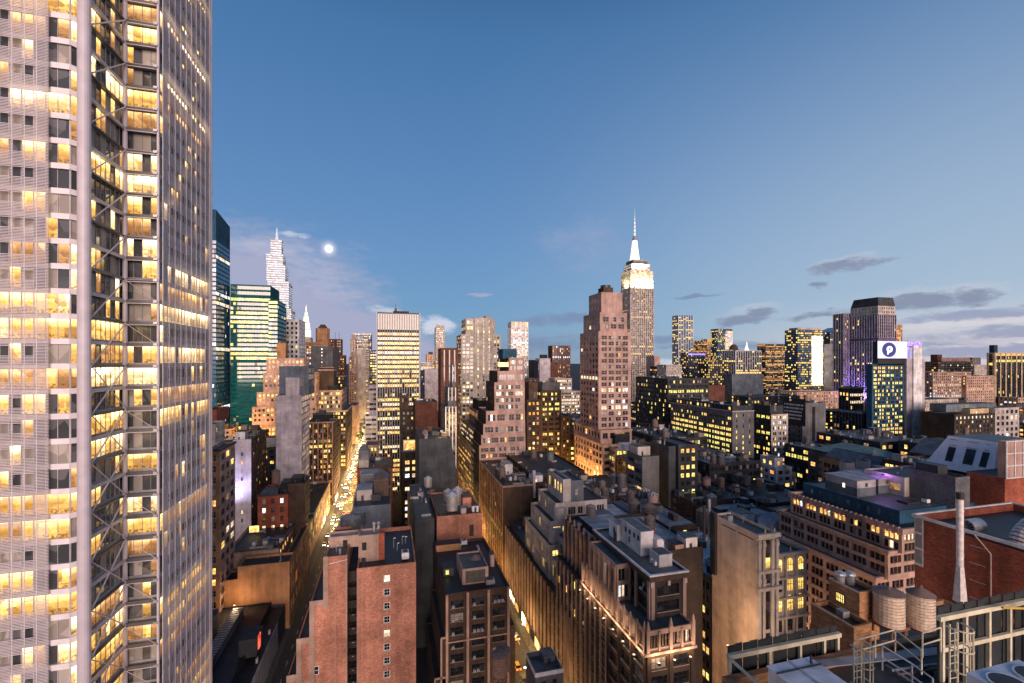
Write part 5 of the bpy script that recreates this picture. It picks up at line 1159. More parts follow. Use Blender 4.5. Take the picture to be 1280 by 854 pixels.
    gp = st(fh=3.9, bw=3.4, ww=.55, wh=.7, lit=.05, rows=.04, kinds='yellow', blind=.03, em=1, base=3, top=1, pier=(.9, .5, wallmat('lilac')), mv=0, mh=0, rec=.4)
    T = pb(1098, 1121, 384, u, side=1061); b.tier((T[0], T[1], u, T[3], 0, zat(425, u, vc)), 'purple', f=gp, l=gp, par=0, fw=('purple', 'stone')); T1 = b.prev
    b.tier((T[0] + .1, T[1] - .1, u + .1, T[3] - .1, None if 0 else T1[5], zat(393, u, vc)), 'purple', f=gp, l=gp, par=0); b.tier((T[0] + 1, T[1] - 1.2, u + 1, T[3] - 1.5, b.prev[5], zat(382, u, vc)), 'pale', f=st(fh=4, bw=4, ww=.4, wh=.5, lit=.05, base=1, top=.5), l=st(fh=4, bw=4, ww=.4, wh=.5, lit=.05, base=1, top=.5), par=0)
    m = MB(); v0, v1, u0, u1, _, z = b.prev; zt = zat(371, u, vc); q = 1.6
    top = [(v0 + q, u0 + q), (v1 - q, u0 + q), (v1 - q, u1 - q * 2), (v0 + q, u1 - q * 2)]; bot = [(v0, u0), (v1, u0), (v1, u1), (v0, u1)]
    for i in range(4): a, c = i, (i + 1) % 4; m.poly([(*bot[a], z + .01), (*bot[c], z + .01), (*top[c], zt), (*top[a], zt)], wallmat('slate', 'rib'))
    m.poly([(*p, zt) for p in top], roofmat('tar')); b.part('crown', m)
    b.tier((ratio(1098) * u - 8, ratio(1098) * u + 20, T[3] + .1, T[3] + 16, 0, zat(392, T[3], vc)), 'purple', l=gp, f=gp); b.done(100)
    for k in range(3): FLOOD.append((vc - 7, 424 + k * 22, 58, 90000, (.36, .22, 1.0), 3, 'up'))
    FLOOD.append((vc + 8, 421, 58, 60000, (.36, .22, 1.0), 6, 'up'))
    b = B('gold_block', 'orange glowing block peeking from behind the purple tower'); b.tier(pb(1117, 1128, 406, 560, dep=20), 'orangebrick', f=G(kinds='amber', lit=.7, rows=.5)); b.done()
    b = B('piered_block', 'dark piered block with two rows of lit windows at the foot of the purple tower')
    u = 345; vc = ratio(1062) * u; dp = st(fh=4.1, bw=3, ww=.55, wh=.7, lit=.03, rows=.1, kinds='warm', blind=.02, pier=(.7, .4, wallmat('grey')), base=2)
    T = pb(1062, 1079, 484, u, side=1048); T = (T[0], T[1], T[2], T[3], 0, T[5]); b.tier(T, 'darkgrey', f=dp, l=dp, cornice=(1.4, .5, 'pale'))
    for z in (T[5] - 9, T[5] - 16):
        for k in range(8): m = MB(); x = T[0] + 1 + k * (T[1] - T[0] - 2) / 7; m.box(x - .6, x + .6, u - .5, u - .42, z, z + 2.4, MATS['lit_white']); b.part('window', m)
    b.tier((T[0] - 9, T[0] - .1, u - 20, u + 10, 0, zat(512, u, vc)), 'darkgrey', l=dp, f=dp, cornice=(2, .3, 'pale')); b.done(60)
    # hotel with the round-emblem screen
    b = B('screen_hotel', 'dark blue hotel with columns of yellow windows under a big round-emblem video screen', 'hotel')
    u = 300; T = pb(1090, 1130, 455, u, side=1083); D = T[3] - u; T = (T[0], T[1], u, u + D, 0, T[5])
    hy = st(fh=3.25, bw=5.2, g=2, ww=.72, wh=.62, lit=.5, rows=.25, kinds='yellow', blind=.12, em=1.2, base=2, top=2, fr='d', mv=0, mh=0, gap=.04)
    b.tier(T, 'tileblue', f=hy, l=None)
    xa, xb = ratio(1095) * u, ratio(1132) * u; za, zb = zat(448, u, xa), zat(426.5, u, xa)
    scr, nt, p = newmat('screen_white'); p.inputs['Emission Color'].default_value = (.72, .70, 1, 1); p.inputs['Emission Strength'].default_value = 1.15; p.inputs['Base Color'].default_value = (.1, .1, .1, 1)
    nav, nt, p = newmat('screen_navy'); p.inputs['Emission Color'].default_value = (.03, .04, .26, 1); p.inputs['Emission Strength'].default_value = .7; p.inputs['Base Color'].default_value = (.02, .02, .05, 1)
    grn, nt, p = newmat('screen_pale'); p.inputs['Emission Color'].default_value = (.80, .95, .85, 1); p.inputs['Emission Strength'].default_value = 1.2
    m = MB(); m.box(xa - .3, xb + .3, u - 1.4, u - .5, za - .3, zb + .3, BLACKMET); m.quad((xa, u - 1.41, za), (xb, u - 1.41, za), (xb, u - 1.41, zb), (xa, u - 1.41, zb), scr)
    cx, cz, r = xa + (xb - xa) * .38, (za + zb) / 2, (zb - za) * .41
    def disc(cx, cz, r, y, mat, n=28, a0=0, a1=2 * math.pi, r0=0):
        for i in range(n):
            t, s = a0 + (a1 - a0) * i / n, a0 + (a1 - a0) * (i + 1) / n
            K = 1.28; m.quad((cx + K * r0 * math.cos(t), y, cz + r0 * math.sin(t)), (cx + K * r * math.cos(t), y, cz + r * math.sin(t)), (cx + K * r * math.cos(s), y, cz + r * math.sin(s)), (cx + K * r0 * math.cos(s), y, cz + r0 * math.sin(s)), mat)
    r *= 1.05; disc(cx, cz, r, u - 1.42, nav); disc(cx + .1 * r, cz + .08 * r, r * .42, u - 1.43, grn); m.poly([(cx - .35 * r, u - 1.43, cz - .62 * r), (cx - .08 * r, u - 1.43, cz - .62 * r), (cx + .1 * r, u - 1.43, cz - .1 * r), (cx - .28 * r, u - 1.43, cz + .1 * r)], grn); disc(cx + .12 * r, cz + .1 * r, r * .15, u - 1.44, nav)
    lav, nt, p = newmat('screen_lavender'); p.inputs['Emission Color'].default_value = (.52, .50, .95, 1); p.inputs['Emission Strength'].default_value = 1.0
    disc(xa + (xb - xa) * .66, cz, (zb - za) * .62, u - 1.42, lav, 10, -.75, .75, (zb - za) * .58)
    b.part('video_screen', m); m = MB(); m.box(xa + 2, xb - 2, u, u + 4, T[5] - .9, zb - .5, BLACKMET); b.part('screen_support', m)
    m = MB(); m.box(xb + .4, ratio(1151) * u, u - .9, u - .4, zat(433, u, xb), zat(427, u, xb), MATS['violet_light']); m.box(xb + .4, ratio(1136) * u, u - .8, u - .3, za - 1, zat(434, u, xb), MATS['violet_light']); b.part('neon_band', m)
    T2 = (ratio(1130.3) * u, ratio(1153) * u, u - 2, u + 24, 0, zat(448, u, xa)); b.tier(T2, 'lilac', kind='panel')
    T3 = (ratio(1137) * u, ratio(1147.5) * u, u - 3.2, u - 2.05, 0, zat(432, u, xa)); b.tier(T3, 'white', kind='panel', par=0); b.bulkhead(T2[0] + 1, T2[1] - 1, u + 2, u + 14, 3, 'tileblue'); b.done(100)
    # dark hall with arcade, gold piered building
    b = B('arcade_building', 'dark brick block with a lit roof pavilion and a white arched loggia front')
    u = 260; va, vb, vm = (ratio(q) * u for q in (1193, 1273, 1243)); z = zat(512, u, vb)
    b.tier((va, vm, u, u + 24, 0, z - 2), 'darkbrown', f=st(fh=3.6, bw=4.6, ww=.4, lit=.12, kinds='white')); b.tier((vm + .03, vb, u - .5, u + 24, 0, z + 2), 'pale', f=st(fh=4.6, bw=5.2, g=1, ww=.55, wh=.6, lit=.1, kinds='white', base=2)); b.bulkhead((va + vm) / 2, vm - 1, u + 3, u + 14, 4.5, 'goldstone', z=z - 2.9, lit='lit_yellow'); b.bulkhead(va + 4, vb - 12, u + 8, u + 20, 6, 'bluegrey', z=z - 1); b.clutter(8, (va, vb, u, u + 22, 0, z), 3); b.done(100)
    b = B('gold_piered_building', 'black glass hall with broad golden piers and two lit rows at the frame edge')
    u = 455; vl = ratio(1243.5) * u; gp2 = st(fh=4.4, bw=11.5, g=4, ww=.86, wh=.74, gap=.02, lit=.02, rows=.16, kinds='yellow', blind=.02, pier=(2.2, .6, wallmat('goldstone')), em=.2, base=3, top=1)
    T = b.tier((vl, vl + 80, u, u + 9, 0, zat(441, u, vl)), 'black', f=gp2, l=gp2, cornice=(1.6, .4, 'goldstone')); b.bulkhead(T[0] + 1, T[0] + 8, u + 1, u + 7, 12, 'navy'); b.clutter(8, T, 3); b.done(100)
    FLOOD.append((ratio(1225) * 258, 262, z + 6, 1800, (1, .75, .25), 2))

    # ---------------- the lofts along the third and fourth streets
    b = B('yellow_loft', 'long dark loft with seven rows of yellow-lit windows above the dark rooftops', 'loft building')
    u = 249; vc = ratio(915.5) * u; yl = st(fh=3.5, bw=5.6, g=3, ww=.78, wh=.5, lit=.25, rows=.25, litrows=(-3, -4, -5, -6, -7, -8), kinds='yellow', blind=.1, gap=.06, base=2, top=3.2, mv=0)
    T = pb(915.5, 934, 514, u, side=838); T = (vc, vc + 17, u, T[3], 0, T[5]); b.tier(T, 'grey', f=st(fh=3.5, bw=6, ww=.2, lit=.4, kinds='yellow'), l=yl, cornice=(.5, .2, 'pale')); b.tier((vc + 1, vc + 16, u + 1, T[3] - 1, None, T[5] + 3.4), 'darkgrey', f=None, l=st(fh=3.2, bw=4, ww=.5, lit=.35, kinds='warm', base=.6, top=.4)); b.clutter(9, None, 3); b.done(100)
    b = B('dark_loft', 'dark loft block with pale corner bay and yellow rows right of the long yellow-lit loft', 'loft building')
    u = 262; vc = ratio(964) * u; T = pb(964, 985, 517, u, side=938); T = (vc, T[1], u, T[3], 0, T[5]); b.tier(T, 'darkgrey', f=st(fh=3.6, bw=4.2, g=2, ww=.6, lit=.35, rows=.2, kinds='white'), l=st(fh=3.6, bw=4.2, g=2, ww=.66, lit=.25, rows=.25, kinds='yellow'), fw=('pale', 'stone'), cornice=(.6, .3, None)); b.tier((vc + 3, T[1], u + 4, T[3], None, T[5] + 5), 'darkgrey', f=S_PUNCH, l=S_PUNCH); b.clutter(5, None, 2); b.done(100)
    b = B('signed_building', 'blank charcoal building with faded white lettering painted on its dark flank')
    u = 270; vc = ratio(1003) * u; T = pb(1003, 1032, 504, u, side=976); T = (vc, T[1], u, T[3], 0, T[5]); b.tier(T, 'grey', f=None, l=st(fh=3.6, bw=5, ww=.4, lit=.05), kind='block', fw=('grey', 'block'))
    m = MB(); x = ratio(1017) * u; m.box(x - 1.4, x + 1.4, u - .12, u - .02, 10, T[5] - 3, wallmat('black', 'rib')); b.part('vent_stack', m); b.clutter(5, T, 3)
    m = MB(); rn = random.Random(3); m.box(vc - .2, vc - .02, T[3] - 22, T[3] - 2, T[5] - 17, T[5] + 3, BLACKMET)
    for r_ in range(5):
        z = T[5] - 1.2 - r_ * 2.6; y = T[3] - 3.5
        while y > T[3] - 20 + r_ * .6:
            w = rn.uniform(.5, 1.2); m.box(vc - .26, vc - .21, y - w, y, z - 1.2, z, WHITE_FR); y -= w + rn.choice((.25, .3, .7))
    m.sphere((vc - .25, T[3] - 9, T[5] + 1.4), .9, WHITE_FR, 8, 6); b.part('painted_sign', m); b.done(60)
    b = B('spot_block', 'dark lower block with pale roof boxes behind the yellow-lit loft'); b.tier((222, 262, 330, 380, 0, 96), 'darkgrey', f=S_LOFT, l=S_LOFT); b.clutter(10, None, 3); b.done(60)
    b = B('white_block', 'white corner building with black windows and a tan brick flank', 'building')
    u = 215; vc = ratio(970) * u; T = pb(970, 990, 585, u, side=946); T = (vc, T[1], u, T[3], 0, T[5]); b.tier(T, 'white', f=st(fh=3.6, bw=5.4, ww=.62, wh=.55, lit=.03, mv=2, base=2), l=st(fh=3.6, bw=5, ww=.6, wh=.5, lit=.25, kinds='amber', base=2), roof='bluegrey'); b.tier((vc + 1.5, T[1] - 4, u + 2.5, T[3] - 1, None, T[5] + 5), 'white', f=st(fh=4, bw=5, ww=.4, base=.5), l=st(fh=4, bw=5, ww=.4, base=.5), roof='bluegrey'); b.tier((T[1] + .05, T[1] + 5, u + 2, u + 16, 0, T[5] - 4), 'pale', f=S_PUNCH); b.done(60)
    b = B('yellow_corner_block', 'dark narrow building with a column of yellow corner windows among low dark roofs')
    u = 190; T = pb(848, 872, 556, u, dep=20); b.tier((T[0], T[1], u, u + 22, 0, T[5]), 'darkgrey', f=st(fh=3.9, bw=3, ww=.6, wh=.5, lit=.25, rows=.5, kinds='yellow', base=2), l=None, roof='tar'); b.tier((T[0] - 4, T[0] - .05, u + 2, u + 18, 0, T[5] - 1), 'slate', kind='brick'); b.clutter(4, None, 3); b.done(60)
    b = B('banded_grey_building', 'grey concrete building with horizontal bands and a blank front among the tanks')
    u = 196; vc = ratio(803) * u; T = pb(803, 824, 571, u, side=783); b.tier((vc, T[1], u, T[3], 0, T[5]), 'grey', f=None, l=st(fh=4, bw=6, ww=.95, wh=.45, lit=.12, kinds='amber', rec=.5, base=3), kind='block'); b.bulkhead(vc + 1, vc + 8, u + 6, u + 14, 4.5, 'pale'); b.bulkhead(vc + 1, T[1] - 1, u + 16, u + 26, 3, 'white', 'white'); b.clutter(6, None, 2); b.done(60)
right_side()
# ================================================================== near blocks on the right
def wp(px, py, z):
    # the world point seen at a picture point, z metres in front of the viewer
    dx, dz = (px - PX0) / F, (HZ - py) / F
    return Vector((z * (SP + dx * CP), z * (CP - dx * SP), CAMZ + z * dz))
def near_right():
    # terraced pale building
    b = B('terraced_building', 'pale terraced loft stepping back from the canyon street to a small flat-topped tower')
    t = st(fh=3.9, bw=4.2, g=3, ww=.7, wh=.58, sill=.2, lit=.12, rows=.12, kinds='yellow', gap=.08, base=1.2, top=.9, rec=.3, mv=0)
    low = st(fh=3.9, bw=4.2, g=1, ww=.62, wh=.76, lit=.08, rows=.02, kinds='yellow', pier=(.8, .6, wallmat('tan')), base=3, rec=.4)
    b.tier((55, 90, 124, 216, 0, 30), 'brown', l=low, f=S_PUNCH, par=1.0)
    b.tier((57, 90, 159, 190, None, 42), 'pale', l=t, f=t, r=None); b.tier((57.8, 90, 140, 158.9, 29, 38), 'pale', l=t, f=t)
    b.tier((59, 88, 163.6, 188, 41, 49), 'pale', l=t, f=t); b.tier((61.0, 86, 146, 163.5, 37, 45), 'pale', l=t, f=t)
    b.tier((62, 84, 166, 187, 48, 55), 'pale', l=t, f=t); b.tier((66, 69.3, 168, 186, 54, 63.5), 'pale', l=st(fh=6, bw=3.2, ww=.5, wh=.6, lit=0, base=2), f=None, roof='teal'); b.tier((69.4, 75, 168.6, 186, 0, 62.6), 'bluegrey', f=st(fh=6, bw=5.5, ww=.35, wh=.4, lit=.3, kinds='yellow'), roof='teal')
    b.shops(54.3, 126, 214, -1, 3)
    for x, y, z in ((62.4, 165.2, 48), (59.4, 162.6, 41)):
        m = MB(); m.frustum(x + 1.4, y + 1.2, z, z + 5.5, 2.3, 2.3, wallmat('pale'), 18); b.part('round_bay', m)
    b.clutter(5, (70, 88, 140, 160, 0, 30.9), 2, z=30); b.done(100)
    b = B('buttressed_loft', 'brown loft with pointed stone buttresses and amber top windows next to the white-roofed building')
    bt = st(fh=5, bw=3.4, ww=.5, wh=.72, sill=.15, lit=.5, rows=.3, kinds='amber', rec=.4, base=1, top=1.2, pier=(.8, .7, wallmat('tan')), blind=.05)
    T = b.tier((58, 74, 124.5, 146, 0, 57), 'brown', l=bt, f=S_PUNCH, roof='tar'); b.bulkhead(60.5, 71, 128, 139, 2.6, 'black', 'silver', lit='lit_white'); b.bulkhead(66, 73, 139.5, 145.5, 2, 'bluegrey', 'bluegrey'); b.clutter(7, T, 3)
    for k in range(6): m = MB(); y = 125.5 + k * 3.7; m.frustum(57.6, y, 56.8, 59, .55, .1, wallmat('tan'), 4); b.part('finial', m)
    b.tier((55.02, 58, 108, 146, 0, 44), 'brown', l=st(fh=3.9, bw=3.2, ww=.6, wh=.6, lit=.12, kinds='yellow', pier=(.6, .45, wallmat('tan'))), f=None); b.done(100)
    # white roofed building with the gothic crown
    b = B('crowned_loft', 'dark loft with white flat roof and penthouses, flood-lit pink gothic arcade round its waist')
    dk = st(fh=3.7, bw=6.0, ww=.66, wh=.66, sill=.12, rec=.5, lit=.03, rows=0, kinds='yellow', blind=.06, pier=(.9, .4, wallmat('tan')), em=.3, base=1, top=1.9, mv=2, mh=1)
    lo = st(fh=3.75, bw=6.0, ww=.7, wh=.66, sill=.12, rec=.45, lit=.08, rows=.03, kinds='yellow', blind=.06, em=.5, base=4, top=.6, mv=2, pier=(.8, .3, None))
    cr = st(fh=3.6, bw=3.0, g=3, ww=.72, wh=.72, sill=.1, rec=.35, lit=.03, kinds='white', blind=.25, base=.5, top=.4, gap=.07, pier=(.5, .35, None), mv=0, em=.3)
    b.tier((55, 67.2, 89.8, 127, 0, 45.2), 'brown', f=lo, l=lo, par=0)
    T = b.tier((55.0, 67.2, 89.8, 124, 45.2, 50), 'peach', f=cr, l=cr, roof='teal', par=.5)
    m = MB(); m2 = wallmat('peach'); b.ring(m, 55, 67.2, 89.8, 124, 44.7, 45.3, .55, m2); b.part('lit_cornice', m)
    b.tier((55.1, 59.2, 104, 119.5, 45.3, 58.7), 'peach', f=cr, l=st(**{**cr, 'fh': 4.1, 'base': 5}), roof='teal', par=.4)
    T = b.tier((59, 68.4, 94.5, 124.2, 0, 60), 'darkbrown', f=dk, l=dk, roof='bluegrey', par=.35, cornice=(1.5, .5, 'brown'))
    m = MB(); b.ring(m, 59, 68.4, 94.5, 124.2, 59.75, 60.15, .62, wallmat('white')); b.part('white_coping', m)
    for y in [90.2 + 3.05 * k for k in range(12)]:
        m = MB(); big = abs((y - 90.2) % 6.1) < .1; m.box(54.55, 55.0, y - .35, y + .35, 45.4, 50.3, m2); m.frustum(54.75, y, 50.3, 52.2 if big else 51.2, .42, .08, m2, 4, a0=.785); b.part('finial', m)
    for x in (55.3, 61.1, 66.9): m = MB(); m.box(x - .4, x + .4, 89.35, 89.8, 45.4, 50.6, m2); m.frustum(x, 89.55, 50.6, 52.4, .5, .1, m2, 4, a0=.785); b.part('finial', m)
    for x in (59.15, 63.7, 68.2): m = MB(); m.box(x - .35, x + .35, 94.0, 94.42, 57.2, 58.3, wallmat('pale')); b.part('capital', m)
    W = wallmat('white'); z = 59.66
    def white(v0, v1, u0, u1, h, roof, wins=()):
        m = MB(); m.box(v0, v1, u0, u1, z, z + h, W); m.box(v0 - .1, v1 + .1, u0 - .1, u1 + .1, z + h, z + h + .12, W); m.box(v0 + .2, v1 - .2, u0 + .2, u1 - .2, z + h + .12, z + h + .2, roofmat(roof)); o = b.part('penthouse', m)
        for (y, w, zz, h2) in wins:
            q = MB(); q.box(v0 - .04, v0 - .004, y - w / 2, y + w / 2, z + zz, z + zz + h2, DARK_FR); q.quad((v0 - .05, y + w / 2 - .1, z + zz + .1), (v0 - .05, y - w / 2 + .1, z + zz + .1), (v0 - .05, y - w / 2 + .1, z + zz + h2 - .1), (v0 - .05, y + w / 2 - .1, z + zz + h2 - .1), MATS['glass_blue']); w_ = link('window', q, o, tuple(b.root.location))
    white(62.7, 66.4, 105, 115.4, 6.1, 'bluegrey', [(106.2, 1.1, 3.6, 1.3), (108.3, 1.1, 3.6, 1.3), (110.6, 1.1, 3.6, 1.3), (112.7, 1.1, 3.6, 1.3), (110.8, .7, 1.4, 1.6)])
    white(61.6, 65, 115.6, 120.5, 4.2, 'silver', [(117.3, 1.2, 1.6, 1.7)])
    white(63.6, 67.2, 98.0, 102.2, 2.9, 'teal', [])
    white(66.5, 68.2, 103.5, 107, 4.3, 'white', [])
    m = MB(); m.box(66.5, 68.0, 107.1, 110, z, z + 5.6, wallmat('redbrick', 'brick')); b.part('chimney', m)
    m = MB(); m.box(61.2, 61.6, 116.0, 116.9, z, z + 2.2, DARK_FR); b.part('door', m)
    for k, y in enumerate((99.3, 100.7)): m = MB(); m.box(62.9, 63.55, y - .45, y + .45, z + .15, z + 1.1, WHITE_FR); b.part('air_conditioner', m)
    rn = random.Random(4)
    for W_ in b.wins:
        P, a, c, t0, t1 = W_[:5]
        if rn.random() < .2 and (c - a) > 1.5 and not 37 < P(a, t0)[2] < 51: x, y, zz = P((a + c) / 2 + rn.uniform(-.8, .8), t0 + .15, .12); q = MB(); q.box(x - .34, x + .34, y - .34, y + .34, zz, zz + .48, WHITE_FR); b.part('air_conditioner', q)
    b.done(100)
    for y in (92, 97, 102, 107, 112, 117, 122): FLOOD.append((53.2, y, 44.3, 520, (1, .66, .38), .4))
    for x in (57, 61, 65): FLOOD.append((x, 88.0, 44.3, 520, (1, .66, .38), .4))
    b = B('dark_party_wall', 'black-brown blank party wall building right of the white-roofed loft, white shed on its roof')
    T = b.tier((73.5, 91.5, 118, 150, 0, 54), 'darkbrown', kind='brick', roof='silver', f=None); b.bulkhead(75, 79.5, 120, 126, 3.2, 'white', 'tar'); b.bulkhead(86, 90, 118.5, 123, 3.8, 'white', 'bluegrey'); b.clutter(8, T, 6); b.tier((76, 92, 150.2, 176, 0, 50), 'slate', roof='white', par=.5); b.done()
    tank(879, 657, 17, 19, 'big dark timber tank with a flat-pitched cone beside the white flat roof', u=132, leg=1.5, mat=plain('black_wood', (.06, .05, .045), .85))
    # tan building with the ornate narrow front
    b = B('ornate_loft', 'tan blank-sided loft with an ornate cream corner tower and arched yellow windows', 'loft building')
    T = b.tier((92, 98.6, 97.6, 114.5, 0, 65), 'beige', f=None, l=None, fw=('stone', 'stone'), roof='tar', par=.6)
    m = MB(); S = wallmat('stone'); dkp = MATS['glass_dark']
    for x in (92.5, 93.9, 96.6, 98.1): m.box(x - .38, x + .38, 97.0, 97.6, 0, 63.5, S); m.box(x - .5, x + .5, 96.85, 97.6, 61.9, 62.9, S); m.box(x - .5, x + .5, 96.85, 97.6, 52.6, 53.6, S)
    m.box(91.8, 98.9, 96.7, 97.58, 64.2, 65.2, S); m.box(91.8, 98.9, 96.6, 97.58, 55.0, 55.8, S); m.box(91.6, 99.1, 96.4, 97.58, 50.6, 51.5, S); b.part('pilaster_front', m)
    for z0, z1, mt in ((56.2, 58.6, 'lit_yellow'), (58.8, 63.4, 'glass_dark'), (52, 54.6, 'glass_dark'), (40, 50.4, 'glass_dark'), (25, 39, 'glass_dark')):
        q = MB(); q.box(94.4, 96.1, 97.5, 97.59, z0, z1, MATS[mt] if isinstance(MATS.get(mt), bpy.types.Material) else DARK_FR); b.part('window', q)
    for y in (98.6, 105): m = MB(); m.box(91.93, 91.99, y, y + 5.5, 63.2, 63.5, DARK_FR); b.part('string_course', m)
    T = b.tier((98.65, 110, 99.2, 113, 0, 58.5), 'stone', f=None, roof='tar', par=.8, cornice=(.7, .45, None))
    zt = 58.5
    for fl, (z0, z1, arch) in enumerate(((53.6, 57, True), (48.2, 52, False), (43, 47, True), (37.5, 41.5, False), (32, 36, False))):
        for k in range(3):
            x = 100.6 + k * 3.55; lit = (fl < 3)
            q = MB(); pm = MATS['lit_yellow'] if (lit and (fl, k) not in ((1, 0),)) else MATS['glass_dark']
            q.box(x - 1.05, x + 1.05, 99.1, 99.19, z0, z1 - (.9 if arch else 0), pm)
            if arch:
                pts = [(x + 1.05 * math.cos(t), 99.1, z1 - .9 + .95 * math.sin(t)) for t in [math.pi * i / 10 for i in range(11)]]; q.poly(list(reversed(pts)), pm)
            for xx in (x - .35, x + .35): q.box(xx - .05, xx + .05, 99.03, 99.1, z0, z1 - .5, DARK_FR)
            q.box(x - 1.05, x + 1.05, 99.03, 99.1, (z0 + z1) / 2 - .05, (z0 + z1) / 2 + .05, DARK_FR); b.part('window', q)
            m = MB(); m.box(x - 1.75, x - 1.2, 98.6, 99.19, z0 - 1.3, z1 + .2, S); m.frustum(x - 1.48, 98.6, z1 + .2, z1 + .9, .5, .3, S, 6); b.part('pilaster', m)
        m = MB(); m.box(98.7, 110.3, 98.4, 99.19, z0 - 1.9, z0 - 1.3, S); b.part('ledge', m)
    for x, y, h in ((92.6, 116.5, 9), (90.5, 116, 3.5)): m = MB(); m.frustum(x, y, 57, 66 + h * .3, .45, .45, STEEL if h > 5 else BLACKMET, 10); b.part('flue', m)
    m = MB(); m.box(91.0, 91.9, 112.2, 114.2, 48, 66, BLACKMET); b.part('fire_escape', m)
    for px_, pz in ((95, 65.2), (98, 65.2), (101, 58.7), (105, 58.7), (109, 58.7)): m = MB(); m.frustum(px_, 97.9 if pz > 60 else 99.6, pz - .7, pz + 1, .22, .1, S, 6); b.part('finial', m)
    b.clutter(2, (92, 98.6, 102, 114, 0, 65), 3); b.done(60)
    for z in (8, 20): FLOOD.append((82, 95, z, 4200, (1, .5, .2), 2))  # added lights standing in for street light on the tan flank
    FLOOD.append((81, 95, 40, 6500, (1, .62, .36), 2)); FLOOD.append((101, 93, 24, 4500, (1, .58, .25), 2))
    # long loft with the row of lit windows
    b = B('curved_loft', 'long brown terracotta loft with a cream-lit top row, stepped cornices and blue flat roof', 'loft building')
    k = dict(fh=3.4, bw=5.2, g=3, ww=.76, wh=.66, sill=.18, gap=.05, rec=.5, blind=.03, base=1.0, top=1.3, em=.3, mv=0, mh=1, kinds='white', fr='d')
    top_ = st(lit=0, rows=0, **k); tl = st(lit=.02, rows=0, litrows=(1,), **{**k, 'fh': 2.75, 'base': .2, 'top': 1.1, 'wh': .78, 'sill': .12, 'ww': .72}); co = (.8, .55, 'peach')
    b.tier((130.5, 190, 96, 132, 0, 50), 'peach', l=top_, f=top_, cornice=co, par=.5); top2 = st(lit=0, rows=0, **{**k, 'fh': 3.0, 'base': .8, 'top': 1.1}); b.tier((133, 190, 94.5, 131, 49.5, 57.6), 'peach', l=top2, f=top2, cornice=co, par=.5)
    T = b.tier((136, 190, 93, 129, 57.1, 64), 'peach', l=tl, f=tl, cornice=(1.5, .6, 'pinktan'), par=.6)
    for kk in range(24): m = MB(); y = 93.4 + kk * 1.5; m.box(135.2, 135.95, y, y + .3, 62.2, 64.4, wallmat('pinktan')); b.part('finial', m)
    T2 = b.tier((141, 186, 97, 128.5, 63.2, 67.2), 'tileblue', par=.25, roof='bluegrey', kind='panel')
    for kk in range(9): m = MB(); y = 99 + kk * 3.2; m.box(140.9, 140.99, y, y + .9, 64.3, 66, MATS['glass_grey']); b.part('clerestory_window', m)
    for v0, v1, u0, u1, h in ((143.2, 151, 111, 122, 5), (153.5, 161, 112, 124, 4.6)):
        m = MB(); zz = 66.95; m.box(v0, v1, u0, u1, zz, zz + h * .55, wallmat('bluegrey', 'rib')); m.box(v0, v1, u0, u1, zz + h * .55, zz + h, wallmat('lilac', 'rib')); m.box(v0 - .15, v1 + .15, u0 - .15, u1 + .15, zz + h, zz + h + .15, roofmat('silver')); o = b.part('penthouse', m)
        q = MB(); q.box((v0 + v1) / 2 - .5, (v0 + v1) / 2 + .5, u0 - .05, u0 - .004, zz + 3, zz + 4.2, DARK_FR); link('window', q, o, tuple(b.root.location))
        if v0 < 150:
            q = MB(); q.box(v0 - .06, v0 - .004, 115, 115.8, zz + 2.0, zz + 3.4, MATS['lit_white']); link('window', q, o, tuple(b.root.location))
    m = MB(); m.box(150, 155, 101, 104, 66.95, 67.6, BLACKMET); b.part('skylight', m); b.clutter(6, (142, 184, 98, 110, 0, 67.9), 5); b.done(100)
    FLOOD.append((157, 113, 73.5, 900, (.55, .2, 1.0), .5))
    for y in (100, 112, 124): FLOOD.append((124, y, 12, 8000, (1, .6, .35), 3))
    # red brick wall block with its duct
    b = B('red_brick_block', 'plain red brick block with white coping, big curved duct and a ladder on its wall', 'building')
    T = b.tier((99, 127, 42, 65.4, 0, 80), 'redbrick', kind='brick', roof='tar', par=1.3)
    b.tier((98.2, 98.97, 42.2, 57, 0, 79.4), 'redbrick', kind='brick', par=0)
    m = MB(); b.ring(m, 99, 127, 42, 65.4, 79.7, 80.25, .35, wallmat('white')); b.part('white_coping', m)
    m = MB(); m.box(98.86, 98.99, 63.9, 65.35, 70.5, 79.6, WHITE_FR)
    for zz in (71, 74, 77): m.box(98.8, 98.87, 64.05, 65.2, zz, zz + 2.6, MATS['blind'])
    b.part('window', m)
    m = MB(); n = 14
    for i in range(n):                                # the curved steel duct lying on the roof
        t0, t1 = math.pi * .5 * i / n, math.pi * .5 * (i + 1) / n; r = 5.2
        a = Vector((103 + 7, 50, 78.4)); 
        p0 = Vector((109.5 - r * math.cos(t0) * 1.3, 52 + 0 * i, 78.6 + r * math.sin(t0) * .75)); p1 = Vector((109.5 - r * math.cos(t1) * 1.3, 52, 78.6 + r * math.sin(t1) * .75))
        m.tube(p0, p1, 1.45, plain('duct_steel', (.46, .43, .42), .4, .4), 14)
    m.tube((109.5, 52, 82.5), (117, 48, 82.3), 1.45, plain('duct_steel', (.46, .43, .42), .4, .4), 14); b.part('roof_duct', m)
    m = MB(); m.tube((101.2, 58.4, 80), (104.5, 58.4, 80), 1.25, STEEL, 18); m.tube((101.05, 58.4, 80), (101.19, 58.4, 80), 1.1, BLACKMET, 18)
    for t in range(6): a = t * math.pi / 6; m.bar((101.0, 58.4 - 1.15 * math.cos(a), 80 - 1.15 * math.sin(a)), (101.0, 58.4 + 1.15 * math.cos(a), 80 + 1.15 * math.sin(a)), .05, .05, STEEL)
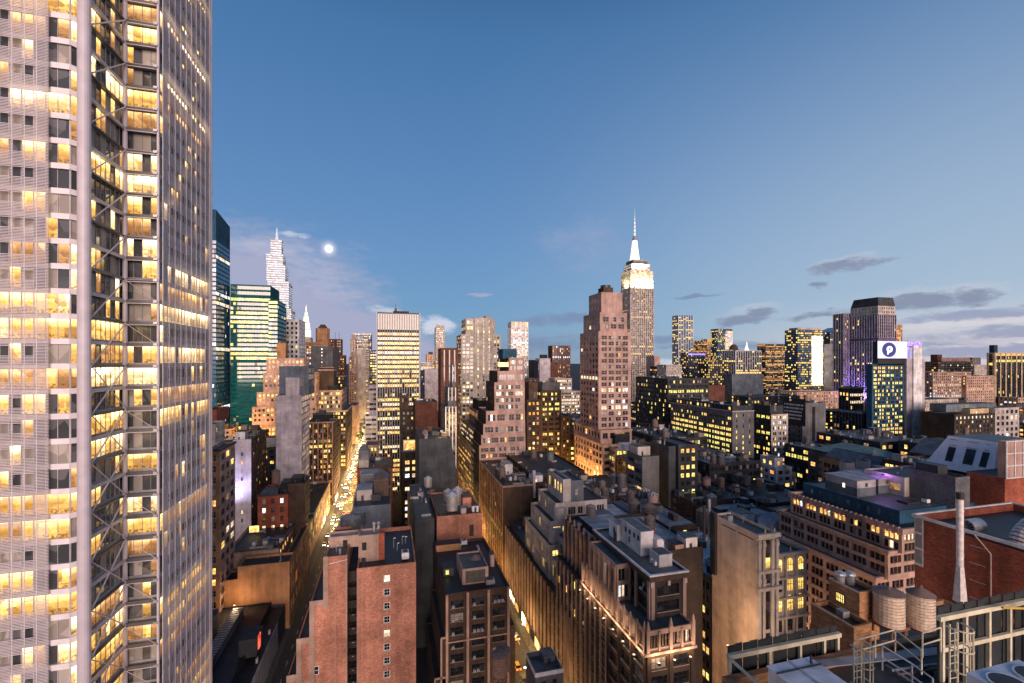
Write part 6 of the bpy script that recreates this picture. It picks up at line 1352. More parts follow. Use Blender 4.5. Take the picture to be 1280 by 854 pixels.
    b.part('fan', m)
    m = MB(); m.tube((98.0, 53.2, 61), (98.0, 53.2, 77.5), .1, plain('pale_pipe', (.5, .42, .34), .5)); m.tube((98.0, 53.2, 77.5), (98.0, 55.4, 79.9), .1, plain('pale_pipe', (.5, .42, .34), .5))
    for zz in range(63, 79, 3): m.tube((98.0, 53.9, zz), (98.0, 56.1, zz - .1), .06, STEEL)
    b.part('wall_pipe', m); b.clutter(2, (112, 126, 56, 64, 0, 79.5), 3); b.done()
    m = MB(); u = 54.2; v = ratio(1200) * u; zc = Zc(u, v); z0, z1, z2 = zat(752, u, v), zat(708, u, v), zat(624, u, v); r = 9.5 * zc / F / 2 * .74
    org = (v, u, z0)
    root = empty('exhaust_stack', org, 'tall pale steel exhaust stack with a flared foot and black cap before the red wall', 'chimney')
    pc = plain('pale_steel', (.66, .62, .60), .4, .1)
    q = MB(); q.frustum(v, u, z1, z2, r, r, pc, 18); link('flue', q, root, org); q = MB(); q.frustum(v, u, z0, z1, r * 1.95, r * 1.05, pc, 4, a0=.6); link('flared_foot', q, root, org); q = MB(); q.frustum(v, u, z2 + .01, z2 + 1.1, r * 1.12, r * 1.12, BLACKMET, 18); link('cap', q, root, org)
    for zz in (z1 + 2, (z1 + z2) / 2, z2 - 2): q = MB(); q.frustum(v, u, zz, zz + .15, r * 1.1, r * 1.1, pc, 18); link('collar', q, root, org)
    b = B('grey_brick_block', 'long blank grey brick block with orange-lit low windows behind the blue flat roof')
    b.tier((160, 166, 95, 107, 0, 76), 'grey', kind='brick', l=None, par=.6); b.bulkhead(161, 165, 100, 106, 3, 'darkgrey'); b.tier((158, 180, 107.3, 120, 0, 73), 'pale', l=st(fh=4.4, bw=5, ww=.85, wh=.5, lit=.5, rows=.5, kinds='amber', rec=.5), par=.5); b.clutter(6, None, 3); b.done()
    b = B('mansard_building', 'building with a tall white sloping mansard roof over dark glass at the frame edge')
    b.tier((186, 212, 101, 118, 0, 73), 'black', l=st(fh=5, bw=3, ww=.7, wh=.6, lit=.35, kinds='white'), f=st(fh=5, bw=3, ww=.7, wh=.6, lit=.1), par=.2)
    m = MB(); W = plain('mansard_white', (.74, .74, .76), .5, 0, .08, .6); v0, v1, u0, u1, za, zb = 184.6, 213, 99.4, 119, 73.2, 84; ins = 4.6
    bot = [(v0, u0), (v1, u0), (v1, u1), (v0, u1)]; top = [(v0 + ins, u0 + ins * .4), (v1 - ins, u0 + ins * .4), (v1 - ins, u1 - ins), (v0 + ins, u1 - ins)]
    for i in range(4): a, c = i, (i + 1) % 4; m.poly([(*bot[a], za), (*bot[c], za), (*top[c], zb), (*top[a], zb)], W)
    m.poly([(*p, zb) for p in top], roofmat('bluegrey')); m.poly([(*p, za) for p in reversed(bot)], BLACKMET)
    b.part('mansard_roof', m)
    def on_slope(y0, y1, f0, f1, nm, mt):
        q = MB(); f = lambda y, t, o: (v0 + ins * t - o, y, za + (zb - za) * t + o * .4); q.poly([f(y1, f0, .06), f(y0, f0, .06), f(y0, f1, .06), f(y1, f1, .06)], mt); b.part(nm, q)
    for y0, y1, f0, f1 in ((102.4, 103.6, .3, .6), (106, 108, .3, .62), (111.5, 113, .3, .6)): on_slope(y0 - .35, y1 + .35, f0 - .07, f1 + .07, 'trim', BLACKMET); on_slope(y0, y1, f0, f1, 'window', MATS['glass_grey'])
    for y0, y1 in ((102.3, 103.7), (105.6, 108.6), (111.2, 113.5)): q = MB(); f = lambda y, t: (v0 + ins * t - .1, y, za + (zb - za) * t + .05); [q.bar(f(y0, t), f(y1, t), .12, .12, BLACKMET) for t in (.72, .9)]; b.part('trim', q)
    b.done(40)
    b = B('panelled_building', 'red brick building with big white gridded panels over its top at the very frame edge')
    u = 90; v = ratio(1256) * u; zt = zat(552, u, v); zm = zat(598, u, v)
    b.tier((v, v + 30, u, u + 9, 0, zm), 'redbrick', kind='brick', par=0); b.tier((v + .01, v + 30, u - .2, u + 1.6, zm, zt), 'pinktan', par=.4); m = MB()
    for k in range(8): m.box(v + k * 3.6 - .1, v + k * 3.6 + .2, u - .45, u - .21, zm, zt + .1, WHITE_FR)
    for k in range(4): zz = zm + (zt - zm) * k / 3; m.box(v, v + 29, u - .43, u - .22, zz - .12, zz + .12, WHITE_FR)
    b.part('white_grid', m); b.done()

    # ---------------- low dark roofs in the middle
    lots = [
        ('tank_loft', 'dark roof block holding twin cone-topped timber tanks beside the orange grid base', (92, 117, 190, 228), 48, 'brown', 'tar'),
        ('shed_loft', 'dark loft with a long white roof shed and a row of amber slots', (88, 116.5, 152, 189), 47, 'darkbrown', 'silver'),
        ('flat_loft', 'low white-membraned flat roof block among black rooftops', (93, 117, 116, 151), 45, 'slate', 'white'),
        ('stripe_loft', 'roof block with two black-and-white striped cone tanks', (131, 162, 176, 212), 47, 'brown', 'tar'),
        ('white_shed_loft', 'block with a white roof cabin and scattered ducts north of the white corner building', (131, 158, 142, 175), 46, 'darkbrown', 'silver'),
        ('long_roof_loft', 'long bluish tar roof running before the dark loft with yellow rows', (163, 196, 205, 246), 56, 'darkgrey', 'bluegrey'),
        ('pink_tank_loft', 'black roof block carrying a salmon drum tank', (163, 196, 168, 204), 46, 'darkbrown', 'tar'),
        ('gabled_loft', 'roof block with white gabled skylight houses', (131, 157, 132.5, 141.5), 49, 'slate', 'silver'),
        ('pale_hip_loft', 'small block with a pale blue hipped roof hut among dark roofs', (159, 188, 132, 167), 46, 'darkbrown', 'tar'),
        ('ochre_loft', 'ochre-lit low loft behind the white corner building', (243, 262, 190, 214), 52, 'orangebrick', 'tar'),
        ('gable_house', 'orange brick gabled house with six small black windows', (216, 232, 158, 186), 60, 'orangebrick', 'tar'),
        ('round_tank_block', 'low dark block under a pair of fat pale drum tanks', (190, 214, 128, 160), 62, 'darkgrey', 'silver'),
        ('green_hip_block', 'block with a broad pale green hipped roof before the yellow windowed hotel', (236, 268, 176, 212), 58, 'olive', 'copper'),
        ('chimney_block', 'dark brown block with paired chimneys left of the white mansard', (216, 246, 124, 156), 66, 'brown', 'tar'),
        ('ridge_block', 'small gabled red-brown block behind the fat drum tanks', (248, 272, 134, 168), 64, 'rust', 'bluegrey'),
        ('dull_block', 'dull dark block with pale blue water tanks near the cream corniced block', (270, 310, 196, 236), 64, 'darkgrey', 'bluegrey'),
        ('dark_wide_block', 'wide near-black block with pale roof edging under the arcade building', (275, 330, 150, 190), 66, 'darkgrey', 'bluegrey'),
        ('rear_dark_block', 'plain dark block with roof sheds under the charcoal signed building', (252, 282, 216, 244), 56, 'slate', 'silver'),
        ('quiet_block', 'quiet brown roof block right of the banded grey building', (131, 160, 214, 246), 54, 'brown', 'tar'),
        ('grey_ribbed_block', 'black-grey roof block in front of the long yellow-lit loft', (163, 196, 248, 300), 62, 'darkgrey', 'tar'),
        ('amber_slot_block', 'block with an amber-lit side strip under the long yellow-lit loft', (131, 161, 248, 300), 58, 'tan', 'tar'),
    ]
    for i, (nm, lb, (v0, v1, u0, u1), z, w, rf) in enumerate(lots):
        b = B(nm, lb, 'building'); k = S_LOFT if i % 3 else st(fh=3.8, bw=5, ww=.6, lit=.12, kinds='amber')
        T = b.tier((v0, v1, u0, u1, 0, z), w, f=k, l=k, roof=rf, par=.8, kind='brick' if i % 2 else 'stone')
        if nm == 'shed_loft': b.bulkhead(92, 97, 160, 178, 3.6, 'white', 'bluegrey')
        if nm == 'white_shed_loft': b.bulkhead(134, 140, 150, 157, 4.5, 'white', 'bluegrey'); b.bulkhead(144, 154, 146, 154, 2.4, 'pale', 'bluegrey')
        if nm in ('gabled_loft', 'gable_house', 'ridge_block', 'green_hip_block', 'pale_hip_loft'):
            pal = {'gabled_loft': ('white', 'silver'), 'gable_house': ('orangebrick', 'bluegrey'), 'ridge_block': ('rust', 'bluegrey'), 'green_hip_block': ('olive', 'copper'), 'pale_hip_loft': ('slate', 'silver')}[nm]
            ws = [(v0 + 2, v0 + 10), (v0 + 12, v0 + 20)] if nm == 'gabled_loft' else [(v0 + 1, v1 - 2)] if nm != 'pale_hip_loft' else [(v0 + 5, v0 + 15)]
            for a, c in ws:
                d0, d1 = (u0 + 1, u1 - 1) if nm != 'pale_hip_loft' else (u0 + 8, u0 + 18); m = MB(); zz = z - .8; h = 3 if nm == 'gabled_loft' else 2; rr = (c - a) * (.32 if nm != 'green_hip_block' else .16); mid = (a + c) / 2; hip = (c - a) * .3 if nm in ('green_hip_block', 'pale_hip_loft') else 0
                m.box(a, c, d0, d1, zz, zz + h, wallmat(pal[0], 'brick')); R_ = roofmat(pal[1])
                m.poly([(a - .3, d0, zz + h + .01), (mid, d0 + hip, zz + h + rr), (mid, d1 - hip, zz + h + rr), (a - .3, d1, zz + h + .01)], R_); m.poly([(c + .3, d1, zz + h + .01), (mid, d1 - hip, zz + h + rr), (mid, d0 + hip, zz + h + rr), (c + .3, d0, zz + h + .01)], R_)
                for d, hh in ((d0, hip), (d1, -hip)): m.poly([(a, d, zz + h), (c, d, zz + h), (mid, d + hh, zz + h + rr)], R_ if hip else wallmat(pal[0], 'brick'))
                b.part('gabled_house', m)
        if nm == 'chimney_block':
            for x in (218, 222): m = MB(); m.box(x, x + 1.6, 132, 134, z - .8, z + 6, wallmat('pale')); b.part('chimney', m)
        if nm not in ('gable_house', 'green_hip_block'): b.clutter(32 if (v1 - v0) * (u1 - u0) > 700 else 15, T, i)
        b.done(24)
    dkw, blk = plain('black_wood', (.06, .05, .045), .85), plain('dark_tank', (.05, .06, .07), .6)
    strip = plain('striped_cone', (.3, .31, .33), .5)
    for px, py, dx, dy, z, lb, m_, c_ in (
        (745, 629, 10.5, 17, 49.5, 'cone-topped timber tank, first of the pair by the orange grid base', dkw, CONE), (756, 628, 10, 17, 49.5, 'cone-topped timber tank, second of the pair by the orange grid base', dkw, CONE),
        (777, 606, 11, 12, 52, 'grey drum tank with a pink cone above the dark slope of roofs', blk, CONE), (768, 603, 9, 9, 52, 'small hooded tank just behind the pink-coned drum', blk, plain('zinc_cone', (.16, .18, .20), .45)),
        (793, 645, 15, 17, 50, 'timber tank with a white pipe standing against it', dkw, CONE), (811, 652, 18, 19, 50, 'broad timber tank with a brown cone by the white shed', dkw, CONE),
        (806, 621, 12, 8, 49, 'teal tank with a black-and-white striped cone', blk, 'S'), (816, 627, 13, 9, 49, 'pink tank with a black-and-white striped cone', plain('salmon_tank', (.42, .26, .24), .7), 'S'),
        (872, 602, 9, 9, 50, 'pale hooded tank left of the salmon drum tank', blk, CONE), (883, 606, 11, 8, 48, 'salmon drum tank on a black roof', plain('salmon_tank', (.42, .26, .24), .7), CONE),
        (892, 578, 9, 9, 60, 'dark tank, one of two beneath the yellow-lit loft, the slimmer', blk, CONE), (901, 579, 10, 10, 60, 'dark tank, one of two beneath the yellow-lit loft, the fatter', blk, CONE),
        (835, 596, 11, 11, 52, 'brown tank beside the yellow corner windows', dkw, CONE), (843, 597, 9, 10, 53, 'teal-black tank right next to the yellow corner windows', blk, blk),
        (923, 601, 11, 8, 48, 'low tank with a rosy cone left of the white corner building', blk, CONE), (933, 605, 11, 9, 48, 'low tank with a black cone left of the white corner building', blk, blk),
        (1059, 592, 19, 15, 63, 'fat pale drum tank with a black lid, in front of the orange gabled house', plain('pale_drum', (.40, .36, .36), .7), BLACKMET), (1079, 590, 18, 15, 63.4, 'fat pale drum tank, partner further from the orange gabled house', plain('pale_drum', (.40, .36, .36), .7), BLACKMET)):
        d = direction(px, py); k = (z - CAMZ) / d.z; u = d.y * k
        if c_ == 'S':
            r_ = tank(px, py, dx, dy, lb, u=u, mat=m_, cone=BLACKMET, leg=1.5, coneh=.3)
            v, zc = ratio(px) * u, Zc(u, ratio(px) * u); rr = dx * zc / F / 2; h = dy * zc / F; zb = zat(py, u, v) + h; q = MB()
            for kk in range(10):
                a = 2 * math.pi * kk / 10; a2 = a + math.pi / 10; P = lambda t, f: (v + rr * 1.08 * f * math.cos(t), u + rr * 1.08 * f * math.sin(t), zb + .06 + rr * .6 * (1 - f)); q.poly([P(a, 1), P(a2, 1), P((a + a2) / 2, .05)], WHITE_FR)
            link('cone_stripe', q, r_, tuple(r_.location))
        else: tank(px, py, dx, dy, lb, u=u, mat=m_, cone=c_, leg=1.5, coneh=.14 if c_ is BLACKMET else .3)

def more_tanks():
    rn = random.Random(8); dkw = plain('black_wood', (.06, .05, .045), .85); n = 0
    roofs = [o for o in COL.objects if o.type == 'EMPTY' and o.get('category') in ('building', 'loft building', 'tower') and 'group' not in o]
    for o in list(roofs):
        if not (120 < o.location.y < 420 and 60 < o.location.x < 330): continue
        rs = [c for c in o.children if c.name.split('.')[0] == 'roof']
        if not rs: continue
        r = max(rs, key=lambda c: (c.bound_box[6][0] - c.bound_box[0][0]) * (c.bound_box[6][1] - c.bound_box[0][1]))
        x0, y0, z = (r.bound_box[0][k] + o.location[k] for k in range(3)); x1, y1 = (r.bound_box[6][k] + o.location[k] for k in range(2))
        if z > 92 or x1 - x0 < 9 or y1 - y0 < 9: continue
        u, v = rn.uniform(y0 + 3, y1 - 3), rn.uniform(x0 + 3, x1 - 3); R_ = rn.uniform(1.5, 2.2); h = rn.uniform(3.2, 4.4)
        zc = Zc(u, v); px = PX0 + F * (v * CP - u * SP) / zc; py = HZ - (z + 2.2 - CAMZ) * F / zc
        tank(px, py, 2 * R_ * F / zc, h * F / zc, 'weathered tank on legs on the roof of the ' + ' '.join(o['label'].split()[:7]), u=u, mat=dkw if n % 3 else WOOD, cone=CONE if n % 2 else plain('zinc_cone', (.16, .18, .20), .45), leg=2.2, coneh=rn.uniform(.2, .4)); n += 1
def rooftop():
    # ---------------- the roof in front of the viewer
    b = B('rooftop_building', 'close brick building with a gravel roof, steel screens and ladders in the lower corner', 'building')
    b.tier((16, 40, 6, 19.2, 0, 94.3), 'orangebrick', kind='brick', roof='gravel', par=.5); D = b.prev; z = 93.8
    b.tier((44, 64, 20, 39.3, 0, 81.6), 'orangebrick', kind='brick', roof='tar', par=.5)
    for v0, v1, u0, u1, z0, z1, nm in ((46.5, 49.2, 35.8, 39.2, 80.9, 86.3, 'bulkhead'), (44.1, 46.4, 34.5, 39.2, 81, 83.9, 'bulkhead'), (45.6, 46.4, 29.5, 33, 81.1, 83.2, 'parapet_wall')):
        m = MB(); w = wallmat('orangebrick', 'brick'); t = .22
        m.box(v0, v0 + t, u0, u1, z0, z1, w); m.box(v1 - t, v1, u0, u1, z0, z1, w); m.box(v0 + t, v1 - t, u0, u0 + t, z0, z1, w); m.box(v0 + t, v1 - t, u1 - t, u1, z0, z1, w); m.box(v0 + t, v1 - t, u0 + t, u1 - t, z0, z1 - .45, roofmat('tar'))
        m.box(v0 - .03, v0 + .01, u0, u1, z1 - .12, z1 + .02, STEEL); b.part(nm, m)
    m = MB(); m.box(46.4, 46.49, 37.3, 38.3, 84.3, 85.3, BLACKMET); m.box(46.36, 46.4, 37.4, 38.2, 84.4, 85.2, MATS['lit_yellow'])
    for k in range(4): m.box(46.33, 46.36, 37.45 + k * .2, 37.53 + k * .2, 84.4, 85.2, BLACKMET)
    m.box(46.33, 46.36, 37.4, 38.2, 84.76, 84.82, BLACKMET); b.part('lit_louvre', m)
    for x, y in ((47.3, 38.5), (48.3, 38.2)): m = MB(); m.frustum(x, y, 85.8, 86.7, .42, .42, STEEL, 12); m.sphere((x, y, 86.9), .55, STEEL, 10, 6, .6); b.part('vent', m)
    m = MB(); m.box(45.2, 46.1, 36.5, 37.3, 83.4, 84.1, GREY_FR); b.part('air_conditioner', m)
    # dunnage beams under the tanks
    for dz, dy in ((0, 0), (.0, 2.4)): m = MB(); m.bar((47, 34.2 + dy, 80.7 + dz), (60, 33.4 + dy, 80.7), .25, .3, RUSTY); b.part('beam', m)
    b.clutter(3, (55, 63, 24, 38, 0, 81.6), 2)
    for k, (x0, y0, x1, y1, r) in enumerate(((25, 17.6, 38, 16.4, .07), (25, 17.3, 38, 16.1, .05), (27, 18.6, 39, 18.2, .09), (24.5, 9, 25.2, 18, .06), (29.5, 14, 31, 18.4, .05))):
        m = MB(); m.tube((x0, y0, 94.05), (x1, y1, 94.05), r, (STEEL, RUSTY, GREY_FR)[k % 3])
        for f in (.15, .5, .85): m.box(x0 + (x1 - x0) * f - .12, x0 + (x1 - x0) * f + .12, y0 + (y1 - y0) * f - .12, y0 + (y1 - y0) * f + .12, 93.82, 94.02, BLACKMET)
        b.part('pipe', m)
    for x, y, w, h in ((26.2, 15.4, .5, .7), (28.4, 17.0, .35, .5), (30.2, 16.0, .7, .55), (27.6, 13.5, .4, .9)):
        m = MB(); m.box(x - w, x + w, y - w * .7, y + w * .7, 93.82, 93.8 + h, STEEL if w > .45 else GREY_FR); m.box(x - w * .7, x + w * .7, y - w * .4, y + w * .4, 93.8 + h, 93.85 + h, BLACKMET); b.part('junction_box', m)
    for x0, y0, x1, y1 in ((45, 21.5, 63, 20.9), (45, 31, 63, 30.2), (47, 33.9, 47.6, 21)):
        m = MB(); m.tube((x0, y0, 81.2), (x1, y1, 81.2), .12, RUSTY); b.part('pipe', m)
    b.done()
    brickm = plain('tank_timber', (.60, .45, .32), .8, 0, .25, 3)
    tank(1111, 778, 42, 38, 'broad new timber tank with a shallow brown roof, nearer the ladder side', u=34.6, leg=1.2, mat=brickm, cone=CONE, coneh=.13, hoops=10)
    tank(1151, 783, 38, 41, 'new timber tank with a pointed conical roof next to the red brick wall', u=33.4, leg=1.2, mat=brickm, cone=CONE, coneh=.30, hoops=11)
    # screens of dark metal sheets on white steel frames
    sheet = plain('dark_sheet', (.035, .04, .042), .5, .3, .3, .7); cs = CREAMST
    def screen(name, label, u, va, vb, zt, zb, posts, mid=None):
        org = ((va + vb) / 2, u, zb); root = empty(name, org, label, 'equipment screen')
        n = max(6, int((vb - va) / .45)); q = MB()
        for k in range(n):
            x0 = va + (vb - va) * k / n; x1 = va + (vb - va) * (k + 1) / n; o = .06 if k % 2 else 0
            q.box(x0, x1 - .01, u + .12 + o, u + .16 + o, zb, zt + .45, sheet)
        link('metal_sheet', q, root, org)
        q = MB(); q.bar((va - .15, u, zt), (vb + .05, u, zt), .2, .22, cs); link('top_beam', q, root, org)
        for v in posts: q = MB(); q.bar((v, u + .0, zb), (v, u + .0, zt - .12), .14, .14, cs); link('post', q, root, org)
        if mid: q = MB(); q.bar((va, u - .02, mid), (vb, u - .02, mid), .16, .2, cs); link('rail', q, root, org)
        return root, org
    u = 19.4; v = lambda px, u=u: ratio(px) * u
    r_, org = screen('metal_screen', 'dark sheet metal screen with a white top beam round the pale blue roof unit', u, v(912), v(1049), zat(806, u, v(985)), 91.5, [v(x) for x in (912, 962, 1000, 1030, 1047)])
    q = MB(); q.bar((v(912) - .1, u, zat(806, u, v(985))), (v(912) - .1, 8, zat(806, u, v(985)) - .4), .1, .12, cs); link('side_rail', q, r_, org)
    u2 = 15.9; w = lambda px: ratio(px) * u2
    screen('metal_screen', 'dark corrugated screen with cream posts and two beams beside the caged ladder', u2, w(1176), w(1284) + 3, zat(764, u2, w(1220)), 92.0, [w(x) for x in (1178, 1207, 1236, 1262, 1284)], zat(802, u2, w(1220)))
    q = MB(); q.tube((w(1240), u2 - .4, zat(757, u2, w(1240)) + .1), (w(1300), u2 - 1, zat(757, u2, w(1240)) - .2), .06, plain('yellow_pipe', (.55, .36, .06), .5)); solo('gas_pipe', q, (w(1240), u2, 98), 'thin yellow pipe lying across the corrugated screen beam', 'pipe')
    # pale roof unit and fans
    c = wp(1008, 845, 18); root = empty('roof_unit', (c.x, c.y, 93.8), 'pale blue-white box air handler inside the dark sheet screen', 'air handler'); org = tuple(root.location)
    zt = c.z; q = MB(); q.box(c.x - 1.05, c.x + 1.05, c.y - .9, c.y + .8, 93.9, zt, plain('pale_unit', (.50, .54, .62), .45, .1)); link('casing', q, root, org)
    q = MB(); q.box(c.x - 1.1, c.x + 1.1, c.y - .95, c.y + .85, zt + .004, zt + .05, plain('pale_unit', (.50, .54, .62), .45, .1)); q.box(c.x - .04, c.x + .04, c.y - .95, c.y + .85, zt + .051, zt + .09, STEEL); q.box(c.x - 1.1, c.x + 1.1, c.y + .3, c.y + .36, zt + .051, zt + .09, BLACKMET); link('lid', q, root, org)
    q = MB(); q.tube((c.x + .8, c.y + .5, zt), (c.x + .8, c.y + .5, zt + .35), .05, BLACKMET); link('valve', q, root, org)
    c = wp(1262, 850, 14.5); root = empty('fan_unit', (c.x, c.y, 93.8), 'white condenser with two dark round fans in the bottom corner', 'air conditioner'); org = tuple(root.location); zt = c.z
    q = MB(); q.box(c.x - .9, c.x + 1.6, c.y - 1.0, c.y + .6, 93.9, zt, plain('pale_unit', (.50, .54, .62), .45, .1)); link('casing', q, root, org)
    for k in (-.3, .95):
        q = MB(); q.frustum(c.x + k, c.y - .15, zt + .002, zt + .06, .52, .52, WHITE_FR, 24); q.frustum(c.x + k, c.y - .15, zt + .061, zt + .068, .46, .46, BLACKMET, 24); link('fan', q, root, org)
    # railings and caged ladders
    def rail(label, pts, h=1.05, posts=True, mat=cs):
        org = tuple(pts[0]); root = empty('railing', org, label, 'railing')
        for f in (1.0, .52):
            q = MB()
            for a, c in zip(pts, pts[1:]): q.tube(a + Vector((0, 0, h * f)), c + Vector((0, 0, h * f)), .032, mat, 6)
            link('rail', q, root, org)
        for a, c in zip(pts, pts[1:]):
            n = max(1, int((c - a).length / 1.3))
            for k in range(n + 1): p = a.lerp(c, k / n); q = MB(); q.tube(p, p + Vector((0, 0, h)), .032, mat, 6); link('post', q, root, org)
    P = lambda px, py, Z: wp(px, py, Z)
    rail('cream railing along the catwalk between the tanks and the gravel roof', [P(1068, 830, 20.5), P(1119, 815, 21.5), P(1152, 843, 20)])
    rail('white railing crossing the gravel roof in the lower corner', [P(1103, 838, 19.5), P(1140, 862, 18.6), P(1166, 882, 17.8)], mat=WHITE_FR)
    rail('cream railing leading into the caged ladder by the corrugated screen', [P(1153, 822, 19.5), P(1176, 815, 19.5)])
    q = MB(); pa, pb_ = P(1062, 846, 20.5), P(1170, 846, 20.5); q.bar((21, 18.6, 94.4), (33, 17.2, 94.4), .55, .06, GREY_FR); solo('catwalk', q, (27, 18, 94.4), 'narrow grey steel catwalk between the two caged ladders', 'catwalk')
    def ladder(label, px, py, Z, h, mat):
        c = wp(px, py, Z); org = tuple(c); root = empty('caged_ladder', org, label, 'ladder')
        for s in (-.22, .22): q = MB(); q.tube(c + Vector((s, 0, -1.6)), c + Vector((s, 0, h)), .035, mat, 6); link('stile', q, root, org)
        for k in range(int((h + 1.4) / .3)): q = MB(); q.tube(c + Vector((-.22, 0, -1.4 + .3 * k)), c + Vector((.22, 0, -1.4 + .3 * k)), .018, mat, 5); link('rung', q, root, org)
        for zz in (0, h * .5, h - .05):
            q = MB(); n = 14; pt = [c + Vector((.42 * math.cos(math.pi * (1 + i / n)), .62 * math.sin(math.pi * (1 + i / n)), zz)) for i in range(n + 1)]
            for a, d in zip(pt, pt[1:]): q.tube(a, d, .03, mat, 5)
            link('hoop', q, root, org)
        for i in range(1, 7): t = math.pi * (1 + i / 7); q = MB(); o = Vector((.42 * math.cos(t), .62 * math.sin(t), 0)); q.tube(c + o, c + o + Vector((0, 0, h)), .02, mat, 5); link('cage_bar', q, root, org)
    ladder('caged ladder with cream hoops rising beside the brick wall by the pale roof unit', 1072, 850, 20.3, 1.7, cs)
    ladder('caged ladder with cream hoops in front of the corrugated screen', 1192, 832, 18.3, 1.7, cs)

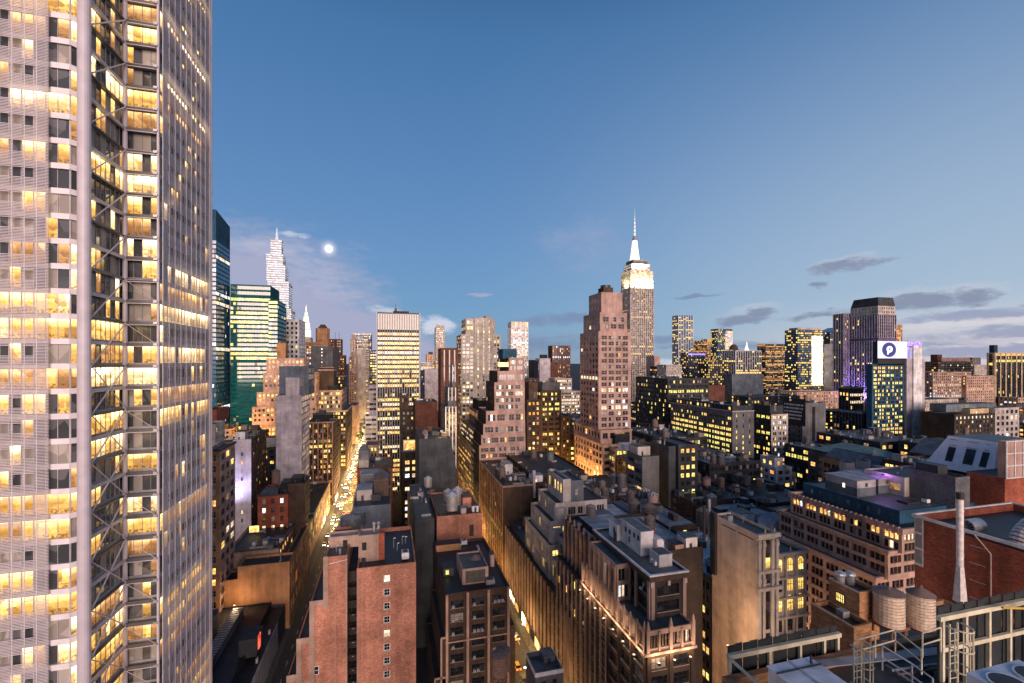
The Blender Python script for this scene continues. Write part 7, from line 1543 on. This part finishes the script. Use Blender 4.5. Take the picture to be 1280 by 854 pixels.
def streets():
    # ---------------- street lamps, cars and trees
    def lamp(v, u, side, energy, group, label, colr=(1, .60, .22)):
        root = empty('street_lamp', (v, u, 0), label, 'street lamp', group); org = (v, u, 0)
        q = MB(); q.frustum(v, u, .1, 8.6, .12, .07, DARK_FR, 6); q.tube((v, u, 8.5), (v + side * 2.2, u, 9), .05, DARK_FR, 5); link('pole', q, root, org)
        q = MB(); q.box(v + side * 1.9, v + side * 2.7, u - .2, u + .2, 8.88, 9.02, MATS['lamp_glow']); link('lamp_head', q, root, org)
        l = bpy.data.lights.new('street_light', 'POINT'); l.energy = energy; l.color = colr; l.shadow_soft_size = .4
        o = bpy.data.objects.new('bulb', l); COL.objects.link(o); o.parent = root; o.location = (side * 2.3, 0, 8.6)
    for (a, c), nm, E, us in ((STREETS[0], 'long glowing street', 26000, list(range(318, 900, 26))), (STREETS[1], 'canyon street', 7500, list(range(120, 480, 24))), (STREETS[2], 'third street among the lofts', 5000, list(range(100, 300, 34)))):
        for i, u in enumerate(us):
            s = 1 if i % 2 else -1; e = E * (1.6 if u > 450 else 1)
            if a == 38: e = E * (1.7 if u > 250 else 1.0)
            lamp(a + 3 if s > 0 else c - 3, u, s, e, 'street lamps of the ' + nm, 'thin dark street lamp lighting the ' + nm)
    rn = random.Random(11)
    red, nt, p = newmat('tail_light'); p.inputs['Emission Color'].default_value = (1, .06, .02, 1); p.inputs['Emission Strength'].default_value = 14
    wht, nt, p = newmat('head_light'); p.inputs['Emission Color'].default_value = (1, .86, .62, 1); p.inputs['Emission Strength'].default_value = 22
    tyre = plain('tyre', (.02, .02, .02), .9)
    paints = [plain('car_' + n, c, .3, .2, .05) for n, c in (('black', (.02, .02, .022)), ('white', (.6, .6, .6)), ('yellow', (.65, .36, .03)), ('grey', (.2, .2, .21)))]
    protos = {}
    def car(v, u, ci, face, group, label):
        key = ci
        if key not in protos:
            body = MB(); pm = paints[ci]
            body.box(-.9, .9, -2.25, 2.25, .35, .85, pm)
            i = len(body.v); body.v += [(-.84, -1.7, .85), (.84, -1.7, .85), (.84, 1.1, .85), (-.84, 1.1, .85), (-.68, -1.15, 1.45), (.68, -1.15, 1.45), (.68, .4, 1.45), (-.68, .4, 1.45)]
            for f, mt in (((0, 1, 5, 4), 'glass_dark'), ((1, 2, 6, 5), 'glass_dark'), ((2, 3, 7, 6), 'glass_dark'), ((3, 0, 4, 7), 'glass_dark'), ((4, 5, 6, 7), pm)): body.f.append(tuple(i + q for q in f)); body.m.append(body.mi(mt))
            ms = [('body', body.mesh('body'))]
            for x in (-.8, .8):
                for y in (-1.4, 1.4): w = MB(); w.tube((x - .12, y, .33), (x + .12, y, .33), .33, tyre, 10); ms.append(('wheel', w.mesh('wheel')))
            for x in (-.65, .65):
                h = MB(); h.box(x - .2, x + .2, 2.25, 2.3, .55, .8, wht); ms.append(('headlight', h.mesh('headlight'))); t = MB(); t.box(x - .2, x + .2, -2.3, -2.25, .6, .82, red); ms.append(('tail_light', t.mesh('tail_light')))
            protos[key] = ms
        root = empty('car', (v, u, .01), label, 'car', group); root.rotation_euler = (0, 0, 0 if face > 0 else math.pi)
        for nm, me in protos[key]: o = bpy.data.objects.new(nm, me); COL.objects.link(o); o.parent = root
    for (a, c), nm, us, n in ((STREETS[0], 'long glowing street', (290, 720), 4), (STREETS[1], 'narrow canyon street', (140, 420), 2)):
        for lane in range(n):
            u = us[0] + rn.random() * 6
            while u < us[1]:
                v = a + 3.9 + (c - a - 7.8) * (lane + .5) / n
                car(v + rn.uniform(-.3, .3), u, rn.choice((0, 1, 2, 2, 3)), 1 if (lane > 1 or n == 2) else -1, 'cars on the ' + nm, 'small car with lights on in the evening traffic of the ' + nm); u += rn.choice((6.5, 7, 9, 14, 22)) * rn.uniform(.9, 1.2)
    leafm, nt, p = newmat('leaf'); p.inputs['Base Color'].default_value = (.05, .075, .02, 1); p.inputs['Roughness'].default_value = .7
    bark = plain('bark', (.06, .045, .035), .9)
    for i, (v, u, r, h) in enumerate(((-38, 640, 6, 17), (-30, 690, 8, 22), (-36, 770, 9, 24), (-26, 600, 6, 18))):
        root = empty('street_tree', (v, u, 0), ['small leafy tree lit gold at the far bend of the long street', 'full leafy tree beside the white banded block', 'tallest dark tree at the end of the long street', 'leafy tree standing close to the banded block wall'][i], 'tree'); org = (v, u, 0)
        q = MB(); q.frustum(v, u, 0, h * .5, .5, .3, bark, 7)
        for k in range(5): a = k * 1.26; q.tube((v, u, h * .4), (v + r * .5 * math.cos(a), u + r * .5 * math.sin(a), h * .72), .16, bark, 5)
        link('trunk', q, root, org); q = MB()
        for k in range(900):
            while True:
                x, y, zz = rn.uniform(-1, 1), rn.uniform(-1, 1), rn.uniform(-1, 1)
                if .15 < x * x + y * y + zz * zz < 1 and math.sin(x * 5 + i) + math.sin(y * 6) + math.sin(zz * 7 + 2) > -.7: break
            c = Vector((v + x * r, u + y * r, h * .68 + zz * h * .34)); s = rn.uniform(.35, .8); d1 = Vector((rn.uniform(-1, 1), rn.uniform(-1, 1), rn.uniform(-1, 1))).normalized(); d2 = d1.orthogonal().normalized()
            q.quad(tuple(c - d1 * s), tuple(c + d2 * s * .6), tuple(c + d1 * s), tuple(c - d2 * s * .6), leafm)
        link('crown', q, root, org)

def far_city():
    rn = random.Random(21); boxes = []
    for o in COL.objects:
        if o.type == 'EMPTY' and 'category' in o:
            for ch in o.children:
                if ch.name.startswith('wall'):
                    xs = [c[0] + o.location.x for c in ch.bound_box]; ys = [c[1] + o.location.y for c in ch.bound_box]; boxes.append((min(xs) - 1, max(xs) + 1, min(ys) - 1, max(ys) + 1))
    for a, c in STREETS: boxes.append((a, c, -100, 700 if a < 0 else 480))
    n = 0; zones = [(300, 620, 26, 34, 62), (620, 1300, 44, 30, 84), (1300, 3200, 90, 25, 95)]
    for u0, u1, step, h0, h1 in zones:
        u = u0
        while u < u1:
            v = ratio(262) * u
            while v < ratio(1295) * u:
                w, d = rn.uniform(.55, .92) * step, rn.uniform(.55, .92) * step; x = v + rn.uniform(0, 4)
                if not any(x < b1 and x + w > b0 and u < b3 and u + d > b2 for b0, b1, b2, b3 in boxes) and n < 230:
                    h = h0 + (h1 - h0) * rn.random() ** 1.7; px = PX0 + F * (x * CP - u * SP) / Zc(u, x)
                    if px < 470: h = min(h, 50)
                    zone = ['mid-height block packed among the dim rooftops beyond the near lofts', 'block in the hazy lit carpet of buildings before the skyline', 'tiny block in the far city near the horizon'][zones.index((u0, u1, step, h0, h1))]
                    b = B('city_block', zone, 'building', seed=n); wl = rn.choice(('brown', 'tan', 'darkgrey', 'grey', 'rust', 'pale', 'peach', 'darkbrown', 'slate'))
                    k = st(fh=3.8, bw=4.4 if u < 620 else 5.5, ww=.55, wh=.5, lit=rn.uniform(.15, .45), rows=.12, kinds=rn.choice(('mixed', 'yellow', 'warm', 'white')), mv=0, mh=0, base=3, rec=.3)
                    T = b.tier((x, x + w, u, u + d, 0, h), wl, f=k, l=k if x > 0 else None, r=k if x < 0 else None, roof=rn.choice(('tar', 'bluegrey', 'tar', 'silver'))); b.root['group'] = 'packed city blocks of the ' + ('middle distance', 'distance', 'horizon')[zones.index((u0, u1, step, h0, h1))]
                    if rn.random() < .6: b.bulkhead(x + w * .2, x + w * .6, u + d * .2, u + d * .6, rn.uniform(3, 7), rn.choice(('grey', 'brown', 'pale')), door=False)
                    if u < 620: b.clutter(4, T, n)
                    b.done(0, 1e9); n += 1
                v += step
            u += step * (1.0 if u < 1300 else 1.6)

def floods():
    for f in FLOOD:
        x, y, z, E, colr, rad = f[:6]; up = len(f) > 6
        m = MB(); m.box(x - .3, x + .3, y - .3, y + .3, z - .9, z - .45, DARK_FR); m.frustum(x, y, z - .45, z - .3, .28, .34, DARK_FR, 8)  # casing added so that each wall light has a body
        warm = colr[2] < .95
        s = solo('floodlight', m, (x, y, z - .9), 'small floodlight throwing %s light up a building wall' % ('warm' if warm else 'violet'), 'floodlight', 'wall floodlights with %s light' % ('warm' if warm else 'violet'))
        if up:
            l = bpy.data.lights.new('flood_beam', 'SPOT'); l.spot_size = R(150); l.spot_blend = .8
        else: l = bpy.data.lights.new('flood_beam', 'POINT')
        l.energy = E * FLOOD_GAIN; l.color = colr; l.shadow_soft_size = min(rad, 3)
        o = bpy.data.objects.new('beam', l); COL.objects.link(o); o.parent = s; o.location = (0, 0, 1.0)
        if up: o.rotation_euler = (R(180), 0, 0)
FLOOD_GAIN = 1.0
def moon():
    d = direction(411, 311); D = 20000; p = cam.location + d * D
    mm, nt, pr = newmat('moon_surface'); pr.inputs['Base Color'].default_value = (.3, .3, .3, 1)
    n = ns(nt, 'ShaderNodeTexNoise'); n.inputs['Scale'].default_value = .006; r = ns(nt, 'ShaderNodeMapRange'); r.inputs[3].default_value = .75; r.inputs[4].default_value = 1.1; nt.links.new(n.outputs[0], r.inputs[0]); tcn = ns(nt, 'ShaderNodeNewGeometry'); nt.links.new(tcn.outputs['Position'], n.inputs['Vector'])
    ml = ns(nt, 'ShaderNodeMath', operation='MULTIPLY'); ml.inputs[1].default_value = 3; nt.links.new(r.outputs[0], ml.inputs[0]); nt.links.new(ml.outputs[0], pr.inputs['Emission Strength']); pr.inputs['Emission Color'].default_value = (1, .97, .92, 1)
    q = MB(); q.sphere((0, 0, 0), D * 3.9 / F, mm, 32, 20); o = bpy.data.objects.new('moon', q.mesh('moon')); COL.objects.link(o); o.location = p; tag(o, 'bright white full moon glowing through thin lilac cloud', 'moon')
    for f in o.data.polygons: f.use_smooth = True
near_right(); more_tanks(); rooftop(); streets(); floods(); moon(); far_city()
print('windows as parts:', N_WIN[0], 'objects:', len(bpy.data.objects))
